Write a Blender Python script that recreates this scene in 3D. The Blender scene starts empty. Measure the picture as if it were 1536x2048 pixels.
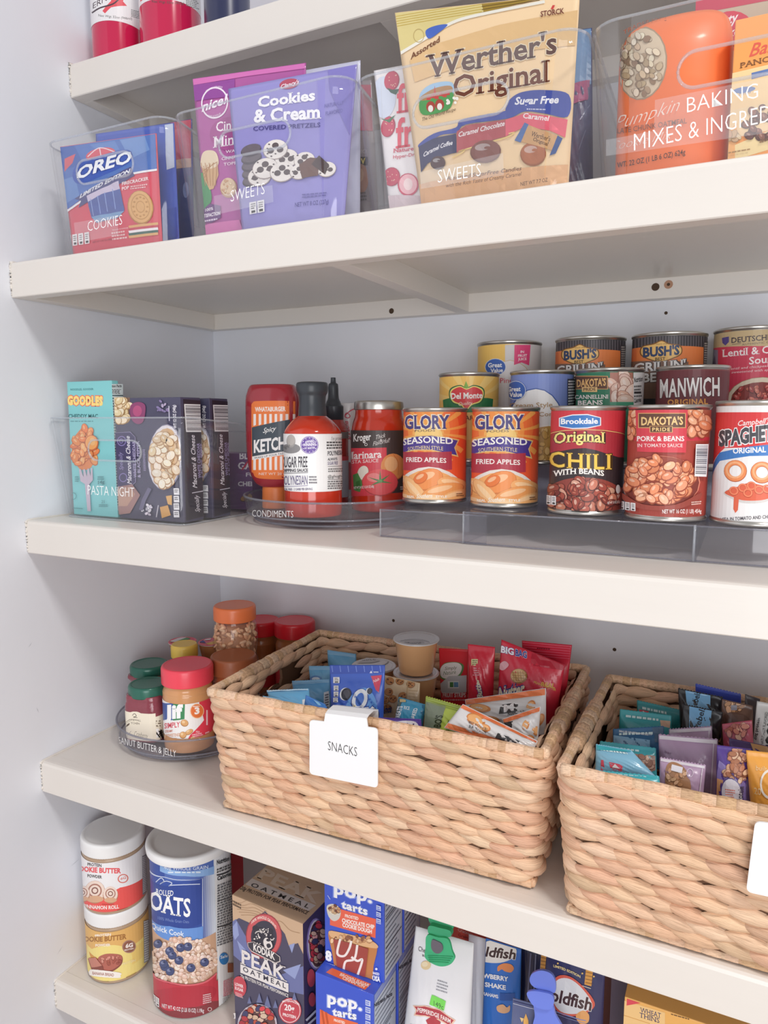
import bpy, bmesh, math, random
from mathutils import Vector as V, Matrix
from mathutils.geometry import tessellate_polygon
R_ = random.Random(11)
PI = math.pi
sin, cos, rad = math.sin, math.cos, math.radians
SC = bpy.context.scene
COL = SC.collection

# ------------------------------------------------------------------ camera, light, exposure
FPX, YAW, PITCH = 1445.2, rad(26.4188), rad(7.1473)
CAM = V((.8637, -.6504, .0088))
FW = V((-sin(YAW)*cos(PITCH), cos(YAW)*cos(PITCH), -sin(PITCH)))
RT = V((cos(YAW), sin(YAW), 0))
UP = RT.cross(FW)
cd = bpy.data.cameras.new('camera')
cd.sensor_fit = 'HORIZONTAL'; cd.sensor_width = 36; cd.lens = 36*FPX/1536; cd.clip_start = .02
co = bpy.data.objects.new('camera', cd); COL.objects.link(co)
co.matrix_world = Matrix(((RT.x, UP.x, -FW.x, CAM.x), (RT.y, UP.y, -FW.y, CAM.y), (RT.z, UP.z, -FW.z, CAM.z), (0, 0, 0, 1)))
SC.camera = co
SC.view_settings.view_transform = 'Standard'; SC.view_settings.look = 'None'
SC.view_settings.gamma = 1; SC.view_settings.use_curve_mapping = False
SC.view_settings.exposure = 0.0
SC.cycles.transparent_max_bounces = 40
SC.cycles.max_bounces = 10
SC.cycles.diffuse_bounces = 5
W = bpy.data.worlds.new('daylight'); SC.world = W; W.use_nodes = True
W.node_tree.nodes['Background'].inputs[0].default_value = (.975, .985, 1, 1)
W.node_tree.nodes['Background'].inputs[1].default_value = .46
def area(name, loc, to, sx, sy, power, col):
    l = bpy.data.lights.new(name, 'AREA'); l.shape = 'RECTANGLE'; l.size = sx; l.size_y = sy
    l.energy = power; l.color = col
    o = bpy.data.objects.new(name, l); COL.objects.link(o); o.location = loc
    o.rotation_euler = (V(to)-V(loc)).to_track_quat('-Z', 'Y').to_euler()
    return o
area('ceiling_lamp', (1.85, -.98, 1.75), (1.68, -.94, -.8), .42, .30, 32, (1, .97, .935))
area('front_fill_light', (1.45, -2.0, -.36), (.35, .2, -.38), 1.2, 1.5, 25, (.985, .985, 1))  # added soft fill from the front, lifts the shelf interiors

# ------------------------------------------------------------------ basics
Z1, Z2, Z3, Z4, Z5 = .4991, .2133, -.1235, -.4666, -.8054     # shelf tops
def ray(u, v):
    return (FW + RT*((u-768)/FPX) - UP*((v-1024)/FPX)).normalized()
def hx(c):
    if not isinstance(c, str): return tuple(c)
    c = c.lstrip('#')
    if len(c) == 3: c = ''.join(k*2 for k in c)
    return tuple(((k/12.92) if k <= .04045 else ((k+.055)/1.055)**2.4) for k in (int(c[i:i+2], 16)/255 for i in (0, 2, 4)))
def jit(c, a=.08):
    c = hx(c); k = 1+R_.uniform(-a, a)
    return tuple(min(1, max(0, q*k*(1+R_.uniform(-a/3, a/3)))) for q in c)
def mixc(a, b, f):
    a, b = hx(a), hx(b)
    return tuple(p*(1-f)+q*f for p, q in zip(a, b))
MATS = {}
def nodes(name):
    m = bpy.data.materials.new(name); m.use_nodes = True
    nt = m.node_tree
    return m, nt, nt.nodes, nt.links, nt.nodes['Principled BSDF']
def bump(nt, b, scale, strength, dist=.001, detail=4, stretch=None, coord='Object'):
    N, L = nt.nodes, nt.links
    tc = N.new('ShaderNodeTexCoord'); no = N.new('ShaderNodeTexNoise'); bu = N.new('ShaderNodeBump')
    no.inputs['Scale'].default_value = scale; no.inputs['Detail'].default_value = detail
    src = tc.outputs[coord]
    if stretch:
        mp = N.new('ShaderNodeMapping'); mp.inputs['Scale'].default_value = stretch
        L.new(src, mp.inputs[0]); src = mp.outputs[0]
    L.new(src, no.inputs['Vector']); L.new(no.outputs[0], bu.inputs['Height'])
    bu.inputs['Strength'].default_value = strength; bu.inputs['Distance'].default_value = dist
    L.new(bu.outputs[0], b.inputs['Normal'])
    return no
def solid(name, col, rough=.5, metal=0, coat=0, bs=None, var=0, trans=0):
    """plain material; bs = (scale, strength, distance) noise bump; var = mottling of the colour"""
    if name in MATS: return MATS[name]
    m, nt, N, L, b = nodes(name)
    c = hx(col)
    b.inputs['Base Color'].default_value = (*c, 1)
    b.inputs['Roughness'].default_value = rough; b.inputs['Metallic'].default_value = metal
    b.inputs['Coat Weight'].default_value = coat; b.inputs['Coat Roughness'].default_value = .08
    if trans: b.inputs['Transmission Weight'].default_value = trans
    if bs: bump(nt, b, *bs)
    if var:
        no = N.new('ShaderNodeTexNoise'); no.inputs['Scale'].default_value = 9; no.inputs['Detail'].default_value = 6
        tc = N.new('ShaderNodeTexCoord'); L.new(tc.outputs['Object'], no.inputs['Vector'])
        rp = N.new('ShaderNodeValToRGB'); L.new(no.outputs[0], rp.inputs[0])
        rp.color_ramp.elements[0].position = .3; rp.color_ramp.elements[1].position = .7
        rp.color_ramp.elements[0].color = (*[q*(1-var) for q in c], 1); rp.color_ramp.elements[1].color = (*[min(1, q*(1+var*.5)) for q in c], 1)
        L.new(rp.outputs[0], b.inputs['Base Color'])
    MATS[name] = m; return m
def printed(name, rough, coat=0, bs=None, metal=0):
    """print on packaging: the ink colour is the 'col' attribute of each printed shape"""
    if name in MATS: return MATS[name]
    m, nt, N, L, b = nodes(name)
    a = N.new('ShaderNodeAttribute'); a.attribute_name = 'col'
    L.new(a.outputs['Color'], b.inputs['Base Color'])
    b.inputs['Roughness'].default_value = rough; b.inputs['Coat Weight'].default_value = coat
    b.inputs['Coat Roughness'].default_value = .15; b.inputs['Metallic'].default_value = metal
    if bs: bump(nt, b, *bs)
    MATS[name] = m; return m
PAPER = printed('printed_paper', .5, .12)
CARD = printed('printed_carton', .45, .2)
FILM = printed('printed_plastic_film', .32, .35, (22, .25, .004, 3))
FOILB = printed('printed_foil', .3, .2, (30, .5, .004, 3), .35)
def clear(name, tint=(1, 1, 1), haze=0., ior=1.45, hazecol=(.9, .92, .95), rough=.02):
    """clear plastic: light passes straight through, the surface mirrors at glancing angles"""
    if name in MATS: return MATS[name]
    m, nt, N, L, b = nodes(name)
    out = N['Material Output']; N.remove(b)
    t = N.new('ShaderNodeBsdfTransparent'); t.inputs[0].default_value = (*tint, 1)
    g = N.new('ShaderNodeBsdfGlossy'); g.inputs['Roughness'].default_value = rough
    lw = N.new('ShaderNodeLayerWeight'); lw.inputs[0].default_value = .5      # Facing = 1 - |cos|
    pw = N.new('ShaderNodeMath'); pw.operation = 'POWER'; pw.inputs[1].default_value = 5; L.new(lw.outputs['Facing'], pw.inputs[0])
    fr = N.new('ShaderNodeMath'); fr.operation = 'MULTIPLY_ADD'; L.new(pw.outputs[0], fr.inputs[0]); fr.inputs[1].default_value = .46; fr.inputs[2].default_value = .04
    mx = N.new('ShaderNodeMixShader'); L.new(fr.outputs[0], mx.inputs[0]); L.new(t.outputs[0], mx.inputs[1]); L.new(g.outputs[0], mx.inputs[2])
    last = mx
    if haze:
        d = N.new('ShaderNodeBsdfDiffuse'); d.inputs[0].default_value = (*hazecol, 1)
        m2 = N.new('ShaderNodeMixShader'); m2.inputs[0].default_value = haze
        L.new(mx.outputs[0], m2.inputs[1]); L.new(d.outputs[0], m2.inputs[2]); last = m2
    L.new(last.outputs[0], out.inputs[0])
    MATS[name] = m; return m
ACRYL = clear('clear_acrylic', (.996, .996, .998), .022)
EDGE = clear('acrylic_edge', (.88, .90, .93), .20)  # edge highlights of clear plastic put in as a whitish haze
FILMW = clear('clear_sticker_film', (1, 1, 1), .14)
TINTED = clear('smoky_clear_acrylic', (.93, .93, .95), .035, 1.45, (.72, .72, .78))
TEDGE = clear('smoky_acrylic_edge', (.62, .62, .68), .25, 1.45, (.6, .6, .66))
GLASS = clear('clear_jar_glass', (.99, .985, .98), .02, 1.5)
SILVER = solid('tinned_steel', '#c9c6c0', .28, .9)

def mk(name, vs, fs, root=None, mat=None, col=None, smooth=True, base=None):
    """one mesh object; vertices in world space, stored relative to the root's base"""
    o0 = root.location.copy() if root is not None else V((0, 0, 0))
    r = root
    while r is not None and r.parent is not None:
        r = r.parent; o0 = r.location.copy()
    if root is None and base is not None: o0 = V(base)
    me = bpy.data.meshes.new(name)
    me.from_pydata([V(v)-o0 for v in vs], [], fs)
    if col is not None:
        at = me.color_attributes.new('col', 'FLOAT_COLOR', 'CORNER')
        if isinstance(col, list):
            i = 0; buf = []
            for p, c in zip(fs, col): buf += [c[0], c[1], c[2], 1]*len(p)
        else:
            c = hx(col); buf = [c[0], c[1], c[2], 1]*sum(len(p) for p in fs)
        at.data.foreach_set('color', buf)
    if smooth: me.polygons.foreach_set('use_smooth', [True]*len(fs))
    if mat: me.materials.append(mat)
    me.update()
    o = bpy.data.objects.new(name, me); COL.objects.link(o)
    if root is not None: o.parent = root
    else: o.location = o0
    return o
def sharp(o, ang=35):
    me = o.data
    bm = bmesh.new(); bm.from_mesh(me)
    for e in bm.edges: e.smooth = e.calc_face_angle(0) < rad(ang)
    bm.to_mesh(me); bm.free(); return o
def tag(o, label=None, cat=None, group=None, kind=None):
    if label: o['label'] = label
    if cat: o['category'] = cat
    if group: o['group'] = group
    if kind: o['kind'] = kind
    return o
def thing(name, loc, label, cat, group=None):
    o = bpy.data.objects.new(name, None); COL.objects.link(o); o.location = loc; o.empty_display_size = .02
    return tag(o, label, cat, group)
def copy_tree(o, label=None, off=None):
    r = o.copy(); COL.objects.link(r)
    if label: r['label'] = label
    if off is not None: r.location = o.location+V(off)
    for ch in o.children:
        c = ch.copy(); COL.objects.link(c); c.parent = r
        for g in ch.children:
            d = g.copy(); COL.objects.link(d); d.parent = c
    return r

# ------------------------------------------------------------------ shapes
def lathe(prof, cx, cy, seg=48, sq=1., ang=0.):
    """prof [(r, z)] bottom to top; sq squashes one axis, ang turns it"""
    vs, fs = [], []
    n = len(prof)
    for r, z in prof:
        for k in range(seg):
            a = 2*PI*k/seg; x, y = r*cos(a), r*sq*sin(a)
            vs.append((cx+x*cos(ang)-y*sin(ang), cy+x*sin(ang)+y*cos(ang), z))
    for i in range(n-1):
        for k in range(seg):
            k2 = (k+1) % seg
            fs.append((i*seg+k, i*seg+k2, (i+1)*seg+k2, (i+1)*seg+k))
    if prof[0][0] > 1e-6: fs.append(tuple(range(seg-1, -1, -1)))
    if prof[-1][0] > 1e-6: fs.append(tuple(range((n-1)*seg, n*seg)))
    return vs, fs
def rcurve(prof, k=3):
    """round a lathe profile's corners (quadratic)"""
    out = [prof[0]]
    for a, b, c in zip(prof, prof[1:], prof[2:]):
        d = min(.002, .4*math.dist(a, b), .4*math.dist(b, c))
        if d < 1e-5: out.append(b); continue
        f = lambda p, q: (p[0]+(q[0]-p[0])*d/math.dist(p, q), p[1]+(q[1]-p[1])*d/math.dist(p, q))
        p, q = f(b, a), f(b, c)
        for i in range(k+1):
            t = i/k
            out.append(((1-t)**2*p[0]+2*t*(1-t)*b[0]+t*t*q[0], (1-t)**2*p[1]+2*t*(1-t)*b[1]+t*t*q[1]))
    out.append(prof[-1]); return out
def boxm(o, u, v, w, bev=.001, seg=2):
    """box with corner o and edge vectors u, v, w"""
    o, u, v, w = V(o), V(u), V(v), V(w)
    bm = bmesh.new()
    bmesh.ops.create_cube(bm, size=1)
    L = (u.length, v.length, w.length); U = (u.normalized(), v.normalized(), w.normalized())
    for q in bm.verts: q.co = V(((q.co.x+.5)*L[0], (q.co.y+.5)*L[1], (q.co.z+.5)*L[2]))
    if bev: bmesh.ops.bevel(bm, geom=bm.edges[:], offset=bev, segments=seg, profile=.5, affect='EDGES')
    vs = [o+U[0]*q.co.x+U[1]*q.co.y+U[2]*q.co.z for q in bm.verts]
    bm.verts.index_update()
    fs = [tuple(q.index for q in f.verts) for f in bm.faces]
    if u.cross(v).dot(w) < 0: fs = [f[::-1] for f in fs]
    bm.free(); return vs, fs
def cat(*parts):
    vs, fs = [], []
    for a, b in parts:
        n = len(vs); vs += list(a); fs += [tuple(i+n for i in f) for f in b]
    return vs, fs
def tube(path, r, seg=8, closed=False):
    vs, fs = [], []
    P = [V(p) for p in path]; n = len(P)
    for i, p in enumerate(P):
        d = (P[(i+1) % n]-P[i-1]) if closed else (P[min(i+1, n-1)]-P[max(i-1, 0)])
        d.normalize()
        a = d.cross(V((0, 0, 1)))
        if a.length < 1e-4: a = d.cross(V((0, 1, 0)))
        a.normalize(); b = d.cross(a)
        rr = r[i] if isinstance(r, (list, tuple)) else r
        for k in range(seg):
            t = 2*PI*k/seg; vs.append(p+a*rr*cos(t)+b*rr*sin(t))
    for i in range(n if closed else n-1):
        j = (i+1) % n
        for k in range(seg):
            k2 = (k+1) % seg; fs.append((i*seg+k, i*seg+k2, j*seg+k2, j*seg+k))
    if not closed: fs += [tuple(range(seg-1, -1, -1)), tuple(range((n-1)*seg, n*seg))]
    return vs, fs
def extrude(poly, d, holes=()):
    """flat polygon (3-D points, with holes) given depth d"""
    loops = [[V(p) for p in poly]]+[[V(p) for p in h] for h in holes]
    vs, fs = [], []; d = V(d)
    tri = tessellate_polygon(loops); flat = [p for l in loops for p in l]; n = len(flat)
    vs = flat+[p+d for p in flat]
    nrm = sum(((flat[t[1]]-flat[t[0]]).cross(flat[t[2]]-flat[t[0]]) for t in tri), V())
    for t in tri:
        c = (flat[t[1]]-flat[t[0]]).cross(flat[t[2]]-flat[t[0]])
        t = tuple(t)
        if c.dot(d) > 0: t = t[::-1]
        fs += [t, tuple(i+n for i in t[::-1])]
    b = 0
    for l in loops:
        m = len(l)
        for i in range(m): fs.append((b+i, b+(i+1) % m, n+b+(i+1) % m, n+b+i))
        b += m
    return vs, fs
def spl(pts, k=6, closed=True):
    """smooth curve through the points"""
    n = len(pts); out = []
    for i in range(n if closed else n-1):
        g = (lambda j: pts[j % n]) if closed else (lambda j: pts[min(max(j, 0), n-1)])
        a, b, c, d = g(i-1), g(i), g(i+1), g(i+2)
        for q in range(k):
            t = q/k
            out.append(tuple(.5*((2*b[m])+(-a[m]+c[m])*t+(2*a[m]-5*b[m]+4*c[m]-d[m])*t*t+(-a[m]+3*b[m]-3*c[m]+d[m])*t**3) for m in range(len(b))))
    if not closed: out.append(pts[-1])
    return out

# ------------------------------------------------------------------ surfaces that carry print
def facet(h, st):
    """height field h sampled on a triangulated grid, so that every layer of print lies parallel"""
    mem = {}
    def H(i, j):
        if (i, j) not in mem: mem[i, j] = h(i*st, j*st)
        return mem[i, j]
    def b(x, y):
        i, j = math.floor(x/st), math.floor(y/st); f, k = x/st-i, y/st-j
        if f+k <= 1: return H(i, j)+(H(i+1, j)-H(i, j))*f+(H(i, j+1)-H(i, j))*k
        return H(i+1, j+1)+(H(i, j+1)-H(i+1, j+1))*(1-f)+(H(i+1, j)-H(i+1, j+1))*(1-k)
    return b
class Plane:
    """flat face: anchor point, yaw (turn about z), tilt (lean back)"""
    def __init__(s, at, yaw=0, tilt=0, roll=0):
        s.O = V(at); a, t = rad(yaw), rad(tilt)
        s.U = V((cos(a), sin(a), 0)); h = V((sin(a), -cos(a), 0))
        s.N = (h*cos(t)+V((0, 0, 1))*sin(t)).normalized(); s.Vv = s.N.cross(s.U)
        if roll:
            c, q = cos(rad(roll)), sin(rad(roll)); s.U, s.Vv = s.U*c+s.Vv*q, s.Vv*c-s.U*q
        s.b = lambda x, y: 0
        s.step = 0
    def hit(s, u, v, off=0):
        d = ray(u, v); k = ((s.O+s.N*off)-CAM).dot(s.N)/d.dot(s.N)
        p = CAM+d*k-s.O
        return (p.dot(s.U), p.dot(s.Vv))
    def uv(s, u, v):
        q = s.hit(u, v)
        if s.step:
            for _ in range(3): q = s.hit(u, v, s.b(*q))
        return q
    def pos(s, x, y, off=0): return s.O+s.U*x+s.Vv*y+s.N*(s.b(x, y)+off)
class Top(Plane):
    """horizontal face at height z"""
    def __init__(s, z, yaw=0):
        s.O = V((0, 0, z)); a = rad(yaw); s.U = V((cos(a), sin(a), 0)); s.Vv = V((-sin(a), cos(a), 0)); s.N = V((0, 0, 1))
        s.b = lambda x, y: 0; s.step = 0
class Face(Plane):
    """face from corner o with edge directions U, V"""
    def __init__(s, o, U, Vv):
        s.O = V(o); s.U = V(U).normalized(); s.Vv = V(Vv).normalized(); s.N = s.U.cross(s.Vv); s.b = lambda x, y: 0; s.step = 0
class Cyl:
    """upright round surface; x runs round it from the side nearest the viewer"""
    def __init__(s, cx, cy, r, prof=None):
        s.c = (cx, cy); s.r = r; s.prof = prof; s.step = r*.11
        s.a0 = math.atan2(CAM.y-cy, CAM.x-cx)
    def rad_(s, z):
        return s.prof(z) if s.prof else s.r
    def uv(s, u, v):
        d = ray(u, v); r = s.r
        for _ in range(3 if s.prof else 1):
            ox, oy = CAM.x-s.c[0], CAM.y-s.c[1]
            a = d.x*d.x+d.y*d.y; b = ox*d.x+oy*d.y; c = ox*ox+oy*oy-r*r
            q = b*b-a*c
            k = (-b-math.sqrt(max(q, 0)))/a
            z = CAM.z+d.z*k; r = s.rad_(z) if s.prof else r
        th = math.atan2(oy+d.y*k, ox+d.x*k)-s.a0
        th = (th+PI) % (2*PI)-PI
        return (s.r*th, z)
    def pos(s, x, y, off=0):
        r = s.rad_(y)+off; w = s.step/s.r; i = math.floor(x/s.step); f = x/s.step-i; t = s.a0+i*w
        return V((s.c[0]+r*(cos(t)*(1-f)+cos(t+w)*f), s.c[1]+r*(sin(t)*(1-f)+sin(t+w)*f), y))

# ------------------------------------------------------------------ print: flat shapes laid one over another on a surface
GLY = {}
def glyphs(txt, bold=0, shear=0, serif=0, sp=1.):
    key = (txt, bold, shear, serif, sp)
    if key in GLY: return GLY[key]
    cu = bpy.data.curves.new('t', 'FONT'); cu.body = txt; cu.resolution_u = 2
    cu.offset = bold; cu.shear = shear; cu.fill_mode = 'FRONT'; cu.space_character = sp
    ob = bpy.data.objects.new('t', cu); me = ob.to_mesh()
    vs = [(q.co.x, q.co.y) for q in me.vertices]; fs = [tuple(p.vertices) for p in me.polygons]
    if serif:
        cnt = {}
        for f in fs:
            for a, b in zip(f, f[1:]+f[:1]): cnt[tuple(sorted((a, b)))] = cnt.get(tuple(sorted((a, b))), 0)+1
        k = .055*serif; ex = .075*serif
        for (a, b), c in cnt.items():
            if c != 1: continue
            (x0, y0), (x1, y1) = vs[a], vs[b]
            if abs(y0-y1) < .004 and .03 < abs(x0-x1) < .2:
                if min(abs(y0-q) for q in (-bold, .73+bold, .7+bold, .525+bold, .54+bold, .55+bold)) > .05 : continue
                xl, xr = min(x0, x1)-ex, max(x0, x1)+ex
                ya, yb = (y0, y0+k) if y0 < .2 else (y0-k, y0)
                n = len(vs); vs += [(xl, ya), (xr, ya), (xr, yb), (xl, yb)]; fs.append((n, n+1, n+2, n+3))
    ob.to_mesh_clear(); bpy.data.objects.remove(ob); bpy.data.curves.remove(cu)
    xs = [q[0] for q in vs] or [0, 1]
    GLY[key] = (vs, fs, min(xs), max(xs)); return GLY[key]
LAY = 1.2e-5
class Art:
    def __init__(s, surf, clip=None):
        s.f = surf; s.it = []; s.clip = clip; s.base = 1.5e-4; s.edges = []; s.lv = 0
    def raw(s, vs, fs, c): s.it.append((vs, fs, hx(c), s.lv)); s.lv += 1
    def local(s, pts, c):
        tri = tessellate_polygon([[V((*p, 0)) for p in pts]])
        s.raw(list(pts), [tuple(t) for t in tri], c); return s
    def full(s, x0, y0, x1, y1, c): return s.local([(x0, y0), (x1, y0), (x1, y1), (x0, y1)], c)
    def poly(s, pts, c): return s.local([s.f.uv(*p) for p in pts], c)
    def spl(s, pts, c, k=5): return s.poly(spl(pts, k), c)
    def rect(s, u0, v0, u1, v1, c): return s.poly([(u0, v0), (u1, v0), (u1, v1), (u0, v1)], c)
    def ell(s, u, v, a, b, c, rot=0, n=20):
        q = rad(rot); return s.poly([(u+a*cos(t)*cos(q)-b*sin(t)*sin(q), v+a*cos(t)*sin(q)+b*sin(t)*cos(q)) for t in (2*PI*k/n for k in range(n))], c)
    def ringe(s, u, v, a, b, w, c, n=24, rot=0):
        q = rad(rot); ps = []
        for k in range(n):
            t = 2*PI*k/n
            for m in (1, 1-w):
                x, y = a*m*cos(t), b*m*sin(t); ps.append(s.f.uv(u+x*cos(q)-y*sin(q), v+x*sin(q)+y*cos(q)))
        s.raw(ps, [(2*k, 2*((k+1) % n), 2*((k+1) % n)+1, 2*k+1) for k in range(n)], c); return s
    def line(s, pts, w, c, closed=False):
        P = [V(p) for p in pts]; n = len(P); vs = []
        for i, p in enumerate(P):
            d = (P[(i+1) % n]-P[i-1]) if closed else (P[min(i+1, n-1)]-P[max(i-1, 0)])
            d = d.normalized() if d.length else V((1, 0)); m = V((-d.y, d.x))*w/2
            vs += [s.f.uv(*(p+m)), s.f.uv(*(p-m))]
        s.raw(vs, [(2*i, 2*((i+1) % n), 2*((i+1) % n)+1, 2*i+1) for i in range(n if closed else n-1)], c); return s
    def curve(s, pts, w, c, k=5): return s.line(spl(pts, k, False), w, c)
    def T(s, txt, p1, p2, h, c, b=0., sh=0., arc=0., out=None, ow=.03, serif=0, lean=0., sp=1., of=0):
        """txt from baseline point p1 to p2, cap height h, all in photo pixels; arc lifts the middle"""
        if out is not None: s.T(txt, p1, p2, h, out, b+ow, sh, arc, None, 0, serif, lean, sp, ow)
        vs, fs, x0, x1 = glyphs(txt, b, sh, serif, sp)
        if not fs: return s
        x0 += of; x1 -= of
        p1, p2 = V(p1), V(p2); d = p2-p1; m = []
        up = V((lean, -h))/.72
        for x, y in vs:
            t = (x-x0)/(x1-x0); q = p1+d*t+up*y; q.y -= arc*4*t*(1-t)
            m.append(s.f.uv(q.x, q.y))
        s.raw(m, fs, c); return s
    def quad(s, q, x, y):
        """point of px quad TL,TR,BR,BL at x right, y down in 0..1"""
        a, b, c, d = (V(p) for p in q)
        return (a*(1-x)+b*x)*(1-y)+(d*(1-x)+c*x)*y
    def fine(s, q, rows, c, fill=.55, gap=.12):
        """rows of small print as word-long dashes inside px quad"""
        vs, fs = [], []
        for r in range(rows):
            y0 = (r+.5-fill/2)/rows; y1 = (r+.5+fill/2)/rows; x = 0; end = R_.uniform(.75, 1)
            while x < end:
                w = R_.uniform(.05, .16); n = len(vs)
                for a, b in ((x, y0), (min(x+w, 1), y0), (min(x+w, 1), y1), (x, y1)): vs.append(s.f.uv(*s.quad(q, a, b)))
                fs.append((n, n+1, n+2, n+3)); x += w+.03
        s.raw(vs, fs, c); return s
    def bars(s, q, n, c='#222', bg='#fff', vert=True):
        s.poly(q, bg); vs, fs = [], []; x = .05
        while x < .93:
            w = R_.choice((.3, .5, .9))/n
            a, b, e, d = ((x, .06), (x+w, .06), (x+w, .94), (x, .94))
            m = len(vs)
            for p in (a, b, e, d):
                if not vert: p = (p[1], p[0])
                vs.append(s.f.uv(*s.quad(q, *p)))
            fs.append((m, m+1, m+2, m+3)); x += w+R_.choice((.3, .5, .8))/n
        s.raw(vs, fs, c); return s
    def facts(s, q, rows, w=4):
        """row of nutrition badges"""
        n = rows
        for i in range(n):
            a = [s.quad(q, *p) for p in ((i/n+.02, 0), ((i+1)/n-.03, 0), ((i+1)/n-.03, 1), (i/n+.02, 1))]
            s.poly(a, '#f4f2f2')
            s.fine([s.quad(a, *p) for p in ((.2, .1), (.85, .1), (.85, .62), (.2, .62))], 3, '#555')
            s.poly([s.quad(a, *p) for p in ((.25, .72), (.8, .72), (.8, .92), (.25, .92))], '#444')
        return s
    def blobs(s, u, v, a, b, n, r, cols, dark, rot0=0, asp=.62, hi=None, inside=None, spread=180):
        """scatter of plump pieces (beans, nuts, oats) in an ellipse: each a dark rim, a body and a light spot"""
        l0 = s.lv
        for i in range(n):
            s.lv = l0+(i % 45)*3      # pieces share a few thin layers
            while 1:
                x, y = R_.uniform(-1, 1), R_.uniform(-1, 1)
                if x*x+y*y <= 1 and (inside is None or inside(u+x*a, v+y*b)): break
            q = R_.uniform(-spread/2, spread/2)+rot0; k = r*R_.uniform(.8, 1.15); c = jit(R_.choice(cols), .1)
            pu, pv = u+x*a, v+y*b
            s.ell(pu, pv+k*.08, k*1.08, k*asp*1.14, dark, q, 12); s.ell(pu, pv, k*.94, k*asp*.94, c, q, 12)
            if hi: s.ell(pu-k*.15, pv-k*asp*.3, k*.42, k*asp*.3, mixc(c, hi, .55), q, 9)
        s.lv = max(l0, l0+min(n, 45)*3); return s
    def build(s, name, root, mat, back=None):
        vs, fs, cs = [], [], []
        f = s.f; st = f.step
        bm = bmesh.new(); ly = bm.faces.layers.int.new('l'); zl = bm.verts.layers.int.new('z')
        for i, (a, b, c, _) in enumerate(s.it):
            q = [bm.verts.new((x, y, 0)) for x, y in a]
            for w in q: w[zl] = i
            for t in b:
                if len(set(t)) < 3: continue
                try: fc = bm.faces.new([q[k] for k in t]); fc[ly] = i
                except ValueError: pass
        def cut(no, lim, outer):
            g = bm.verts[:]+bm.edges[:]+bm.faces[:]
            bmesh.ops.bisect_plane(bm, geom=g, dist=1e-7, plane_co=lim, plane_no=no, clear_outer=outer)
        if s.clip:
            x0, y0, x1, y1 = s.clip
            cut((1, 0, 0), (x1, 0, 0), True); cut((-1, 0, 0), (x0, 0, 0), True)
            cut((0, 1, 0), (0, y1, 0), True); cut((0, -1, 0), (0, y0, 0), True)
        if isinstance(f, Oval):
            k = max(w for _, w, _ in f.prof)*.985; cut((1, 0, 0), (k, 0, 0), True); cut((-1, 0, 0), (-k, 0, 0), True)
        for co_, no_ in s.edges: cut(no_, co_, True)
        if st and bm.verts:
            xs = [w.co.x for w in bm.verts]; ys = [w.co.y for w in bm.verts]
            k = math.ceil(min(xs)/st)
            while k*st < max(xs): cut((1, 0, 0), (k*st, 0, 0), False); k += 1
            if not isinstance(f, Cyl) or f.prof:
                k = math.ceil(min(ys)/st)
                while k*st < max(ys): cut((0, 1, 0), (0, k*st, 0), False); k += 1
            if getattr(f, 'tri', False):
                k = math.ceil((min(xs)+min(ys))/st)
                while k*st < max(xs)+max(ys): cut((.70710678, .70710678, 0), (k*st, 0, 0), False); k += 1
        n = 0
        for fc in bm.faces:
            i = fc[ly]; off = s.base+s.it[i][3]*LAY; P = [w.co for w in fc.verts]
            ar = sum(P[j-1].x*P[j].y-P[j].x*P[j-1].y for j in range(len(P)))
            if abs(ar) < 1e-12: continue
            if ar < 0: P = P[::-1]
            vs += [f.pos(p.x, p.y, off) for p in P]; fs.append(tuple(range(n, n+len(P)))); n += len(P); cs.append(s.it[i][2])
        bm.free()
        return mk(name, vs, fs, root, mat, cs, smooth=False)

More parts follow.
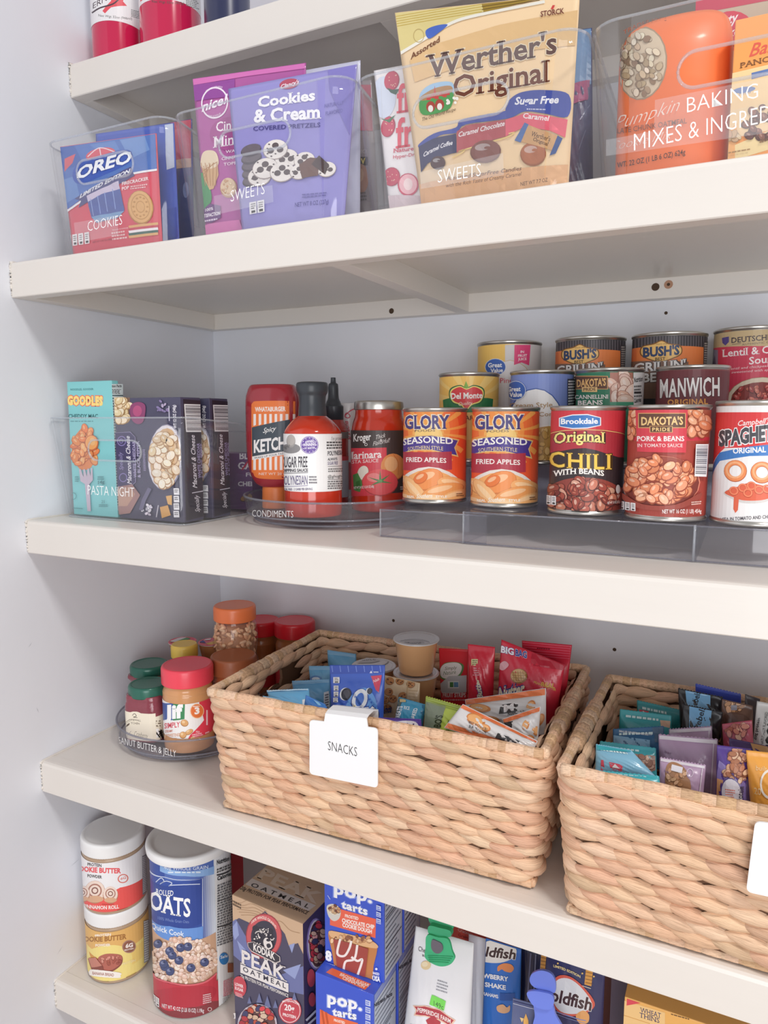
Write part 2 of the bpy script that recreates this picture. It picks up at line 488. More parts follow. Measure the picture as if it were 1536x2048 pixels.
# ------------------------------------------------------------------ packaging bodies
def bag(name, root, P, quad, thick, col, mat=FILM, seal=(.07, .05), pouch=False, zig=0, wr=.05, nx=30, ny=34, px=True, back=None, seed=None, art_step=.006, floor=None):
    """sealed bag or wrapper: TL,TR,BR,BL corners on plane P; bulges between its seals. Sets P up to carry print."""
    q = [V(P.hit(*p)) if px else V(p) for p in quad]
    rr = random.Random(seed if seed is not None else len(bpy.data.objects))
    ph = [(rr.uniform(20, 60), rr.uniform(20, 60), rr.uniform(0, 6)) for _ in range(4)]
    tl, tr, br, bl = q
    def at(s, t): return (bl*(1-s)+br*s)*(1-t)+(tl*(1-s)+tr*s)*t
    def th(s, t):
        s = min(max(s, 0), 1); t = min(max(t, 0), 1)
        a = 1-abs(2*s-1)**2.6
        if pouch: k = min(1, max(0, (1-seal[0]-t)*1.5))**.75*(.62+.38*min(1, t*7))
        else:
            y = (t-seal[1])/(1-seal[0]-seal[1])
            k = 0 if y <= 0 or y >= 1 else (1-abs(2*y-1)**2.6)
        w = sum(sin(A*s+B*t+C) for A, B, C in ph)*.25
        return thick*(a**.8*k)*(1+wr*2.2*w)+.0006+thick*wr*.5*max(0, w)*a
    def inv(x, y):
        s, t = .5, .5; p = V((x, y))
        for _ in range(4):
            e = p-at(s, t); du = (br-bl)*(1-t)+(tr-tl)*t; dv = (tl-bl)*(1-s)+(tr-br)*s
            D = du.x*dv.y-du.y*dv.x or 1e-9
            s += (e.x*dv.y-e.y*dv.x)/D; t += (du.x*e.y-du.y*e.x)/D
        return s, t
    vs, fs = [], []
    for side in (1, -1):
        for j in range(ny+1):
            for i in range(nx+1):
                s, t = i/nx, j/ny; p = at(s, t)
                if zig and j in (0, ny): p = p+(tl-bl).normalized()*zig*(.5 if i % 2 else -.5)*(1 if j else -1)
                h = th(s, t)*(1 if side > 0 else (.85 if back is None else back))
                w = P.O+P.U*p.x+P.Vv*p.y+P.N*(h*side)
                if floor is not None and w.z < floor+.0002: w = V((w.x, w.y, floor+.0002))
                vs.append(w)
    m = (nx+1)*(ny+1); g = lambda i, j: j*(nx+1)+i
    for j in range(ny):
        for i in range(nx):
            f = (g(i, j), g(i+1, j), g(i+1, j+1), g(i, j+1)); fs.append(f); fs.append(tuple(k+m for k in f[::-1]))
    loop = [g(i, 0) for i in range(nx+1)]+[g(nx, j) for j in range(1, ny+1)]+[g(i, ny) for i in range(nx-1, -1, -1)]+[g(0, j) for j in range(ny-1, 0, -1)]
    for a, b in zip(loop, loop[1:]+loop[:1]): fs.append((b, a, a+m, b+m))
    P.b = facet(lambda x, y: th(*inv(x, y)), art_step); P.step = art_step; P.tri = True
    o = mk(name, vs, fs, root, mat, col)
    P.quad = lambda s, t: tuple(at(s, t))
    P.lo = min(v.z for v in vs)
    return o
def AT(u, v, y):
    d = ray(u, v); return CAM+d*((y-CAM.y)/d.y)
def yat(u, x, v=1000):
    d = ray(u, v); return CAM.y+d.y*(x-CAM.x)/d.x
def sack(name, label, cat, quad, y, thick, col, yaw=0, tilt=0, group=None, part='wrapper', mat=FILM, roll=0, **kw):
    c = [sum(p[i] for p in quad)/4 for i in (0, 1)]
    P = Plane(AT(*c, y), yaw, tilt, roll)
    b = [V(P.hit(*p)) for p in quad]
    zs = max(min((P.O+P.U*q.x+P.Vv*q.y).z for q in b), kw.get('floor') or -9)
    root = thing(name, (P.O.x, P.O.y, zs), label, cat, group)
    bag(part, root, P, quad, thick, col, mat, **kw)
    A = Art(P); A.base = 6e-4
    for a, c in zip(b, b[1:]+b[:1]):     # keep the print inside the wrapper's outline
        d = (c-a).normalized(); n = V((-d.y, d.x)); m = (b[0]+b[2])/2
        if (m-a).dot(n) > 0: n = -n
        q = a-n*.0008; A.edges.append(((q.x, q.y, 0), (n.x, n.y, 0)))
    return root, A
class Oval(Plane):
    """flattened round body: profile of (z, half width, half depth), facing yaw"""
    def __init__(s, cx, cy, yaw, prof, e=2.):
        Plane.__init__(s, (cx, cy, 0), yaw); s.prof = prof; s.e = e; s.step = .004; s.tri = True
        s.b = facet(lambda x, y: s.wd(y)[1]*max(0, 1-min(1, abs(x)/max(1e-6, s.wd(y)[0]))**e)**(1/e), s.step)
    def wd(s, z):
        p = s.prof
        if z <= p[0][0]: return p[0][1:]
        for a, b in zip(p, p[1:]):
            if z <= b[0]:
                t = (z-a[0])/(b[0]-a[0]); return (a[1]+(b[1]-a[1])*t, a[2]+(b[2]-a[2])*t)
        return p[-1][1:]
    def body(s, name, root, mat, col=None, seg=48):
        vs, fs = [], []; n = len(s.prof)
        for z, w, d in s.prof:
            for k in range(seg):
                t = 2*PI*k/seg; c, q = cos(t), sin(t)
                x = w*math.copysign(abs(c)**(2/s.e), c); y = d*math.copysign(abs(q)**(2/s.e), q)
                vs.append(s.O+s.U*x-s.N*y+V((0, 0, z-s.O.z)))
        for i in range(n-1):
            for k in range(seg):
                k2 = (k+1) % seg; fs.append((i*seg+k, i*seg+k2, (i+1)*seg+k2, (i+1)*seg+k))
        fs += [tuple(range(seg-1, -1, -1)), tuple(range((n-1)*seg, n*seg))]
        return mk(name, vs, fs, root, mat, col)
def sprof(p, k=5):
    i = 1 if len(p[0]) == 2 else 0
    lo = min(q[i] for q in p); hi = max(q[i] for q in p)
    return [tuple(min(max(c, lo), hi) if j == i else c for j, c in enumerate(q)) for q in spl(p, k, False)]
def carton(name, at, w, d, h, yaw, label, cat, col, mats=CARD, group=None, bev=.0008, part='carton'):
    """carton with base corner (front left) at; returns root and its front, right side and top faces"""
    at = V(at); a = rad(yaw); U = V((cos(a), sin(a), 0)); Wd = V((-sin(a), cos(a), 0))
    root = thing(name, at+U*w/2+Wd*d/2, label, cat, group)
    vs, fs = boxm(at, U*w, Wd*d, V((0, 0, h)), bev)
    mk(part, vs, fs, root, mats, col, smooth=False)
    F = Face(at, U, (0, 0, 1)); S = Face(at+U*w, Wd, (0, 0, 1)); T = Face(at+V((0, 0, h)), U, Wd)
    return root, F, S, T
def canthing(x, y, z, label, group=None, r=.039, h=.1128, base='#d8d4d0'):
    root = thing('food_can', (x, y, z), label, 'can', group)
    pr = rcurve([(r-.004, z+.0025), (r-.001, z), (r+.0004, z+.0012), (r+.0004, z+.003), (r-.001, z+.0048), (r-.0012, z+h-.0048), (r+.0004, z+h-.003), (r+.0005, z+h-.001), (r-.0004, z+h), (r-.0022, z+h-.0006), (r-.003, z+h-.0045), (r*.8, z+h-.0046), (r*.78, z+h-.0038)], 2)
    o = sharp(mk('tin_body', *lathe(pr, x, y, 64), root, SILVER), 60)
    C = Cyl(x, y, r-.0009)
    A = Art(C, (-PI*C.r, z+.0052, PI*C.r, z+h-.0052))
    A.full(-PI*C.r, z+.005, PI*C.r, z+h-.005, base)
    return root, C, A

# ------------------------------------------------------------------ the setting
WALL = solid('wall_paint_cool_white', '#e6e8ef', .6, 0, 0, (60, .12, .002), .012)
SHELF = solid('shelf_paint_warm_white', '#e6e0d9', .42, 0, .1, (1, .25, .0015, 5, (8, 60, 60)), .012)
def structure(name, m, vs, fs):
    o = mk(name, vs, fs, None, m, smooth=False); o['kind'] = 'structure'; return o
wl = structure('wall_left', WALL, *boxm((-.05, -1.6, -1.35), (.05, 0, 0), (0, 2.05, 0), (0, 0, 2.6), 0))
wb = structure('wall_back', WALL, *boxm((-.05, .4, -1.35), (2.4, 0, 0), (0, .05, 0), (0, 0, 2.6), 0))
structure('floor', solid('floor_oak', '#a98d70', .5), *boxm((-.05, -1.6, -1.4), (2.4, 0, 0), (0, 2.05, 0), (0, 0, .05), 0))
HOLE = solid('drilled_hole', '#4a3626', .8); PLUG = solid('raw_wood_plug', '#b98d72', .7)
def disc(name, c, r, n, m, root):
    c, n = V(c), V(n); a = n.orthogonal().normalized(); b = n.cross(a)
    return mk(name, [c+n*.0003+a*r*cos(2*PI*k/14)+b*r*sin(2*PI*k/14) for k in range(14)], [tuple(range(14))], root, m, smooth=False)
for u, v, r in ((1332, 626, .0022), (787, 1241, .0026), (1229, 1299, .0026)):
    d = ray(u, v); p = CAM+d*((.4-CAM.y)/d.y)
    disc('screw_hole', p, r, (0, -1, 0), HOLE, wb)
for u, v, r, a in ((120, 1900, .003, .6), (75, 1420, .0022, 1.9), (150, 1725, .004, .2), (60, 1290, .002, .8)):
    d = ray(u, v); p = CAM+d*((0-CAM.x)/d.x)
    mk('scuff_mark', [p+V((.0003, cos(a)*x*r*2.2-sin(a)*y*.0005, sin(a)*x*r*2.2+cos(a)*y*.0005)) for x, y in ((-1, 0), (0, -1), (1, 0), (0, 1))], [(0, 1, 2, 3)], wl, solid('wall_scuff', '#c3c5cc', .7))
XR = 1.75
def shelf(label, y0, zt, brace=True):
    zb = zt-.0450; t = .0201
    root = thing('pantry_shelf', (XR/2, .2, zb), label, 'shelf', None)
    rs = [(y0, zb+.001), (y0, zt-.005), (y0+.0012, zt-.0018), (y0+.004, zt-.0004), (y0+.008, zt), (y0+t, zt), (y0+t, zb), (y0+.001, zb)]
    vs, fs = [], []
    nx = 2
    vs = [(.0005 if k == 0 else XR, y, z) for k in (0, 1) for y, z in rs]; n = len(rs)
    fs = [(i, (i+1) % n, n+(i+1) % n, n+i) for i in range(n)]+[tuple(range(n))[::-1], tuple(range(n, 2*n))]
    fs = [f[::-1] for f in fs]
    mk('fascia', vs, fs, root, SHELF, smooth=False)
    mk('shelf_board', *boxm((.0005, y0+t+.0007, zt-.0190), (XR, 0, 0), (0, .3991-y0-t, 0), (0, 0, .0185), .0005), root, SHELF, smooth=False)
    mk('back_cleat', *boxm((.0005, .3805, zb), (XR, 0, 0), (0, .019, 0), (0, 0, .0262), .0008), root, SHELF, smooth=False)
    mk('side_cleat', *boxm((.0005, y0+t, zb), (.019, 0, 0), (0, .36-y0, 0), (0, 0, .0262), .0008), root, SHELF, smooth=False)
    if brace: mk('brace', *boxm((.4703, y0+t, zb), (.0201, 0, 0), (0, .36-y0, 0), (0, 0, .0262), .0006), root, SHELF, smooth=False)
    # lumpy caulk where the fascia meets the wall
    rr = random.Random(int(zt*1e4)); path = []
    for k in range(26): path.append((.0006+rr.uniform(0, .0005), y0-.0004+rr.uniform(0, .001), zb+.003+(zt-zb-.004)*k/25))
    for k in range(14): path.append((.0008, y0+.004+.012*k, zt+.0002))
    mk('caulk_bead', *tube(path, [rr.uniform(.0008, .0024) for _ in path[:26]]+[rr.uniform(.0012, .0018) for _ in path[26:]], 6), root, SHELF)
    return root
s1 = shelf('top shelf of the pantry, set back, carrying the red syrup bottles', .111, Z1)
s2 = shelf('shelf holding the row of clear bins of sweets and cookies', 0, Z2)
s3 = shelf('white shelf holding the tins, sauces and boxed pasta', 0, Z3)
s4 = shelf('white shelf holding the two woven baskets and the nut butters', 0, Z4)
s5 = shelf('lowest white shelf, with the oats canister and cartons', 0, Z5)
for u, v, r, m in ((783, 622, .0042, HOLE), (1311, 574, .005, HOLE), (1337, 569, .0055, PLUG)):
    d = ray(u, v); p = CAM+d*((.3805-CAM.y)/d.y)
    disc('screw_hole', p, r, (0, -1, 0), m, s2)
    if m is PLUG: disc('screw_hole', p+V((0, -.0004, 0)), .002, (0, -1, 0), HOLE, s2)
WHITE_INK = solid('white_lettering', '#ffffff', .5)
DARK_INK = solid('black_lettering', '#3a3a3c', .5)
def lettering(name, root, surf, lines, mat=WHITE_INK, b=0, off=.0006):
    A = Art(surf); A.base = off
    for t, p1, p2, h in lines: A.T(t, p1, p2, h, '#ffffff' if mat is WHITE_INK else '#333', b-.012)
    return A.build(name, root, mat)

# ------------------------------------------------------------------ clear bins
def rr_loop(x0, x1, y0, y1, r, n=6):
    out = []
    for cx, cy, a0 in ((x1-r, y0+r, -90), (x1-r, y1-r, 0), (x0+r, y1-r, 90), (x0+r, y0+r, 180)):
        for k in range(n+1):
            a = rad(a0+90*k/n); out.append((cx+r*cos(a), cy+r*sin(a)))
    return out
def clear_bin(x0, x1, y0, dep, z, h, label, text, film, tp=.011, dip=.035, hole=True, cr=.024, hhw=.047, hdn=.043):
    """open acrylic bin, walls leaning out by tp; bottom outline x0..x1, front at y0"""
    root = thing('clear_bin', ((x0+x1)/2, y0+dep/2, z), label, 'storage bin', None)
    y1 = y0+dep; t = .0026; r = cr; n = 7
    def loop(f, ins):
        e = tp*f
        return rr_loop(x0-e+ins, x1+e-ins, y0-e+ins, y1+e-ins, r-ins*.6, n)
    def hh(x, y):
        s = (y-y0)/dep; s = min(1, max(0, (s-.12)/.18)); s = s*s*(3-2*s)
        return h-dip*s
    # swept walls: everything but the flat front
    base = loop(0, 0); m = len(base)
    order = list(range(m))     # starts at the right front corner, ends at left front corner
    vs, fs = [], []; prof = 8
    for i in order:
        x, y = base[i]; H = hh(x, y)
        for k in range(prof+1):
            f = k/prof; a = loop(f*H/h, 0)[i]; vs.append((*a, z+.0005+f*(H-.0005)))
        for k in range(prof, -1, -1):
            f = k/prof; a = loop(f*H/h, t)[i]; vs.append((*a, z+t+f*(H-t)))
    w = 2*(prof+1)
    for i in range(m-1):
        for k in range(w-1): fs.append((i*w+k, i*w+w+k, i*w+w+k+1, i*w+k+1))
    mk('bin_wall', vs, fs, root, ACRYL)
    b0 = loop(0, 0); b1 = loop(0, t)
    mk('bin_floor', [(*p, z+.0005) for p in b0]+[(*p, z+t) for p in b1], [tuple(range(m))[::-1], tuple(range(m, 2*m))], root, ACRYL, smooth=False)
    # flat front with its stadium-shaped hand hole
    fa = math.atan2(tp, h); Vv = V((0, -sin(fa), cos(fa)))
    P = Face((x0+r, y0, z+.0005), (1, 0, 0), Vv); Lh = h/cos(fa)-.0005; wd = x1-x0-2*r
    e = tp
    outer = [(0, 0), (wd, 0), (wd+e*.0, Lh), (0, Lh)]
    hl = []
    if hole:
        hw, hr, cx, cz = min(hhw, wd*.40), .0135, wd*.5, Lh-hdn
        for k in range(13): hl.append((cx+hw-hr+hr*sin(PI*k/12), cz-hr*cos(PI*k/12)))
        for k in range(13): hl.append((cx-hw+hr-hr*sin(PI*k/12), cz+hr*cos(PI*k/12)))
    g = lambda p: P.pos(p[0], p[1])
    fp = mk('front_panel', *extrude([g(p) for p in outer], -P.N*t, [[g(p) for p in hl]] if hole else []), root, ACRYL, smooth=False)
    # whitish tubes along the rims, edge highlights put into their colour
    rim = []
    for i in order:
        H = hh(*base[i]); a = loop(H/h, t/2)[i]; rim.append((*a, z+H))
    rim.append((x0+r, y0-e+t/2, z+h)) if False else None
    mk('rim', *tube(rim, .0011, 6, True), root, EDGE)
    mk('foot_edge', *tube([(*p, z+.0013) for p in loop(0, .0006)], .0011, 6, True), root, EDGE)
    if hole: mk('hand_hole_edge', *tube([P.pos(p[0], p[1], -t/2) for p in hl], .0014, 6, True), fp, EDGE)
    P.O = P.O+P.N*.0003
    lettering('lettering', fp, P, text)
    if film:
        A = Art(P); A.base = .0002; A.poly(film, '#fff'); A.build('label_film', fp, FILMW)
    return root
by = .03
clear_bin(.058, .242, by, .29, Z2, .143, 'clear acrylic bin of cookies, leftmost on its shelf',
    [('COOKIES', (176, 463), (245, 449), 21)], [(148, 446), (235, 430), (237, 470), (152, 486)])
clear_bin(.266, .478, by, .29, Z2, .140, 'clear acrylic bin with the purple and lavender pouches',
    [('SWEETS', (462, 404), (530, 388), 24)], [(428, 392), (545, 370), (547, 404), (430, 430)])
clear_bin(.505, .713, by-.004, .30, Z2, .130, 'clear acrylic bin around the golden candy pouch',
    [('SWEETS', (876, 366), (962, 352), 27)], [(840, 344), (1006, 306), (1008, 350), (842, 378)])
clear_bin(.737, 1.06, by-.006, .30, Z2, .127, 'widest clear acrylic bin, with the orange packages',
    [('BAKING', (1374, 226), (1516, 196), 32), ('MIXES & INGREDIENTS', (1268, 302), (1640, 222), 36)], [(1310, 200), (1560, 150), (1564, 262), (1212, 312), (1212, 280), (1308, 262)], hhw=.1, hdn=.050)
clear_bin(.016, .232, .05, .30, Z3, .137, 'clear acrylic bin of boxed pasta in the shelf corner',
    [('PASTA NIGHT', (176, 989), (269, 994), 20)], None, .012, .022, cr=.013)

# ------------------------------------------------------------------ turntables
def turntable(x, y, z, r, label, text, h=.034):
    root = thing('turntable', (x, y, z), label, 'turntable', None)
    mk('base_disc', *lathe(rcurve([(0, z+.001), (r*.86, z+.0008), (r*.88, z+.002), (r*.88, z+.006), (r*.86, z+.0075), (0, z+.0075)]), x, y, 72), root, TINTED)
    mk('tray', *lathe(rcurve([(0, z+.010), (r*.93, z+.010), (r*.965, z+.013), (r, z+h-.001), (r, z+h), (r-.0022, z+h), (r*.945, z+.0148), (r*.92, z+.0132), (0, z+.0132)]), x, y, 96), root, TINTED)
    for nm, rr, zz in (('rim', r-.001, z+h), ('tray_edge', r*.957, z+.0118), ('base_edge', r*.88, z+.004)):
        mk(nm, *tube([(x+rr*cos(2*PI*k/96), y+rr*sin(2*PI*k/96), zz) for k in range(96)], .0014, 6, True), root, TEDGE)
    C = Cyl(x, y, r-.0006, lambda q: r*.968+(r*.032)*min(1, max(0, (q-z-.013)/(h-.014))))
    lettering('lettering', root, C, text)
    return root
turntable(.364, .206, Z3, .125, 'smoky clear turntable holding the ketchup and sauces', [('CONDIMENTS', (505, 1033), (587, 1035), 14)])
turntable(.128, .172, Z4, .112, 'smoky clear turntable holding jam and nut butter jars', [('PEANUT BUTTER & JELLY', (232, 1485), (352, 1514), 14)], .036)

# ------------------------------------------------------------------ stepped riser
RZ = (-.088, -.043, .002); RY = (.084, .2090, .2892, .388)
def steps(x0, x1, ins, nm, root):
    t = .0025
    y = [q+ins for q in RY[:3]]+[RY[3]]; zt = [q-ins for q in RZ]; b = Z3+.0006
    o = [(y[0], b), (y[0], zt[0]), (y[1], zt[0]), (y[1], zt[1]), (y[2], zt[1]), (y[2], zt[2]), (y[3], zt[2]), (y[3], b)]
    i = [(y[3]-t, b), (y[3]-t, zt[2]-t), (y[2]+t, zt[2]-t), (y[2]+t, zt[1]-t), (y[1]+t, zt[1]-t), (y[1]+t, zt[0]-t), (y[0]+t, zt[0]-t), (y[0]+t, b)]
    return mk(nm, *extrude([(x0, *p) for p in o+i], (x1-x0, 0, 0)), root, TINTED, smooth=False), o
rs = thing('can_riser', (.74, .22, Z3), 'clear stepped riser under the three rows of tins', 'shelf riser')
for nm, x0, x1, ins in (('left_extension', .4925, .62, .0032), ('middle_steps', .595, .826, 0), ('right_extension', .8265, 1.10, .0003)):
    ob, o = steps(x0, x1, ins, nm, rs)
    xs = {'left_extension': (x0,), 'middle_steps': (x0, x1), 'right_extension': (x0,)}[nm]
    for x in xs: mk('side_wall', *extrude([(x, *p) for p in o], (.0022, 0, 0)), rs, TINTED, smooth=False)
    for (ya, za) in (o[0], o[1], o[3], o[5]):
        mk('edge', *tube([(x0, ya+.0008, za-(.0010 if za > Z3+.01 else -.0004)), (x1, ya+.0008, za-(.0010 if za > Z3+.01 else -.0004))], .0009, 6), rs, TEDGE)
    for x in xs:
        mk('edge', *tube([(x, *o[0]), (x, *o[1])], .0010, 6), rs, EDGE)

# ------------------------------------------------------------------ woven baskets
def straw_mat():
    m, nt, N, L, b = nodes('water_hyacinth')
    uv = N.new('ShaderNodeUVMap'); mp = N.new('ShaderNodeMapping'); mp.inputs['Scale'].default_value = (2.2, 26, 1)
    no = N.new('ShaderNodeTexNoise'); no.inputs['Scale'].default_value = 1.; no.inputs['Detail'].default_value = 5; no.inputs['Roughness'].default_value = .65
    L.new(uv.outputs[0], mp.inputs[0]); L.new(mp.outputs[0], no.inputs['Vector'])
    rp = N.new('ShaderNodeValToRGB'); e = rp.color_ramp.elements
    e[0].position = .30; e[0].color = (.42, .34, .29, 1); e[1].position = .52; e[1].color = (1, 1, 1, 1)
    L.new(no.outputs[0], rp.inputs[0])
    a = N.new('ShaderNodeAttribute'); a.attribute_name = 'col'
    mx = N.new('ShaderNodeMix'); mx.data_type = 'RGBA'; mx.blend_type = 'MULTIPLY'; mx.inputs[0].default_value = .88
    L.new(a.outputs['Color'], mx.inputs[6]); L.new(rp.outputs[0], mx.inputs[7]); L.new(mx.outputs[2], b.inputs['Base Color'])
    b.inputs['Roughness'].default_value = .62
    bu = N.new('ShaderNodeBump'); bu.inputs['Strength'].default_value = .55; bu.inputs['Distance'].default_value = .0012
    L.new(no.outputs[0], bu.inputs['Height']); L.new(bu.outputs[0], b.inputs['Normal'])
    return m
STRAW = straw_mat(); STRAWB = solid('gap_shade_brown', '#6a4a34', .85)  # dark brown of the backing stands in for shade between the leaves
TONES = ['#efc9a8', '#edc5a2', '#ebc19e', '#f1ceae', '#e7b998', '#e6b799', '#eec8a6', '#eac3a2']
class Weave:
    def __init__(s): s.v = []; s.f = []; s.c = []; s.uv = []
    def leaf(s, pos, L, Wd, T, tl, col, seed, nu=8, nv=6):
        """lens of twisted leaf laid along the wall: pos(along, up, out)"""
        n = len(s.v); rr = random.Random(seed); o1, o2 = rr.uniform(0, 50), rr.uniform(0, 50)
        bend = rr.uniform(-.10, .10); ct, st = cos(tl), sin(tl)
        for i in range(nu+1):
            a = i/nu*2-1; k = (1-abs(a)**1.8)**.85*.97+.03
            for j in range(nv+1):
                b = j/nv*2-1
                x = a*L/2; y = b*Wd/2*k+bend*Wd*(1-a*a)+.10*Wd*a
                z = T*k*(max(0, 1-b*b))**.6*(1+.05*sin(a*9+o1))-a*.0011
                s.v.append(pos(x*ct-y*st, x*st+y*ct, z)); s.uv.append((i/nu+o1, j/nv+o2))
        for i in range(nu):
            for j in range(nv):
                p = n+i*(nv+1)+j; s.f.append((p, p+nv+1, p+nv+2, p+1)); s.c.append(col)
    def tube(s, path, r, col, seg=8):
        vs, fs = tube(path, r, seg); n = len(s.v); s.v += vs
        k = len(path); s.uv += [((i//seg)*.3, (i % seg)/seg*.6) for i in range(len(vs))]
        s.f += [tuple(q+n for q in f) for f in fs]; s.c += [col]*len(fs)
    def build(s, name, root):
        o = mk(name, s.v, s.f, root, STRAW, s.c)
        ul = o.data.uv_layers.new(name='UVMap'); buf = []
        for p in o.data.polygons:
            for q in p.vertices: buf += s.uv[q]
        ul.data.foreach_set('uv', buf); return o
def basket(origin, yaw, w, d, h, label, tp=.011):
    """w, d at the rim; origin = rim's front left corner on plan, z of the shelf"""
    O = V(origin); a = rad(yaw); X = V((cos(a), sin(a), 0)); Y = V((-sin(a), cos(a), 0)); Zv = V((0, 0, 1))
    root = thing('woven_basket', O+X*w/2+Y*d/2, label, 'basket', None)
    g = lambda x, y, z: O+X*x+Y*y+Zv*z
    rows = 11; pitch = (h-.014)/rows
    rr = random.Random(5)
    Wv = Weave()
    c0 = [(0, 0), (w, 0), (w, d), (0, d)]
    ctr = V((w/2, d/2))
    def corner(i, z):   # rim outline shrinks towards the foot
        e = tp*(1-z/h); x, y = c0[i % 4]
        return V((x+(e if x == 0 else -e), y+(e if y == 0 else -e)))
    hole0, hole1 = .42, .68     # hand hole along the short sides
    def perim(z, ins):
        """rounded outline of the wall at height z, drawn in by ins"""
        P = [corner(i, z) for i in range(4)]; R = .017-ins
        x0, y0, x1, y1 = P[0].x+ins, P[0].y+ins, P[2].x-ins, P[2].y-ins
        segs = [((x0+R, y0), (x1-R, y0), None), ((x1-R, y0+R), -90, 1), ((x1, y0+R), (x1, y1-R), None), ((x1-R, y1-R), 0, 1),
                ((x1-R, y1), (x0+R, y1), None), ((x0+R, y1-R), 90, 1), ((x0, y1-R), (x0, y0+R), None), ((x0+R, y0+R), 180, 1)]
        ls = [math.dist(q[0], q[1]) if q[2] is None else R*PI/2 for q in segs]; tot = sum(ls)
        def f(t):
            t %= tot
            for q, l in zip(segs, ls):
                if t <= l: break
                t -= l
            if q[2] is None:
                A, B = V(q[0]), V(q[1]); D = (B-A)/l; return A+D*t, V((D.y, -D.x))
            a = rad(q[1])+t/R; return V((q[0][0]+R*cos(a), q[0][1]+R*sin(a))), V((cos(a), sin(a)))
        return f, tot
    for face in (1, -1):
        for r in range(rows):
            z = .009+pitch*(r+.5)
            if face < 0 and z < h*.30: continue
            fn, tot = perim(z, 0 if face > 0 else .0055)
            n = round(tot/.0315); stp = tot/n
            for k in range(n):
                x = (k+(.5 if r % 2 else 0))*stp+rr.uniform(-.0025, .0025); zz = z+rr.uniform(-.0012, .0012)
                p, nn = fn(x)
                if abs(nn.x) > .95 and r in (rows-2, rows-3) and hole0-.07 < p.y/d < hole1+.07: continue
                col = jit(rr.choice(TONES if rr.random() < .93 else ['#d8b090', '#d6b694']), .05)
                def pos(u, v, o, x=x, zz=zz):
                    q, m = fn(x+u); q = q+m*(.0030+o)*face
                    return g(q.x, q.y, zz+v)
                Wv.leaf(pos, stp*rr.uniform(1.5, 1.72), pitch*rr.uniform(1.08, 1.26), rr.uniform(.0050, .0070), rad(rr.uniform(-13, -7)), col, rr.random()*1e6)
    Wv.build('weave', root)
    # added dark backing paints shade into the weave gaps; hand holes in short sides
    cv = []
    for side in range(4):
        A0, B0, A1, B1 = corner(side, 0), corner(side+1, 0), corner(side, h), corner(side+1, h)
        m = lambda f, q: (lambda z: (lambda p: g(p.x, p.y, z))((A0*(1-f)+B0*f)*(1-z/h)+(A1*(1-f)+B1*f)*z/h))(q)
        D = (B0-A0).normalized(); Nn = X*D.y-Y*D.x
        outer = [m(.025, .004), m(.975, .004), m(.975, h-.004), m(.025, h-.004)]
        holes = []
        if side in (1, 3):
            f0, f1 = (hole0, hole1) if side == 3 else (1-hole1, 1-hole0)
            za, zb = .009+pitch*(rows-3)-.001, .009+pitch*(rows-1)+.001
            holes = [[m(f0+.02, za), m(f1-.02, za), m(f1, za+.008), m(f1, zb-.008), m(f1-.02, zb), m(f0+.02, zb), m(f0, zb-.008), m(f0, za+.008)]]
        cv.append(extrude([p-Nn*.002 for p in outer], Nn*.004, [[p-Nn*.002 for p in hh] for hh in holes]))
    b = [corner(i, 0) for i in range(4)]
    cv.append(extrude([g(p.x, p.y, .0015) for p in b], Zv*.004))
    mk('dark_backing', *cat(*cv), root, STRAWB, smooth=False)
    # wrapped rim and foot
    for zz, rad0, nm in ((h-.002, .0056, 'rim'), (.0058, .0040, 'foot')):
        Rm = Weave()
        for side in range(4):
            A, B = corner(side, zz), corner(side+1, zz); L = (B-A).length; n = int(L/.0075)
            for k in range(n):
                x0 = (k-.55)/n; x1 = (k+1.55)/n; pth = []; col = jit(rr.choice(TONES[:4]+['#dcb48c']), .06); j = rr.uniform(.93, 1.07)
                hnd = nm == 'rim' and side in (1, 3) and hole0-.08 < (k/n if side == 3 else 1-k/n) < hole1+.08
                rad1 = rad0*(1.55 if hnd else 1)
                for t in range(5):
                    f = x0+(x1-x0)*t/4; p = A+(B-A)*min(max(f, 0), 1)
                    pth.append(g(p.x, p.y, zz-(.003 if hnd else 0))+(X*(B-A).normalized().x+Y*(B-A).normalized().y)*0)
                Rm.tube(pth, [rad1*q*j for q in (.93, 1.0, 1.02, 1.0, .93)], col, 8)
        Rm.build('wrapped_'+nm, root)
    return root
B1 = basket((.303, .006, Z4), 2.2, .402, .268, .154, 'woven straw basket of mixed snacks, left of the two')
B2 = copy_tree(B1, 'woven straw basket of wrapped bars, right of the two')
B2.location = B1.location+V((.4290, -.014, 0)); B2.rotation_euler = (0, 0, rad(-2.2))
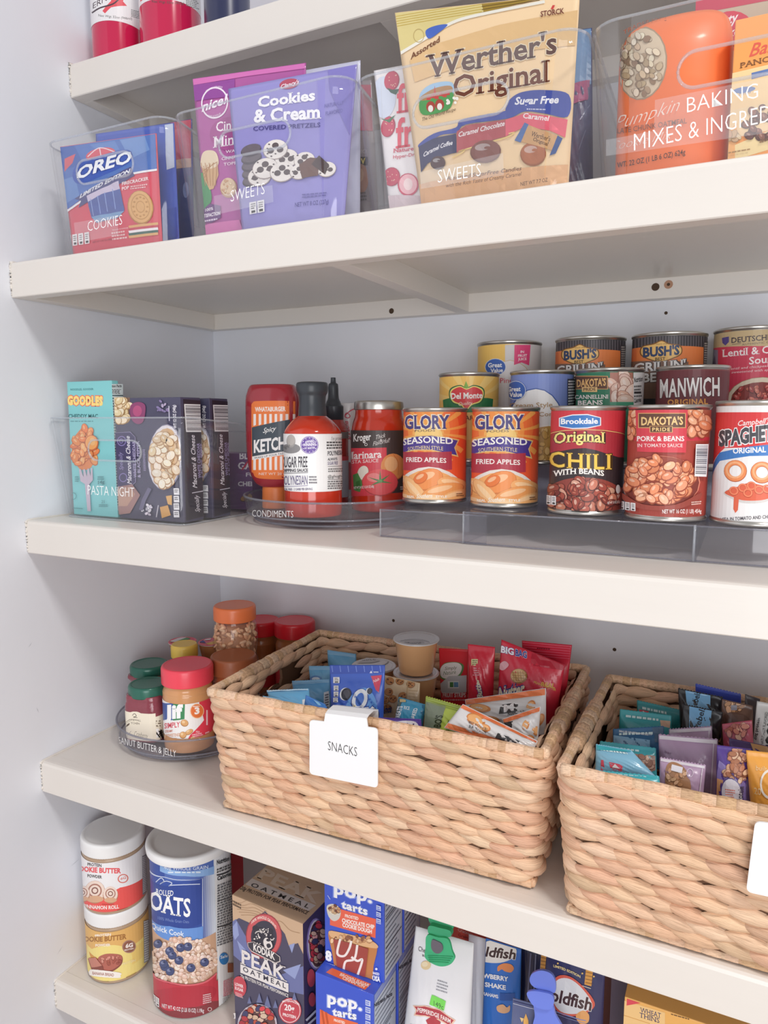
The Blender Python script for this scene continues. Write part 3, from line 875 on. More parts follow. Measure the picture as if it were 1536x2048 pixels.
# clip-on name cards
WHITEP = solid('white_card_plastic', '#f8f8fa', .35, 0, .1)
def name_card(P, q, tab, text, label):
    ctr = P.pos(*P.uv(*[sum(p[i] for p in q)/4 for i in (0, 1)]))
    root = thing('basket_name_card', ctr, label, 'name card', 'white clip-on cards on the baskets')
    pts = [V(P.uv(*p)) for p in q]        # TL TR BR BL
    w = pts[1]-pts[0]; out = []
    r = .005
    for i, p in enumerate(pts):
        a = (pts[i-1]-p).normalized(); b = (pts[(i+1) % 4]-p).normalized()
        for k in range(5):
            t = k/4; out.append(p+a*r*(1-t)**2+b*r*t*t)
    t0, t1 = pts[0].lerp(pts[1], tab[0]), pts[0].lerp(pts[1], tab[1]); up = (pts[0]-pts[3]).normalized()
    # body outline with its raised tab: insert tab between TL and TR
    tabp = [t0, t0+up*.0100+(t1-t0)*.03, t1+up*.0100-(t1-t0)*.03, t1]
    ol = out[:5][::1]+tabp+out[5:]
    mk('card', *extrude([P.pos(p.x, p.y, .0022) for p in ol], -P.N*.0016), root, WHITEP, smooth=False)
    hk = [P.pos(tabp[1].x, tabp[1].y, .002), P.pos(tabp[2].x, tabp[2].y, .002)]
    prof = [(0, 0), (-.006, .0018), (-.018, .0018), (-.0300, -.003), (-.0305, -.020)]
    vs, fs = [], []
    for e in (0, .0013):
        for d, z in prof:
            for p in hk: vs.append(p+P.N*(d+(e if z < 0 or d == -.0305 else 0))+V((0, 0, z+(0 if e == 0 else -.0013))))
    n = len(prof)*2
    for i in range(len(prof)-1):
        fs.append((2*i, 2*i+1, 2*i+3, 2*i+2)); fs.append(tuple(k+n for k in (2*i+2, 2*i+3, 2*i+1, 2*i)))
    for i in range(len(prof)-1):
        fs += [(2*i, 2*i+2, n+2*i+2, n+2*i), (2*i+3, 2*i+1, n+2*i+1, n+2*i+3)]
    fs += [(1, 0, n, n+1), (n-2, n-1, 2*n-1, 2*n-2)]
    mk('hook', vs, fs, root, WHITEP, smooth=False)
    A = Art(P); A.base = .0024; A.T(text[0], text[1], text[2], text[3], '#333', -.012); A.build('lettering', root, DARK_INK)
    return root
tl = math.degrees(math.atan2(.012, .154))
BP = Plane(O_ := V((.303, .006, Z4+.154))+V((.2*0.999, .2*.038, 0)), 2.2, 0)
BP.O = BP.O+BP.N*.0105
BP.N = (BP.N-V((0, 0, 1))*.05).normalized(); BP.Vv = BP.N.cross(BP.U)
c1 = name_card(BP, [(621, 1438), (757, 1455), (757, 1574), (621, 1546)], (.22, .86), ('SNACKS', (658, 1498), (716, 1511), 19), 'white card reading SNACKS clipped to the left basket')
c2 = copy_tree(c1, 'white card on the right basket, cut off by the picture edge', (.4400, -.014, .002))

# ================================================================== top shelf
SYRUP = solid('crimson_syrup_bottle', '#c81e4e', .12, 0, .5)
NAVY = solid('navy_bottle', '#2b3052', .3, 0, .3)
def syrup(x, y, r, label, m, lab, art=None):
    root = thing('syrup_bottle', (x, y, Z1), label, 'bottle', None)
    pr = sprof([(r*.8, Z1+.0012), (r*.96, Z1+.002), (r, Z1+.008), (r, Z1+.15), (r*.9, Z1+.175), (r*.45, Z1+.205), (r*.34, Z1+.225), (r*.33, Z1+.25)])
    mk('bottle_body', *lathe(pr, x, y, 56), root, m)
    mk('screw_cap', *lathe(rcurve([(r*.40, Z1+.246), (r*.42, Z1+.249), (r*.42, Z1+.272), (r*.38, Z1+.274)]), x, y, 40), root, solid('white_cap', '#eeeeee', .4))
    if lab:
        C = Cyl(x, y, r+.0003); A = Art(C, (-PI*r, Z1+.0, PI*r, Z1+.14))
        A.full(-PI*C.r, Z1+lab, PI*C.r, Z1+.135, '#eceaec'); art(A); A.build('label', root, PAPER)
    return root
def sy1(A):
    A.poly([(205, 22), (222, 2), (226, -20), (252, -20), (246, 3), (254, 12), (222, 15), (210, 27)], '#e2525e')
    A.curve([(184, 26), (200, 16), (226, 8), (240, -4)], 3, '#4a3a44').T('ERNS', (186, 18), (222, -4), 12, '#4a3a44')
    A.T('Net Wgt 32oz (946ml)', (197, 33), (264, 40), 5, '#555'); A.fine([(262, 18), (284, 24), (284, 40), (262, 34)], 5, '#888')
def sy2(A):
    A.T('Net Wgt 32oz (907g)', (304, 5), (368, 9), 5, '#555'); A.fine([(372, -4), (398, 2), (398, 20), (372, 12)], 5, '#888')
    A.poly([(281, 4), (294, -4), (292, -20), (280, -16)], '#e2525e')
syrup(.046, .158, .0345, 'crimson syrup bottle nearest the wall on the top shelf', SYRUP, .048, sy1)
syrup(.133, .168, .0402, 'crimson syrup bottle second from the wall on the top shelf', SYRUP, .056, sy2)
syrup(.229, .168, .0293, 'navy blue bottle right of the crimson ones on the top shelf', NAVY, 0)

def sk2(*a, **k): return sack(*a, floor=Z2+.0028, **k)
# ================================================================== second shelf: sweets and baking
# blue sandwich cookie pack
r, A = sk2('cookie_pack', 'blue and red cookie pack in front in the leftmost clear bin', 'cookie pack',
            [(121, 294), (313, 267), (326, 502), (150, 530)], .0445, .006, '#dc5566', seal=(.02, .03), wr=.06)
A.poly([(112, 288), (320, 258), (326, 336), (268, 345), (234, 354), (150, 409), (126, 424)], '#4d74bd')
for q, c in (([(118, 296), (150, 292), (168, 330), (128, 340)], '#3f63b0'), ([(240, 280), (290, 272), (300, 300), (262, 318)], '#6f93cd'), ([(128, 360), (150, 352), (160, 392), (132, 408)], '#6a8fcb'), ([(180, 290), (230, 282), (240, 300), (200, 305)], '#5f86c8')): A.poly(q, c)
A.curve([(124, 430), (150, 412), (190, 384), (235, 357), (268, 347), (326, 338)], 4, '#f4f2f4')
A.poly([(130, 318), (152, 308), (146, 326), (130, 344)], '#d8616e')
A.ell(202, 309, 30, 13, '#dd5566', -12).curve([(176, 314), (200, 296), (232, 305)], 2, '#f2d6da').curve([(200, 297), (204, 318)], 2, '#f2d6da')
A.spl([(146, 352), (156, 330), (200, 312), (250, 300), (264, 306), (262, 324), (210, 350), (160, 368)], '#2f56b4')
A.T('OREO', (152, 361), (262, 325), 25, '#f6f8fb', .035, 0, 3, '#1f3f96', .05, 0, 5)
A.poly([(150, 398), (205, 364), (262, 334), (270, 352), (215, 383), (158, 416), (163, 402)], '#4a4a80')
A.T('LIMITED EDITION', (160, 397), (259, 346), 9, '#f2f2f6', .03, 0, 2, None, 0, 0, 3)
A.poly([(174, 392), (238, 362), (250, 420), (240, 430), (190, 440), (184, 436)], '#4f62a6').poly([(174, 392), (238, 362), (241, 378), (205, 388), (177, 404)], '#cfc4da')
for k in (0, 14, 28, 44): A.curve([(182+k, 398-k*.45), (188+k, 432-k*.3)], 1.6, '#8ea2d6')
A.poly([(184, 434), (250, 422), (236, 436), (194, 446)], '#7fa6cf')
A.T('FIRECRACKER', (245, 371), (298, 360), 6.5, '#f8e6e6', .03).T('POP', (245, 381), (259, 378), 6.5, '#f8e6e6', .03).fine([(262, 372), (300, 366), (300, 376), (262, 380)], 2, '#f0c8c8')
A.ell(282, 415, 26, 34, '#b98445', -8).ell(282, 414, 24, 32, '#dfae70', -8).ringe(282, 414, 19, 26, .08, '#c4904f', 24, -8).ringe(282, 414, 9, 12, .14, '#c4904f', 20, -8)
for k in range(12): A.ell(282+14*cos(k*PI/6), 414+19*sin(k*PI/6), 2.4, 2, '#c4904f')
for k, c in enumerate(('#e0ae72', '#c8485c', '#f2eef0', '#40665c', '#e0ae72')): A.poly([(258, 452+k*5), (317, 445+k*5), (318, 450+k*5), (260, 457+k*5)], c)
A.T('Naturally & Artificially', (226, 462), (258, 457), 3, '#f5dede').fine([(224, 464), (258, 459), (258, 478), (226, 482)], 3, '#f2caca')
A.facts([(133, 472), (181, 464), (182, 487), (134, 494)], 4).T('NET WT 9.96 OZ (282g)', (187, 487), (226, 480), 4, '#8c2c3c')
A.build('printed_front', r, FILM)
r, A = sk2('cookie_pack', 'plain blue cookie pack edge showing behind the red and blue one', 'cookie pack', [(192, 268), (348, 246), (360, 506), (204, 536)], .076, .008, '#3f5cc0')
A.poly([(330, 250), (356, 246), (360, 330), (334, 340)], '#c8d4ea').poly([(330, 420), (366, 410), (368, 470), (334, 480)], '#3a55b4'); A.build('printed_front', r, FILM)
r, A = sk2('cookie_pack', 'dark blue cookie pack with a red top at the back of the leftmost bin', 'cookie pack', [(240, 262), (384, 238), (388, 480), (250, 510)], .125, .012, '#3a4688')
A.poly([(340, 235), (392, 232), (394, 322), (342, 330)], '#c05062').poly([(342, 322), (394, 314), (394, 332), (342, 340)], '#c8a08c').ell(372, 380, 6, 16, '#8f9ed0'); A.build('printed_front', r, FILM)

# purple pouch
r, A = sk2('candy_pouch', 'magenta pouch with a waffle cone, left in the second bin', 'pouch', [(386, 158), (612, 126), (606, 468), (416, 496)], .0635, .0075, '#b3579f', pouch=True, seal=(.05, 0), part='pouch')
A.poly([(376, 150), (620, 116), (620, 136), (500, 152), (378, 172)], '#d871b8').poly([(378, 172), (470, 158), (470, 192), (380, 204)], '#93409a')
A.curve([(380, 160), (384, 300), (400, 470)], 2, '#e6bfe0')
A.ringe(430, 206, 27, 32, .1, '#f5e9f4', 30, 8).T('nice!', (404, 224), (456, 206), 19, '#f8eef8', .03, .25)
A.T('TRUE HONEST', (412, 186), (446, 178), 4, '#f0dcee', .01, 0, 5).T('DELICIOUS', (418, 234), (442, 229), 4, '#f0dcee', .01, 0, -3)
A.ell(462, 268, 42, 34, '#a8478f').T('Cinni', (433, 264), (480, 257), 20, '#f8eef4', .01, 0, 0, None, 0, 1).T('Minis', (427, 296), (486, 287), 23, '#f8eef4', .01, 0, 0, None, 0, 1)
A.T('WAFFLE', (452, 307), (492, 302), 6, '#f2dcec', .02).T('CINNAMON', (444, 321), (494, 315), 6, '#f2dcec', .02).T('TOPPED', (448, 332), (488, 327), 6, '#f2dcec', .02)
A.spl([(398, 352), (412, 346), (420, 372), (424, 400), (412, 420), (404, 412), (402, 380)], '#4d9a62')
A.poly([(402, 330), (436, 322), (438, 350), (428, 378), (420, 380), (410, 360)], '#d6ac7c').spl([(404, 312), (412, 302), (428, 302), (436, 312), (437, 330), (420, 338), (403, 334)], '#ecd8b8')
for k in range(5): A.line([(403+k*8, 326), (412+k*5, 372)], 1.4, '#b98756').line([(436-k*7, 324+k*2), (404+k*3, 344+k*6)], 1.4, '#b98756')
A.ell(458, 376, 17, 20, '#b78a68').ell(457, 374, 15, 18, '#e2c6a4').blobs(457, 374, 12, 14, 12, 3, ['#d0a47c', '#e8d2b2'], '#b98c62')
A.poly([(404, 424), (420, 408), (442, 412), (443, 436), (424, 446), (405, 444)], '#6b3f7e').T('SATISFACTION', (403, 437), (442, 430), 7, '#f4ecf4', .03).T('100%', (412, 424), (428, 420), 6, '#f4ecf4', .02).fine([(410, 440), (438, 435), (438, 441), (410, 446)], 1, '#e0d0e4')
A.poly([(398, 452), (480, 440), (490, 470), (400, 480)], '#d877b4')
A.build('printed_front', r, FILM)
# lavender pretzel pouch
r, A = sk2('pretzel_pouch', 'lavender pouch of covered pretzels, front of the second bin', 'pouch', [(457, 178), (714, 129), (688, 450), (487, 482)], .0475, .008, '#9690d0', pouch=True, seal=(.05, 0), part='pouch')
A.poly([(655, 130), (740, 112), (725, 240), (700, 270), (660, 180)], '#8179c2')
A.ell(579, 168, 20, 10, '#b84a62', -12).T("Clancy's", (562, 178), (599, 167), 8, '#f4f0f8', .02, .25)
A.T('Cookies', (516, 215), (631, 200), 21, '#fbfafd', .035, 0, 0, None, 0, .9).T('& Cream', (508, 245), (643, 236), 26, '#fbfafd', .035, 0, 0, None, 0, .9)
A.T('COVERED PRETZELS', (507, 262), (641, 254), 9, '#453e86', .015)
A.T('NATURALLY', (650, 216), (688, 209), 8, '#6a64aa').T('FLAVORED', (652, 231), (686, 225), 8, '#6a64aa')
for k in range(5): A.ell(506-k*.8, 362-k*15, 21, 12, '#4e4650', -16).ell(506-k*.8, 359-k*15, 20, 10, '#6b616a', -16)
for u, v, s in ((520, 354, 1), (574, 318, 1), (610, 322, .9), (552, 300, 1.05), (532, 338, 1.1), (566, 345, 1.05), (655, 340, .8), (600, 345, .8)):
    A.ell(u, v, 24*s, 19*s, '#a89a96', -15).ell(u, v-1, 23*s, 18*s, '#efe8e2', -15)
    for a, b in ((-9, 2), (9, 0), (0, -8)): A.ell(u+a*s, v+b*s, 6.5*s, 5.5*s, '#5e5254', -15)
    for _ in range(6): A.ell(u+R_.uniform(-18, 18)*s, v+R_.uniform(-14, 14)*s, 2.2, 1.6, '#5b4f50', 0, 7)
A.poly([(600, 330), (622, 316), (640, 318), (638, 352), (606, 358)], '#6e5048').poly([(625, 330), (640, 312), (660, 330), (652, 350)], '#4c3c3c')
A.facts([(500, 406), (531, 400), (532, 424), (501, 430)], 2).T('NET WT 8 OZ (227g)', (592, 415), (659, 408), 9, '#4b448c', .005).fine([(606, 388), (658, 384), (658, 393), (606, 398)], 2, '#6a64a6')
A.build('printed_front', r, FILM)
r, A = sk2('candy_pouch', 'silvery pouch top peeking behind the lavender pretzel pouch', 'pouch', [(560, 150), (721, 121), (720, 440), (570, 470)], .090, .012, '#c9c9de', pouch=True, part='pouch')
A.poly([(716, 125), (724, 122), (726, 160), (718, 165)], '#e8e8f2'); A.build('printed_front', r, FILM)
r, A = sk2('candy_pouch', 'brown pouch showing at the right end of the second bin', 'pouch', [(600, 180), (743, 160), (758, 448), (640, 470)], .125, .014, '#8f8488', pouch=True, part='pouch')
A.rect(700, 170, 760, 262, '#b85468').rect(706, 314, 736, 331, '#3a3432').T('V', (722, 328), (731, 327), 11, '#d8c46a', .03).ell(722, 358, 15, 30, '#a87a68').ell(720, 350, 8, 14, '#c29a80').fine([(712, 384), (736, 382), (736, 402), (712, 404)], 3, '#5c5054').T('CHO', (708, 309), (734, 306), 8, '#b9b0b4'); A.build('printed_front', r, FILM)

# strawberry pouch
r, A = sk2('fruit_pouch', 'white pouch with strawberries, left in the third bin', 'pouch', [(748, 142), (905, 112), (910, 412), (782, 438)], .0655, .006, '#f1eced', pouch=True, part='pouch')
A.poly([(728, 140), (752, 138), (734, 156)], '#e05a5e').ell(768, 195, 24, 42, '#d7dff0')
def berry(A, u, v, a, b, c='#c94a64'):
    A.ell(u, v, a, b, '#a93550', 12).ell(u-1, v, a*.93, b*.94, c, 12)
    for k in range(9): A.ell(u+R_.uniform(-a, a)*.6, v+R_.uniform(-b, b)*.65, 1, 1.3, '#efc8b0', 0, 6)
berry(A, 784, 162, 15, 20); A.poly([(774, 176), (786, 180), (800, 178), (792, 190), (782, 186)], '#3f5f50')
berry(A, 777, 254, 14, 21); A.poly([(762, 238), (776, 240), (792, 230), (780, 246)], '#4f7a58')
A.T('fruit', (794, 226), (880, 214), 58, '#e8566a', .02, 0, 0, None, 0, 1).T('free', (792, 296), (880, 284), 60, '#e8566a', .02, 0, 0, None, 0, 1)
A.T("Nature's", (787, 306), (836, 300), 8, '#d0566c', .02, 0, 0, None, 0, 1).T('Hyper-Dried', (787, 318), (842, 311), 7, '#d0566c', .01)
berry(A, 784, 354, 17, 19); A.ell(817, 370, 21, 23, '#c9506a').ell(817, 369, 18, 20, '#f0b8c0').ell(817, 369, 9, 12, '#f6dcdc')
A.rect(762, 392, 850, 440, '#d9c6cc'); A.build('printed_front', r, FILM)
# golden candy pouch
r, A = sk2('candy_pouch', 'golden cream pouch of sugar-free caramel candies in the third bin', 'pouch', [(790, 26), (1160, -14), (1136, 390), (846, 430)], .0475, .0095, '#e9cba2', pouch=True, seal=(.02, 0), part='pouch', wr=.04)
A.poly([(820, 120), (880, 86), (1000, 50), (1160, 20), (1160, 90), (1000, 110), (830, 165)], '#ecc590')
A.poly([(784, 20), (962, -6), (968, 24), (900, 46), (845, 80), (798, 112)], '#e6d592')
for k in range(5): A.line([(790, 34+k*5), (964, 4+k*5)], 1.4, '#c9ac4e')
A.poly([(960, -6), (1080, -20), (1085, -4), (968, 26)], '#a88a3a')
for k in range(4): A.line([(964, 2+k*6), (1080, -14+k*5)], 1.4, '#6b5320')
A.curve([(800, 108), (850, 78), (905, 46), (960, 30), (1090, 4)], 6, '#f6f2e6').spl([(852, 62), (872, 52), (896, 50), (878, 66), (858, 78)], '#5070c8')
A.ringe(838, 72, 11, 14, .12, '#c9b070').T('Assorted', (822, 120), (880, 84), 12, '#7b4a30', .02)
A.T("Werther's", (852, 157), (1114, 106), 46, '#6f5550', .02, 0, 0, '#f7e8cc', .025, 1)
A.T('Original', (906, 196), (1100, 163), 44, '#74402f', .02, 0, 0, '#f7e8cc', .025, 1)
A.spl([(842, 186), (866, 168), (905, 166), (906, 200), (895, 218), (850, 228), (840, 210)], '#a9cdea')
A.spl([(841, 200), (868, 190), (904, 184), (906, 206), (892, 222), (846, 230)], '#5aa35e').spl([(840, 196), (868, 178), (900, 172), (905, 184), (880, 192), (848, 202)], '#b98a58')
for u, v in ((858, 196), (866, 192), (874, 194), (882, 188), (890, 190), (896, 186)): A.poly([(u-4, v+5), (u-4, v-1), (u, v-5), (u+4, v-1), (u+4, v+5)], '#d0504c')
A.poly([(868, 190), (870, 172), (873, 190)], '#d0504c')
for u, v in ((862, 214), (880, 210)): A.ell(u, v, 9, 11, '#b0483c').ell(u, v+4, 5, 7, '#f4efe8')
for k in range(9): A.ell(R_.uniform(894, 916), R_.uniform(196, 214), 3, 3, '#fbf8ee', 0, 8)
A.T('The Old World Recipe', (845, 243), (912, 222), 7, '#6b5846', 0, .2)
A.spl([(1012, 218), (1020, 200), (1045, 185), (1090, 181), (1138, 190), (1136, 234), (1090, 228), (1050, 224), (1016, 238), (932, 250), (915, 266), (880, 272), (846, 296), (838, 290), (868, 268), (912, 256), (920, 242), (950, 234), (1006, 224)], '#4a58a8')
A.T('Sugar Free', (1030, 210), (1118, 207), 15, '#f5f4fa', .03, .25).fine([(1054, 217), (1094, 218), (1094, 222), (1054, 221)], 1, '#d8d8ee')
A.poly([(838, 294), (870, 277), (913, 268), (914, 306), (880, 315), (856, 328), (843, 346)], '#3d3d62').poly([(914, 264), (932, 252), (1012, 240), (1012, 274), (950, 292), (914, 306)], '#bb5c62').poly([(1012, 240), (1054, 226), (1136, 240), (1131, 276), (1100, 262), (1050, 254), (1012, 274)], '#e8697a')
A.T('Caramel Coffee', (848, 315), (906, 290), 9, '#f3f0f4', .02, .25, 3).T('Caramel Chocolate', (918, 275), (1010, 252), 10, '#f6eeee', .02, .25).T('Caramel', (1047, 237), (1100, 243), 11, '#fbf0f0', .02, .25)
A.curve([(905, 316), (925, 306), (930, 300), (918, 304), (950, 294), (1012, 276), (1030, 266), (1018, 268)], 2.4, '#f3d48c')
for u, v, a, b, c in ((972, 303, 31, 23, '#8a5850'), (1067, 308, 26, 24, '#b5704e'), (877, 326, 15, 13, '#54383a')): A.ell(u, v+1, a, b, mixc(c, '#000', .25), -8).ell(u, v-1, a*.95, b*.92, c, -8).ell(u-a*.2, v-b*.35, a*.5, b*.3, mixc(c, '#fff', .3), -8).ell(u+a*.1, v-b*.3, a*.2, b*.12, c, -8)
A.poly([(1050, 248), (1122, 276), (1112, 304), (1036, 282)], '#d4a676').poly([(1050, 246), (1058, 250), (1042, 286), (1030, 282)], '#5a78b0').poly([(1116, 272), (1126, 278), (1112, 308), (1100, 312)], '#3f5a94').T("Werther's", (1062, 272), (1100, 284), 9, '#5a3f34', .01, 0, 0, None, 0, 1, 3).T('Original', (1066, 282), (1096, 293), 7, '#5a3f34', .01, 0, 0, None, 0, 1, 3)
A.poly([(840, 370), (1140, 330), (1141, 400), (846, 440)], '#e3b184')
A.T('Assorted SugarFree Candies', (893, 362), (1044, 341), 8, '#6f5040', .01, .2).T('with the Rich Taste of Creamy Caramel', (893, 376), (1044, 352), 8, '#6f5040', 0, .2).T('NET WT 7.7 OZ', (1042, 373), (1096, 364), 8, '#5d4236')
A.T('STORCK', (1082, 35), (1129, 28), 11, '#7a3f34', .02).poly([(1102, 20), (1106, 12), (1111, 12), (1107, 20)], '#d84a4a')
A.build('printed_front', r, FOILB)
r, A = sk2('candy_pouch', 'dark blue pouch at the right end behind the golden candy pouch', 'pouch', [(1085, 70), (1184, 56), (1186, 372), (1090, 390)], .135, .013, '#434a72', pouch=True, part='pouch')
A.poly([(1140, 60), (1204, 50), (1200, 160), (1150, 180)], '#6a8cb4').poly([(1140, 170), (1180, 160), (1176, 200), (1142, 210)], '#a04a78').line([(1160, 240), (1180, 210)], 1.5, '#8088a8').line([(1158, 300), (1172, 260)], 1.5, '#8088a8'); A.build('printed_front', r, FILM)

# orange cookie-mix pack with rounded top
O = Oval(.789, .082, 0, sprof([(Z2+.0035, .0450, .030), (Z2+.010, .0470, .034), (Z2+.10, .0475, .035), (Z2+.125, .0465, .031), (Z2+.140, .042, .022), (Z2+.147, .034, .012), (Z2+.1485, .028, .008)]))
r = thing('mix_pack', (.789, .082, Z2), 'rounded orange cookie mix pack in the widest clear bin', 'baking mix')
O.body('pack_body', r, CARD, '#f07a44')
A = Art(O)
A.T("TRADER JOE'S", (1247, 70), (1334, 44), 9, '#a04c2a', 0, 0, 7)
A.ell(1284, 128, 50, 73, '#a88e74', 8).ell(1284, 128, 47, 70, '#d3bfa4', 8).blobs(1284, 128, 42, 62, 70, 8, ['#dccbb0', '#c9b294', '#e6d8c0', '#b59c7c', '#8f7258'], '#8d745a', asp=.7)
A.T('Pumpkin', (1229, 262), (1360, 222), 27, '#fbe3d4', -.015, .5).T('CHOCOLATE CHUNK OATMEAL', (1186, 277), (1374, 248), 11, '#7c4c3c', .005).T('Cookie Mix', (1222, 303), (1345, 278), 18, '#fbe3d4', -.02, .5)
A.T('NET WT. 22 OZ (1 LB 6 OZ) 624g', (1212, 342), (1371, 310), 11, '#513028', .01)
A.build('printed_front', r, CARD)
# red-topped cake mix box behind
q0 = AT(1330, 100, .135); r, F, S, T = carton('mix_carton', (.80, .135, Z2+.003), .19, .055, .201, 0, 'tan cake mix carton with a red emblem behind the orange pack', 'baking mix', '#c6b29c')
A = Art(F, (0, 0, .19, .201)); A.poly([(1290, 20), (1700, -60), (1700, -30), (1290, 48)], '#c8405a').ell(1462, 62, 46, 40, '#d63a54', -12)
A.T('Betty', (1424, 58), (1477, 42), 20, '#f8eef0', .02, .3).T('Crocker', (1410, 86), (1490, 66), 18, '#f8eef0', .02, .3).T('ORIGINAL', (1425, 104), (1475, 93), 6, '#5a4034', .02); A.build('printed_front', r, CARD)
r, F, S, T = carton('pancake_carton', (.838, .046, Z2+.003), .14, .030, .1175, 0, 'orange pancake mix carton front right in the widest bin', 'baking mix', '#f7a75c')
A = Art(F, (0, 0, .14, .1175))
A.poly([(1450, 150), (1640, 105), (1640, 190), (1444, 225)], '#fbd9a0').poly([(1440, 225), (1640, 185), (1640, 240), (1436, 282)], '#f6d9a8').poly([(1430, 290), (1475, 245), (1470, 320), (1430, 320)], '#f3b878').poly([(1470, 290), (1536, 262), (1536, 300), (1470, 320)], '#f5e0a8')
A.T('Baker', (1498, 114), (1590, 92), 26, '#e0604e', .01, .4).T('PANCAKE', (1479, 137), (1580, 113), 11, '#8c5c34', .02, 0, 0, None, 0, 1)
A.poly([(1503, 146), (1640, 112), (1640, 124), (1503, 159)], '#6480b8').ell(1488, 180, 23, 6, '#6a84bc', -8).T('Farms', (1478, 192), (1502, 186), 8, '#6a84bc', 0, .3)
A.blobs(1522, 248, 34, 34, 26, 9, ['#7a4a40', '#8f5c4e', '#643a34'], '#4e2e2a', asp=.75, hi='#c9a090').blobs(1470, 275, 18, 10, 10, 8, ['#d9c3a0', '#c9a884'], '#a08460')
A.T('slow', (1519, 287), (1545, 281), 8, '#8a6038', .02, 0, 0, None, 0, 1).fine([(1436, 308), (1500, 297), (1500, 302), (1436, 313)], 1, '#a88858'); A.build('printed_front', r, CARD)

# ================================================================== third shelf: boxed pasta
zb = Z3+.0028
r, F, S, T = carton('pasta_carton', (.0232, .0595, zb), .0845, yat(247, .1077)-.0595, .1835, 0, 'tall teal pasta carton against the left wall of the bin', 'pasta box', '#86d0d3')
A = Art(F, (0, 0, .0845, .19))
A.T('NOODLES, GOODER', (141, 781), (187, 780), 4, '#3c8085', .01)
A.T('GOODLES', (135, 809), (206, 810), 17, '#ffdf86', .075, 0, 0, '#f2604c', .06, 0, 0, 1.1)
A.T('CHEDDY MAC', (137, 836), (196, 836), 8, '#2d6b70', .02).fine([(141, 841), (193, 841), (193, 844), (141, 844)], 1, '#4d9095')
A.spl([(146, 880), (158, 862), (170, 852), (182, 868), (196, 880), (194, 905), (188, 925), (178, 938), (160, 938), (148, 918), (144, 900)], '#e88a4e')
A.blobs(169, 898, 26, 42, 46, 9, ['#f6a25c', '#f0904c', '#f9b574', '#ec8348'], '#c8683a', asp=.6, hi='#fcd2a0').ell(185, 886, 14, 16, '#c8683a').ell(185, 885, 12, 14, '#f8aa5e').ell(187, 883, 6, 8, '#f9c07c')
A.poly([(160, 938), (163, 962), (172, 968), (177, 1022), (184, 1022), (181, 968), (188, 960), (187, 936), (184, 936), (183, 952), (180, 937), (177, 937), (176, 953), (172, 938), (169, 938), (169, 954), (164, 938)], '#cdbccd')
A.T('14g', (198, 968), (211, 967), 7, '#3f8287', .02).fine([(197, 952), (212, 952), (212, 960), (197, 960)], 2, '#4d9095').T('21', (205, 1006), (211, 1006), 6, '#3f8287').fine([(200, 1008), (218, 1008), (218, 1014), (200, 1014)], 2, '#4d9095').ringe(149, 992, 6, 7, .15, '#4d9095').fine([(145, 1014), (172, 1016), (172, 1019), (145, 1017)], 1, '#4d9095').fine([(152, 952), (160, 952), (160, 964), (152, 964)], 3, '#4d9095')
A.build('printed_front', r, CARD)
A = Art(S, (0, 0, S.uv(247, 800)[0], .184)); A.poly([(212, 768), (246, 768), (246, 1020), (228, 1022)], '#dfe9ea').T('Nutrition Facts', (213, 775), (243, 774), 5, '#222', .03).fine([(213, 778), (245, 778), (246, 788), (214, 788)], 4, '#444').poly([(213, 790), (246, 790), (246, 792), (213, 792)], '#2a5358').fine([(215, 794), (246, 794), (246, 880), (219, 880)], 16, '#5a7f82').fine([(219, 884), (246, 884), (246, 1012), (228, 1012)], 24, '#62888a').build('printed_side', r, CARD)
r0, F, S, T = carton('pasta_carton', (.1115, .0595, zb), .1130, .0375, .1600, 0, 'dark violet macaroni carton in front in the pasta bin', 'pasta box', '#4a4862', group=None)
A = Art(F, (0, 0, .1130, .161))
A.poly([(222, 795), (260, 795), (258, 840), (236, 850), (224, 840)], '#7a5a48').blobs(242, 820, 17, 24, 26, 9, ['#f2dcb4', '#e8cfa0', '#f6e6c8'], '#b08a5a', hi='#fff6e0', asp=.7)
A.spl([(262, 812), (278, 804), (292, 812), (288, 842), (276, 848), (264, 838)], '#8f3f6e').ell(276, 822, 9, 11, '#b8507e').blobs(326, 814, 14, 12, 10, 4, ['#8a7aa8', '#b0a0c0'], '#3a3450')
A.poly([(228, 866), (262, 864), (272, 874), (273, 964), (262, 974), (232, 972)], '#3d3560').line([(228, 866), (262, 864), (272, 874), (273, 964), (262, 974), (232, 972)], 1, '#a79cc4', True)
A.ringe(245, 882, 9, 10, .18, '#8a7cb8').ringe(244, 882, 4, 5, .3, '#8a7cb8').ringe(248, 955, 8, 9, .18, '#8a7cb8')
A.T('Macaroni & Cheese', (265, 968), (261, 872), 0, '#f2eef6', .01, .3, 0, None, 0, 0, -9)
A.T('WHITE CHEDDAR', (275, 955), (272, 882), 0, '#b8aed2', .015, 0, 0, None, 0, 0, -6).T('& BLACK PEPPER', (283, 955), (280, 882), 0, '#b8aed2', .015, 0, 0, None, 0, 0, -6).T('Specially', (248, 940), (246, 904), 0, '#9a8fc0', .0, .3, 0, None, 0, 0, -8).fine([(287, 898), (292, 898), (294, 942), (289, 942)], 14, '#a79cc4')
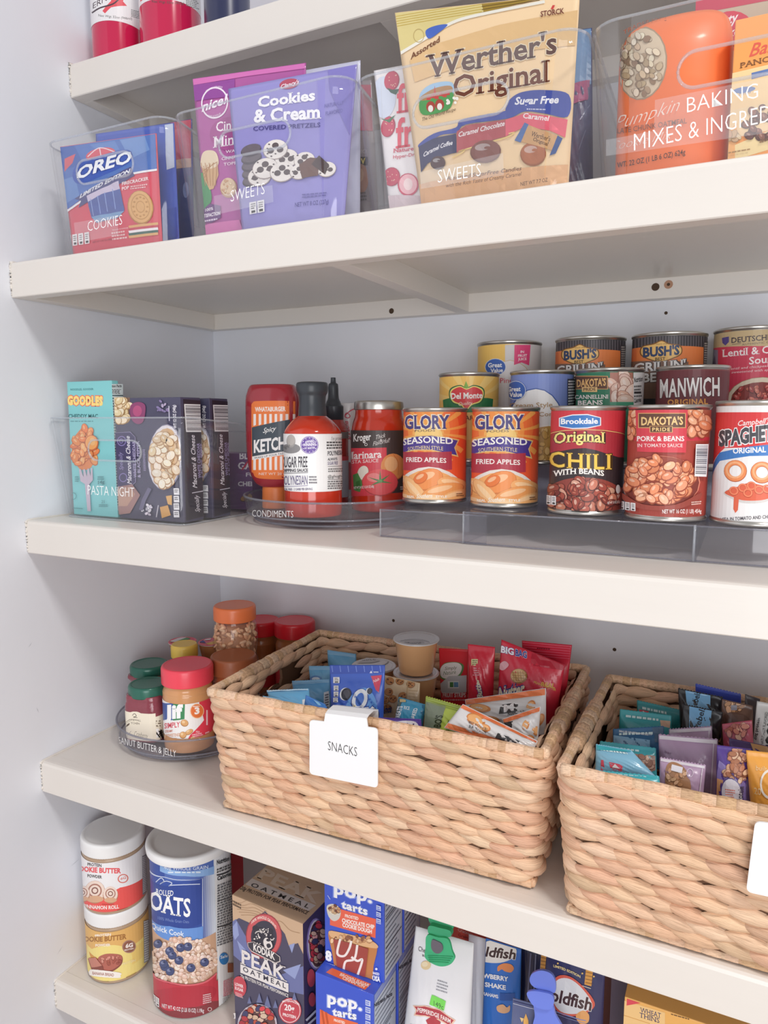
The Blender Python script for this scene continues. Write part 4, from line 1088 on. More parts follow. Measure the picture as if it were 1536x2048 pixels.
A.poly([(230, 975), (266, 968), (282, 990), (262, 1026), (234, 1030)], '#a87f7c').poly([(238, 978), (262, 973), (272, 988), (256, 1012), (238, 1012)], '#c49a88').blobs(296, 1020, 10, 10, 14, 4, ['#e8e4ec', '#c8c0cc'], '#6a6480').poly([(322, 1014), (338, 1010), (344, 1030), (326, 1036)], '#dba45c').poly([(334, 992), (346, 990), (346, 1010), (338, 1008)], '#e2b06a').line([(315, 1034), (319, 1010)], 2, '#c8c4d0').line([(302, 976), (290, 1000), (284, 1020)], 8, '#6c6886')
A.ell(333, 914, 35, 66, '#8f8ba4', 4).ell(332, 914, 33, 64, '#e9e4e8', 4).ell(333, 916, 30, 60, '#d9b48a', 4).blobs(333, 916, 26, 56, 90, 9.5, ['#f6e3c4', '#efd6b0', '#e6c294', '#f9ecd6'], '#b88c60', asp=.75, hi='#fffaf0')
A.T('NET WT 12 OZ (340g)', (358, 870), (355, 810), 0, '#efecf4', .02, 0, 0, None, 0, 0, -6).line([(343, 842), (342, 812)], 2, '#c8c4d8')
for k in range(4): A.poly([(351, 976+k*15), (362, 976+k*15), (363, 989+k*15), (352, 989+k*15)], '#efedf2').fine([(353, 978+k*15), (361, 978+k*15), (361, 985+k*15), (353, 985+k*15)], 2, '#444')
A.build('printed_front', r0, CARD)
A = Art(S, (0, 0, .0375, .161))
A.poly([(366, 798), (409, 802), (409, 1032), (372, 1042)], '#2b2634').bars([(368, 808), (404, 809), (406, 864), (372, 864)], 30, '#5a5860', '#f2f1f3', False)
A.T('Macaroni & Cheese', (394, 976), (389, 870), 0, '#f2eef6', .01, .3, 0, None, 0, 0, -9).T('WHITE CHEDDAR', (402, 956), (399, 886), 0, '#a89cc8', .015, 0, 0, None, 0, 0, -6).T('& BLACK PEPPER', (408, 956), (405, 886), 0, '#a89cc8', .015, 0, 0, None, 0, 0, -5).line([(384, 986), (406, 982)], 1.5, '#e0dce8').T('Specially', (399, 1024), (397, 990), 0, '#f2eef6', 0, .3, 0, None, 0, 0, -9)
A.build('printed_side', r0, CARD)
copy_tree(r0, 'dark violet macaroni carton standing behind the front one in the pasta bin', (.0040, .0510, 0))
r, F, S, T = carton('pasta_carton', (.130, .205, zb), .094, .04, .083, 0, 'low purple pasta carton at the back of the pasta bin', 'pasta box', '#7b5a86')
A = Art(F, (0, 0, .094, .083)); A.poly([(460, 880), (560, 870), (560, 885), (462, 892)], '#ea8a52').T('BLACK', (479, 918), (535, 918), 14, '#f2eef2', .03).T('GARLIC', (476, 938), (545, 938), 14, '#f2eef2', .03).line([(484, 940), (498, 920)], 3, '#d2455c').T('FUSILLI', (492, 953), (540, 953), 8, '#f2eef2', .02).T('CHEDDAR', (476, 972), (540, 972), 9, '#f2eef2', .03).blobs(500, 992, 30, 10, 16, 8, ['#b88a5c', '#8f5f60', '#c8a878'], '#5a3f48'); A.build('printed_front', r, CARD)

# ------------------------------------------------------------------ condiments
TZ = Z3+.0135
KR = solid('dark_red_ketchup', '#a82c38', .18, 0, .5)
O = Oval(.286, .172, 8, sprof([(TZ+.030, .018, .015), (TZ+.036, .027, .019), (TZ+.054, .0345, .024), (TZ+.085, .0375, .026), (TZ+.125, .0375, .026), (TZ+.148, .0372, .025), (TZ+.160, .0345, .023), (TZ+.167, .0310, .020), (TZ+.1685, .0270, .016)]), 2.5)
r = thing('ketchup_bottle', (.286, .172, TZ), 'upside-down dark red ketchup bottle with an orange striped label', 'bottle')
O.body('squeeze_body', r, KR)
mk('flip_cap', *lathe(rcurve([(.0165, TZ), (.0178, TZ+.001), (.0172, TZ+.028), (.0160, TZ+.031)]), .286, .172, 40, .85), r, solid('orange_cap_plastic', '#f58a4c', .4))
A = Art(O)
lab = [(503, 826), (505, 806), (520, 802), (578, 802), (594, 806), (602, 826), (604, 930), (598, 950), (582, 958), (520, 957), (507, 946), (504, 930)]
A.spl(lab, '#f5813f', 6).T('WHATABURGER', (510, 823), (571, 822), 9, '#fdf2ea', .035)
for k in range(9): A.poly([(507+k*10.6, 828), (512+k*10.6, 828), (512+k*10.6, 850-k*1.2), (507+k*10.6, 852-k*1.2)], '#fbf1ec').poly([(507+k*10.6, 917-k*.8), (512+k*10.6, 916-k*.8), (512+k*10.6, 940), (507+k*10.6, 940)], '#fbf1ec')
A.poly([(504, 855), (604, 836), (604, 898), (505, 913)], '#444f5a').T('Spicy', (526, 866), (553, 861), 10, '#f6f3f0', .01, .4).T('KETCHUP', (508, 905), (596, 894), 25, '#fbf8f6', .035)
A.poly([(505, 913), (604, 898), (604, 905), (505, 920)], '#f6f1ee').T('WAKE UP YOUR TASTE BUDS', (509, 918), (590, 905), 4, '#444f5a', .01).T('NET WT 20 OZ', (518, 950), (580, 950), 5, '#fbe2d2', .01)
A.build('label', r, PAPER)
SR = solid('red_orange_sauce', '#c9371f', .14, 0, .6, (40, .1, .002)); BLK = solid('black_plastic_cap', '#3a3f46', .38, 0, .1)
SX, SY, SRr = .3765, .1285, .0362
r = thing('sauce_bottle', (SX, SY, TZ), 'red sauce bottle with black cap and white label, front of the turntable', 'bottle')
mk('bottle_body', *lathe(sprof([(SRr*.75, TZ), (SRr*.93, TZ+.001), (SRr, TZ+.006), (SRr, TZ+.04), (SRr, TZ+.075), (SRr, TZ+.100), (SRr*.94, TZ+.109), (SRr*.70, TZ+.1195), (SRr*.48, TZ+.126), (SRr*.45, TZ+.131)]), SX, SY, 64), r, SR)
mk('shrink_cap', *lathe(sprof([(.0180, TZ+.1245), (.0176, TZ+.131), (.0168, TZ+.142), (.0172, TZ+.150), (.0192, TZ+.1545), (.0200, TZ+.159), (.0200, TZ+.163), (.0188, TZ+.1665), (.0150, TZ+.1675)]), SX, SY, 48), r, BLK)
C = Cyl(SX, SY, SRr+.0003); A = Art(C, (-PI*.03, -1, PI*.03, 1))
za, zc = C.uv(625, 984)[1], C.uv(625, 868)[1]
A.full(-.085, za, .085, zc, '#f3f2f1')
A.ell(582, 897, 19, 10, '#8d8b8c').ell(582, 882, 9, 13, '#a5a09d').ell(582, 880, 8, 11, '#b9b3ae').T('Hughes', (567, 899), (580, 894), 8, '#555', 0, .4)
A.ell(619, 890, 18, 18, '#6d4fa3').ringe(619, 890, 17, 17, .05, '#e9e2f2').T('AWARD', (610, 887), (629, 885), 5, '#f4f0f8', .03, 0, 1).T('WINNING', (606, 893), (632, 891), 6, '#f4f0f8', .03).T('PIT MASTER', (609, 899), (630, 897), 4, '#f4f0f8', .02)
for k in range(12): A.ell(619+14*cos(k*PI/6), 890+14*sin(k*PI/6), 1, 1, '#f4f0f8', 0, 6)
A.T('SUGAR FREE', (565, 935), (615, 934), 22, '#45414a', .012).T('DIPPING SAUCE', (566, 944), (616, 943), 6, '#45414a', .03).line([(566, 946), (616, 945)], 1, '#45414a')
A.T('POLYNESIAN', (565, 970), (615, 969), 19, '#57497c', .0).line([(566, 973), (616, 971)], 1, '#8d84a8').fine([(618, 951), (636, 951), (636, 968), (618, 968)], 3, '#77737a').T('0 CAL FREE - 2 CARBS PER SERVING', (566, 981), (625, 980), 4.5, '#6a6080', .015)
A.T("I'm proud", (662, 881), (684, 880), 8, '#555', -.01, .3).fine([(653, 882), (688, 882), (688, 898), (653, 899)], 3, '#555').T('POLYNESIAN', (655, 911), (690, 909), 9, '#45414a', .02).T('ALWAYS', (655, 921), (674, 920), 5, '#45414a', .02).T('SUGAR FREE', (655, 930), (675, 929), 7, '#57497c').line([(655, 933), (690, 931)], .8, '#777').fine([(656, 936), (688, 935), (688, 944), (656, 945)], 2, '#777').T('@ghughes', (655, 956), (690, 954), 6, '#555').line([(655, 959), (690, 957)], .8, '#777').fine([(655, 961), (690, 960), (690, 978), (655, 979)], 4, '#777')
A.build('label', r, PAPER)
# nozzle bottle behind
NX, NY = .340, .243
r = thing('hot_sauce_bottle', (NX, NY, TZ), 'slim sauce bottle with black twist nozzle behind the white-labelled sauce', 'bottle')
mk('bottle_body', *lathe(sprof([(.016, TZ), (.0195, TZ+.001), (.0205, TZ+.006), (.0205, TZ+.095), (.0195, TZ+.108), (.0150, TZ+.118), (.0130, TZ+.124)]), NX, NY, 48), r, solid('chilli_sauce', '#a8302a', .2, 0, .4))
mk('collar', *lathe(rcurve([(.0140, TZ+.121), (.0142, TZ+.140), (.0130, TZ+.1415)]), NX, NY, 40), r, BLK)
mk('nozzle', *lathe(sprof([(.0115, TZ+.141), (.0100, TZ+.146), (.0082, TZ+.150), (.0074, TZ+.156), (.0068, TZ+.170), (.0040, TZ+.173), (.0035, TZ+.180)]), NX, NY, 36), r, BLK)
C = Cyl(NX, NY, .0208); A = Art(C, (-.045, -1, .045, 1)); A.full(-.045, TZ+.012, .045, TZ+.070, '#b9bac6').full(-.045, TZ+.064, .045, TZ+.070, '#d4454e').full(-.045, TZ+.095, .045, TZ+.104, '#7d7472'); A.build('label', r, PAPER)
r = thing('condiment_bottle', (.3385, .2902, TZ), 'white bottle with red script, at the back of the condiment turntable', 'bottle')
mk('bottle_body', *lathe(sprof([(.022, TZ), (.0230, TZ+.002), (.0238, TZ+.008), (.0238, TZ+.135), (.0230, TZ+.142), (.022, TZ+.145)]), .3385, .2902, 48), r, solid('cream_plastic', '#e4e2e4', .35, 0, .2))
C = Cyl(.3385, .2902, .0268); A = Art(C, (-.05, -1, .05, 1)); A.curve([(690, 830), (694, 826), (700, 832), (696, 836), (690, 832), (700, 822), (708, 818)], 2, '#d2475c').T('sriracha', (702, 880), (696, 842), 0, '#d2475c', .02, .3, 0, None, 0, 0, -9).full(-.05, TZ+.02, .05, TZ+.06, '#c84a52'); A.build('label', r, PAPER)
# marinara
MX, MY, MR = .4265, .214, .0368
r = thing('sauce_jar', (MX, MY, TZ), 'marinara jar with silver lid and black label, right on the turntable', 'jar')
mk('jar_body', *lathe(sprof([(MR*.82, TZ), (MR*.96, TZ+.002), (MR, TZ+.008), (MR, TZ+.05), (MR, TZ+.097), (MR*.98, TZ+.108), (MR*.93, TZ+.118), (MR*.86, TZ+.126), (MR*.84, TZ+.136)]), MX, MY, 64), r, SR)
mk('metal_lid', *lathe(rcurve([(.0318, TZ+.1335), (.0330, TZ+.1340), (.0330, TZ+.1400), (.0322, TZ+.1445), (.0300, TZ+.1458), (.0292, TZ+.1448)]), MX, MY, 56), r, SILVER)
C = Cyl(MX, MY, MR+.0003); A = Art(C, (-.1, -1, .1, 1)); za, zc = C.uv(755, 987)[1], C.uv(755, 861)[1]
A.full(-.1, za, .1, zc, '#463c3a').poly([(690, 896), (773, 895), (774, 940), (760, 990), (690, 992)], '#dd4552')
A.T('Kroger', (707, 883), (742, 880), 15, '#f6f4f2', .02).ringe(732, 889, 3, 3, .3, '#f6f4f2').T('Thick', (752, 879), (771, 874), 9, '#f0ece8', -.005, .3).T('-&-', (756, 884), (768, 881), 5, '#f0ece8').T('Flavorful!', (746, 892), (780, 884), 9, '#f0ece8', -.005, .3)
A.T('Marinara', (692, 919), (763, 915), 15, '#fbf4f2', .02, 0, 0, None, 0, 1).T('PASTA SAUCE', (692, 928), (757, 924), 7, '#f6dcda', .01, 0, 0, None, 0, .8)
A.ell(786, 934, 25, 27, '#c86a3c').ell(786, 933, 24, 26, '#ea9a58').ell(782, 928, 13, 15, '#f3bd84').curve([(786, 908), (796, 925), (796, 950)], 1, '#c87844')
A.ell(726, 946, 11, 15, '#b8ac98', 20).ell(726, 945, 10, 14, '#efe9da', 20).poly([(706, 950), (716, 946), (726, 966), (720, 984), (708, 980)], '#4f8a4a').poly([(712, 964), (720, 960), (722, 976), (714, 980)], '#3a7038')
A.ell(760, 965, 36, 27, '#b83a3c').ell(760, 964, 35, 26, '#e8565a').ell(748, 955, 14, 9, '#f28a88')
for a in range(0, 360, 60): A.poly([(760, 960), (760+26*cos(rad(a+20)), 960+18*sin(rad(a+20))), (762, 965)], '#4d8a4c')
A.poly([(758, 962), (760, 940), (763, 962)], '#4d8a4c').ell(760, 962, 5, 3, '#6aa45e').T('NET WT 24 OZ (1 LB 8 OZ) 680g', (708, 978), (748, 975), 5, '#f4ecea', .02).fine([(800, 972), (811, 972), (811, 980), (800, 980)], 2, '#e8e0dc')
A.build('label', r, PAPER)

# ------------------------------------------------------------------ tins on the riser
def dakota(A, u0, u1, v0, v1, tb, f=1):
    A.rect(u0, v0, u1, v1, '#d9a66a').rect(u0+1.5, v0+1.5, u1-1.5, v1-1.5, '#63402f')
def glory():
    r, C, A = canthing(.615, .166, RZ[0]+.0002, 'orange and purple can of fried apples, second from the left in the front row', 'fried apple cans', base='#ee5a32')
    A.ell(1005, 856, 62, 60, '#f2743c').ell(1003, 862, 46, 46, '#f59648').ell(1002, 868, 34, 34, '#f9b660')
    for k in range(16):
        a = k*PI/8+.1; A.poly([(1003, 866), (1003+80*cos(a), 866+75*sin(a)), (1003+80*cos(a+.13), 866+75*sin(a+.13))], '#f6a452')
    A.ell(1003, 872, 30, 22, '#fbd27e')
    A.T('GLORY', (950, 858), (1048, 857), 28, '#4b417e', .035, 0, 0, '#f8ead0', .045, .9).T('FOODS', (973, 865), (1018, 864), 5, '#6b5a50', .01, 0, 0, None, 0, .8)
    A.poly([(938, 884), (975, 873), (1010, 871), (1066, 881), (1058, 898), (1064, 918), (1010, 904), (975, 904), (938, 912)], '#e8c27a').poly([(936, 886), (975, 875), (1010, 873), (1063, 883), (1056, 898), (1061, 914), (1010, 902), (975, 902), (936, 910)], '#4e3c90')
    A.T('SEASONED', (945, 893), (1054, 891), 14, '#fbf6ee', .02, 0, 4, None, 0, .9).T('SOUTHERN STYLE', (957, 905), (1034, 904), 8, '#f3dca6', .0, 0, 3, None, 0, .8)
    A.rect(938, 906, 1051, 944, '#b23546').T('FRIED APPLES', (952, 928), (1040, 930), 10, '#fbf4ee', .015, 0, 1, None, 0, .7)
    A.ell(1003, 996, 73, 58, '#e9dfd6').ell(1003, 1004, 70, 60, '#f3ab66')
    for u, v, a, b, q, c in ((960, 975, 30, 14, 30, '#f6b878'), (1000, 965, 34, 22, -20, '#ef9350'), (1050, 975, 30, 16, 10, '#f4ae6c'), (975, 990, 40, 14, 48, '#f7be82'), (1030, 990, 44, 16, -14, '#f0a05c'), (1055, 1000, 30, 12, -20, '#f6b674'), (955, 1005, 24, 14, 20, '#f2a866'), (1010, 1008, 36, 12, 5, '#f8c488'), (986, 962, 16, 11, -30, '#e67a3c')):
        A.ell(u, v, a, b, mixc(c, '#b85a28', .5), q).ell(u, v-1, a*.96, b*.9, c, q).ell(u-a*.1, v-b*.3, a*.6, b*.35, mixc(c, '#ffe2b8', .5), q)
    A.T('REAL', (955, 1003), (972, 1003), 5, '#fdf6ea', .02).T('Southern', (976, 1004), (1010, 1003), 9, '#fdf6ea', .01, .4).T('STYLE', (1017, 1003), (1040, 1003), 5, '#fdf6ea', .02).fine([(1058, 993), (1072, 992), (1072, 1000), (1058, 1001)], 2, '#7a4a30').ringe(940, 980, 6, 14, .12, '#b04a30')
    A.build('label', r, PAPER); return r
g2 = glory()
copy_tree(g2, 'orange and purple can of fried apples, leftmost in the front row', (-.0888, .002, 0))['group'] = 'fried apple cans'
r, C, A = canthing(.713, .140, RZ[0]+.0002, 'dark can of chili with yellow lettering in the front row', base='#34292c')
A.rect(1080, 815, 1260, 866, '#d63a46').spl([(1090, 868), (1170, 858), (1250, 868), (1250, 915), (1170, 896), (1090, 905)], '#b03440', 4).line([(1090, 868), (1130, 861), (1170, 859), (1210, 861), (1250, 870)], 1.5, '#e8c27a')
A.poly([(1118, 836), (1145, 829), (1175, 828), (1202, 835), (1202, 851), (1175, 857), (1145, 858), (1118, 853)], '#f2f4f6').poly([(1120, 837), (1145, 831), (1175, 830), (1200, 836), (1200, 850), (1175, 855), (1145, 856), (1120, 852)], '#3f7cc4').T('Brookdale', (1122, 848), (1196, 847), 11, '#fbfbfb', .03)
A.T('Original', (1108, 888), (1210, 886), 22, '#f6e48c', .02, 0, 4, '#3a2420', .04, 1)
A.T('CHILI', (1099, 932), (1223, 938), 31, '#f6cc56', .015, 0, -2, '#4a3418', .04, .8, 0, 1.12).T('WITH BEANS', (1106, 953), (1208, 952), 11, '#fbf4ec', .025, 0, 5, None, 0, 1)
A.spl([(1090, 985), (1120, 962), (1165, 955), (1215, 962), (1250, 990), (1250, 1040), (1090, 1040)], '#8f4036', 4)
A.blobs(1165, 992, 76, 30, 60, 13, ['#b25a48', '#9c4638', '#c47860', '#a8503e', '#d09a84'], '#5e2a24', asp=.68, hi='#f0cdb8').blobs(1165, 1000, 70, 24, 14, 10, ['#7e342c', '#8f3c30'], '#4e2220', asp=.55, hi='#d88a70')
A.facts([(1096, 990), (1116, 992), (1116, 1010), (1096, 1008)], 2).T('NET WT 15 OZ (425g)', (1212, 1008), (1236, 1005), 5, '#f2e8e0').ell(1232, 978, 4, 9, '#d8d0cc')
A.build('label', r, PAPER)
r, C, A = canthing(.795, .1275, RZ[0]+.0002, 'reddish can of beans in tomato sauce in the front row', base='#b0493e')
A.rect(1240, 810, 1430, 880, '#d23d4c').rect(1240, 817, 1274, 874, '#b8624a').rect(1374, 817, 1420, 874, '#b8624a')
A.blobs(1262, 846, 13, 26, 22, 11, ['#efa67e', '#e8956a', '#f4b892'], '#a8583e', asp=.6, hi='#fbdcc4', rot0=90, spread=80).blobs(1394, 846, 18, 26, 24, 12, ['#efa67e', '#e8956a', '#f4b892'], '#a8583e', asp=.65, hi='#fbdcc4', rot0=80, spread=120)
A.poly([(1274, 815), (1374, 815), (1370, 905), (1277, 903)], '#d6404e'); dakota(A, 1279, 1370, 826, 856, 0)
A.T("DAKOTA'S", (1285, 850), (1365, 849), 16, '#f0c988', .03).rect(1301, 852, 1345, 865, '#d9a66a').rect(1302.5, 853, 1343.5, 864, '#5a3a2c').T('PRIDE', (1306, 862), (1340, 862), 7, '#f0c988', .03, 0, 0, None, 0, 0, 0, 1.2)
A.T('PORK & BEANS', (1276, 882), (1367, 882), 10, '#fbf2ee', .02, 0, 0, None, 0, 1).T('IN TOMATO SAUCE', (1278, 894), (1364, 894), 7, '#f6dcd8', .01)
A.ell(1322, 964, 75, 53, '#e08a72').ell(1322, 965, 73, 52, '#7e352c').ell(1322, 952, 68, 40, '#9c4636').blobs(1322, 958, 64, 42, 100, 12, ['#f0a67e', '#e8946c', '#f4b690', '#e28a60'], '#a04c34', asp=.66, hi='#fbdcc4')
A.spl([(1250, 985), (1290, 1008), (1350, 1008), (1395, 985), (1390, 1000), (1350, 1018), (1290, 1018), (1256, 1002)], '#9a4438', 4)
A.bars([(1387, 888), (1410, 888), (1406, 953), (1384, 952)], 34, '#4a4a56', '#f2eff0', False).facts([(1246, 1002), (1277, 1006), (1277, 1022), (1246, 1018)], 3).T('NET WT 16 OZ (1 LB) 454g', (1325, 1026), (1396, 1025), 8, '#f6ece8', .015).fine([(1378, 1002), (1397, 1000), (1397, 1008), (1378, 1010)], 2, '#e8c8bc')
A.build('label', r, PAPER)
r, C, A = canthing(.8765, .128, RZ[0]+.0002, 'white can of ring-shaped pasta with red top, right end of the front row', r=.0400, h=.116, base='#f3f1f0')
A.rect(1390, 825, 1600, 868, '#dd3e40').poly([(1390, 868), (1440, 866), (1470, 850), (1600, 845), (1600, 890), (1450, 896), (1390, 930)], '#dd3e40')
A.poly([(1400, 936), (1440, 905), (1500, 893), (1600, 880), (1600, 908), (1500, 912), (1440, 922), (1400, 955)], '#3f7ec6').T("Campbell's", (1476, 852), (1540, 846), 11, '#fbf2f0', .01, .3)
A.T('SPAGHETTIOS', (1438, 892), (1600, 872), 30, '#4c4c52', .05, 0, 0, '#fbfbfb', .05).T('ORIGINAL', (1466, 907), (1532, 904), 11, '#fbfbfb', .03)
for u, v in ((1471, 942), (1524, 945)): A.ringe(u, v, 23, 22, .48, '#b8562e').ringe(u, v-.6, 22, 21, .44, '#f0935a').ringe(u-1, v-2, 18, 17, .22, '#f7b585')
A.spl([(1448, 985), (1480, 972), (1530, 975), (1560, 985), (1530, 1004), (1490, 1006), (1465, 998)], '#d9d4d0').spl([(1450, 984), (1480, 972), (1500, 966), (1535, 974), (1556, 985), (1530, 999), (1490, 1001), (1466, 994)], '#e2684a').poly([(1468, 994), (1478, 997), (1476, 1020), (1471, 1026), (1467, 1018)], '#e2684a')
for u, v in ((1468, 982), (1486, 976), (1503, 972), (1518, 980), (1496, 986), (1534, 978)): A.ringe(u, v, 10, 9, .38, '#b8482e', 18, 20).ringe(u, v-.5, 9.4, 8.4, .32, '#f28a64', 18, 20)
A.T('PASTA IN TOMATO AND CHEESE SAUCE', (1436, 1043), (1576, 1034), 7, '#55525a', .015)
A.build('label', r, PAPER)
# second row
r, C, A = canthing(.5397, .2495, RZ[1]+.0002, 'yellow fruit can with a red shield, left end of the second row', base='#f4c465')
for k in range(12): A.poly([(940, 800), (940+90*cos(k*.52), 800+80*sin(k*.52)), (940+90*cos(k*.52+.2), 800+80*sin(k*.52+.2))], '#f8d27e')
A.poly([(886, 800), (900, 796), (975, 796), (986, 798), (984, 824), (888, 826)], '#2f7d49').spl([(898, 790), (902, 776), (920, 770), (933, 775), (948, 770), (966, 776), (969, 790), (962, 806), (945, 812), (933, 822), (920, 812), (904, 806)], '#2d6a3e').spl([(900, 790), (904, 778), (920, 772), (933, 777), (948, 772), (964, 778), (967, 790), (960, 804), (944, 810), (933, 820), (921, 810), (906, 804)], '#f6e27a').spl([(902, 790), (906, 780), (920, 774), (933, 779), (948, 774), (962, 780), (965, 790), (958, 802), (943, 808), (933, 817), (922, 808), (908, 802)], '#dc3c40')
A.poly([(927, 776), (932, 762), (938, 776)], '#7fae3c').T('Del Monte', (902, 798), (965, 796), 12, '#fdf8f2', .03, 0, 0, None, 0, .8).T('Quality', (917, 811), (945, 809), 7, '#fbeeda', 0, .3).T('PEARS', (915, 840), (955, 840), 9, '#7a3a30', .02)
A.build('label', r, PAPER)
r, C, A = canthing(.6350, .2495, RZ[1]+.0002, 'periwinkle can of creamed corn in the second row', base='#8194d4')
A.ell(1072, 848, 56, 72, '#3f5ca8').ell(1072, 850, 54, 72, '#f0efee').ell(1095, 905, 60, 56, '#f7f4ee').ell(1098, 900, 54, 48, '#cf9e4e').blobs(1098, 900, 50, 42, 50, 8, ['#e0b25e', '#d2a04c', '#eac27a'], '#a87a34')
A.ell(1034, 781, 19, 19, '#dfe6f4').ell(1034, 781, 18, 18, '#3a64b8').T('Great', (1018, 783), (1043, 782), 9, '#fbfbfd', .03).T('Value', (1022, 794), (1046, 793), 9, '#fbfbfd', .03)
A.T('Cream Style', (1022, 816), (1104, 814), 10, '#b08c5c', .005).T('Corn', (1078, 833), (1110, 832), 9, '#b08c5c', .005).rect(1133, 758, 1160, 830, '#3a3a48').fine([(1134, 760), (1150, 760), (1150, 825), (1134, 828)], 12, '#e8e8ee')
A.build('label', r, PAPER)
r, C, A = canthing(.716, .2495, RZ[1]+.0002, 'green can of white beans in the second row', base='#2f8060')
A.rect(1138, 745, 1150, 830, '#d8b0a4').rect(1220, 745, 1266, 804, '#b87a68').blobs(1243, 774, 21, 30, 18, 17, ['#f6d3c2', '#efc4b0', '#f8dccc'], '#b07a68', asp=.68, hi='#fdf0e8').rect(1266, 745, 1296, 830, '#eeedec').T('Nutrition', (1267, 765), (1284, 762), 10, '#2a2a2a', .03).fine([(1267, 770), (1282, 769), (1282, 795), (1267, 796)], 4, '#555').rect(1267, 783, 1281, 787, '#333').T('Calories', (1267, 806), (1281, 803), 9, '#2a2a2a', .03)
dakota(A, 1151, 1216, 752, 779, 0); A.T("DAKOTA'S", (1155, 774), (1212, 771), 15, '#efc07a', .03).rect(1165, 774, 1195, 784, '#f0c988').T('PRIDE', (1168, 782), (1192, 781), 6, '#5a3a2c', .02)
A.T('CANNELLINI', (1151, 798), (1217, 797), 8, '#fbf8f4', .02, 0, 0, None, 0, .9).T('BEANS', (1157, 810), (1206, 809), 9, '#fbf8f4', .03, 0, 0, None, 0, .9).rect(1220, 804, 1266, 812, '#3f9a76')
A.build('label', r, PAPER)
r, C, A = canthing(.8068, .2495, RZ[1]+.0002, 'maroon can with big white letters in the second row', base='#74343a')
A.rect(1300, 738, 1470, 744, '#8e4a4c').T('MANWICH', (1320, 795), (1439, 791), 37, '#fbf8f6', .025, 0, 1, '#46191f', .03, 0, 0, 1.08).T('ORIGINAL', (1335, 810), (1416, 808), 11, '#f0a854', .03, 0, 0, None, 0, 0, 0, 1.1)
A.blobs(1380, 850, 40, 20, 30, 9, ['#a8503c', '#8f4030'], '#5a2820').build('label', r, PAPER)
# third row
r, C, A = canthing(.567, .3345, RZ[2]+.0002, 'yellow and white pineapple can, left end of the back row', r=.0438, h=.113, base='#f3c768')
A.rect(1010, 690, 1100, 800, '#d9d5d4').ell(1020, 790, 52, 70, '#d4b07a').ell(1020, 791, 51, 70, '#e6e2e2').ell(991, 734, 21, 17, '#dfe6f4').ell(991, 734, 20, 16, '#3a64b8').T('Great', (976, 735), (1004, 734), 9, '#fbfbfd', .03).T('Value', (981, 745), (1006, 744), 8, '#fbfbfd', .03)
A.poly([(1029, 690), (1061, 690), (1058, 731), (1043, 725), (1028, 730)], '#e8487f').T('IN', (1041, 706), (1048, 706), 5, '#fdeef2', .02).T('FRUIT', (1036, 714), (1054, 713), 5, '#fdeef2', .02).T('JUICE', (1036, 721), (1053, 720), 5, '#fdeef2', .02).T('Pineapple', (1000, 766), (1060, 764), 10, '#d8566a', .01)
A.build('label', r, PAPER)
def bush():
    r, C, A = canthing(.676, .3345, RZ[2]+.0002, 'orange and black striped can of grilling beans, left of the pair in the back row', 'grilling bean cans', r=.0446, h=.1135, base='#403d42')
    for k in range(28): A.rect(1104+k*5.2, 680, 1106+k*5.2, 706, '#6a646a')
    A.rect(1090, 705, 1260, 800, '#f08a4c').rect(1090, 705, 1118, 800, '#e87a42').rect(1240, 690, 1262, 800, '#4a4448').fine([(1242, 692), (1250, 692), (1250, 745), (1242, 745)], 12, '#d8d0c8')
    A.spl([(1124, 716), (1126, 700), (1146, 694), (1160, 688), (1174, 694), (1195, 698), (1197, 714), (1180, 724), (1160, 730), (1140, 726)], '#8a5a24').spl([(1126, 715), (1128, 701), (1147, 696), (1160, 690), (1173, 696), (1193, 700), (1195, 713), (1179, 722), (1160, 728), (1141, 724)], '#f6c878')
    A.T("BUSH'S", (1128, 720), (1193, 715), 18, '#33466e', .045).T('BEST', (1149, 727), (1167, 726), 6, '#4a3a2a', .02).T('SINCE 1908', (1150, 697), (1170, 696), 2.5, '#6a5030')
    A.rect(1110, 729, 1210, 800, '#8a6a5a').T("GRILLIN'", (1114, 749), (1206, 741), 17, '#f6f4f4', .03, 0, 0, '#4a4040', .04, .9).T('BEANS', (1128, 768), (1195, 764), 17, '#f6f4f4', .03, 0, 0, '#4a4040', .04, .9)
    A.build('label', r, PAPER); return r
b1 = bush(); b2 = copy_tree(b1, 'orange and black striped can of grilling beans, right of the pair in the back row', (.0965, 0, 0))
r, C, A = canthing(.8655, .336, RZ[2]+.0002, 'tan and red can of lentil soup, right end of the back row', r=.0430, h=.1155, base='#cbb388')
A.rect(1400, 698, 1620, 800, '#d4405a').rect(1400, 700, 1436, 752, '#8f8aa0').poly([(1406, 752), (1412, 715), (1422, 740), (1430, 710), (1436, 752)], '#5a5670').poly([(1444, 676), (1458, 673), (1458, 684), (1451, 691), (1445, 686)], '#5a4a8c')
A.T('DEUTSCHE KUCHE', (1463, 686), (1600, 674), 11, '#473a44', .015, 0, 0, None, 0, .8).T('AUTHENTIC GERMAN STYLE', (1484, 691), (1590, 682), 4, '#6a5a50').line([(1464, 689), (1482, 687)], 1, '#6a5a50')
A.T('Lentil & Chickpea', (1444, 714), (1610, 700), 15, '#fdf2f2', .015, 0, 0, None, 0, .9).T('Soup', (1498, 729), (1546, 724), 15, '#fdf2f2', .015, 0, 0, None, 0, .9).T('lentil and chickpeas with vegetables', (1460, 740), (1600, 728), 5, '#f8d8dc', .0, .2).T('sweetened with apricots', (1463, 747), (1560, 740), 5, '#f8d8dc', 0, .2)
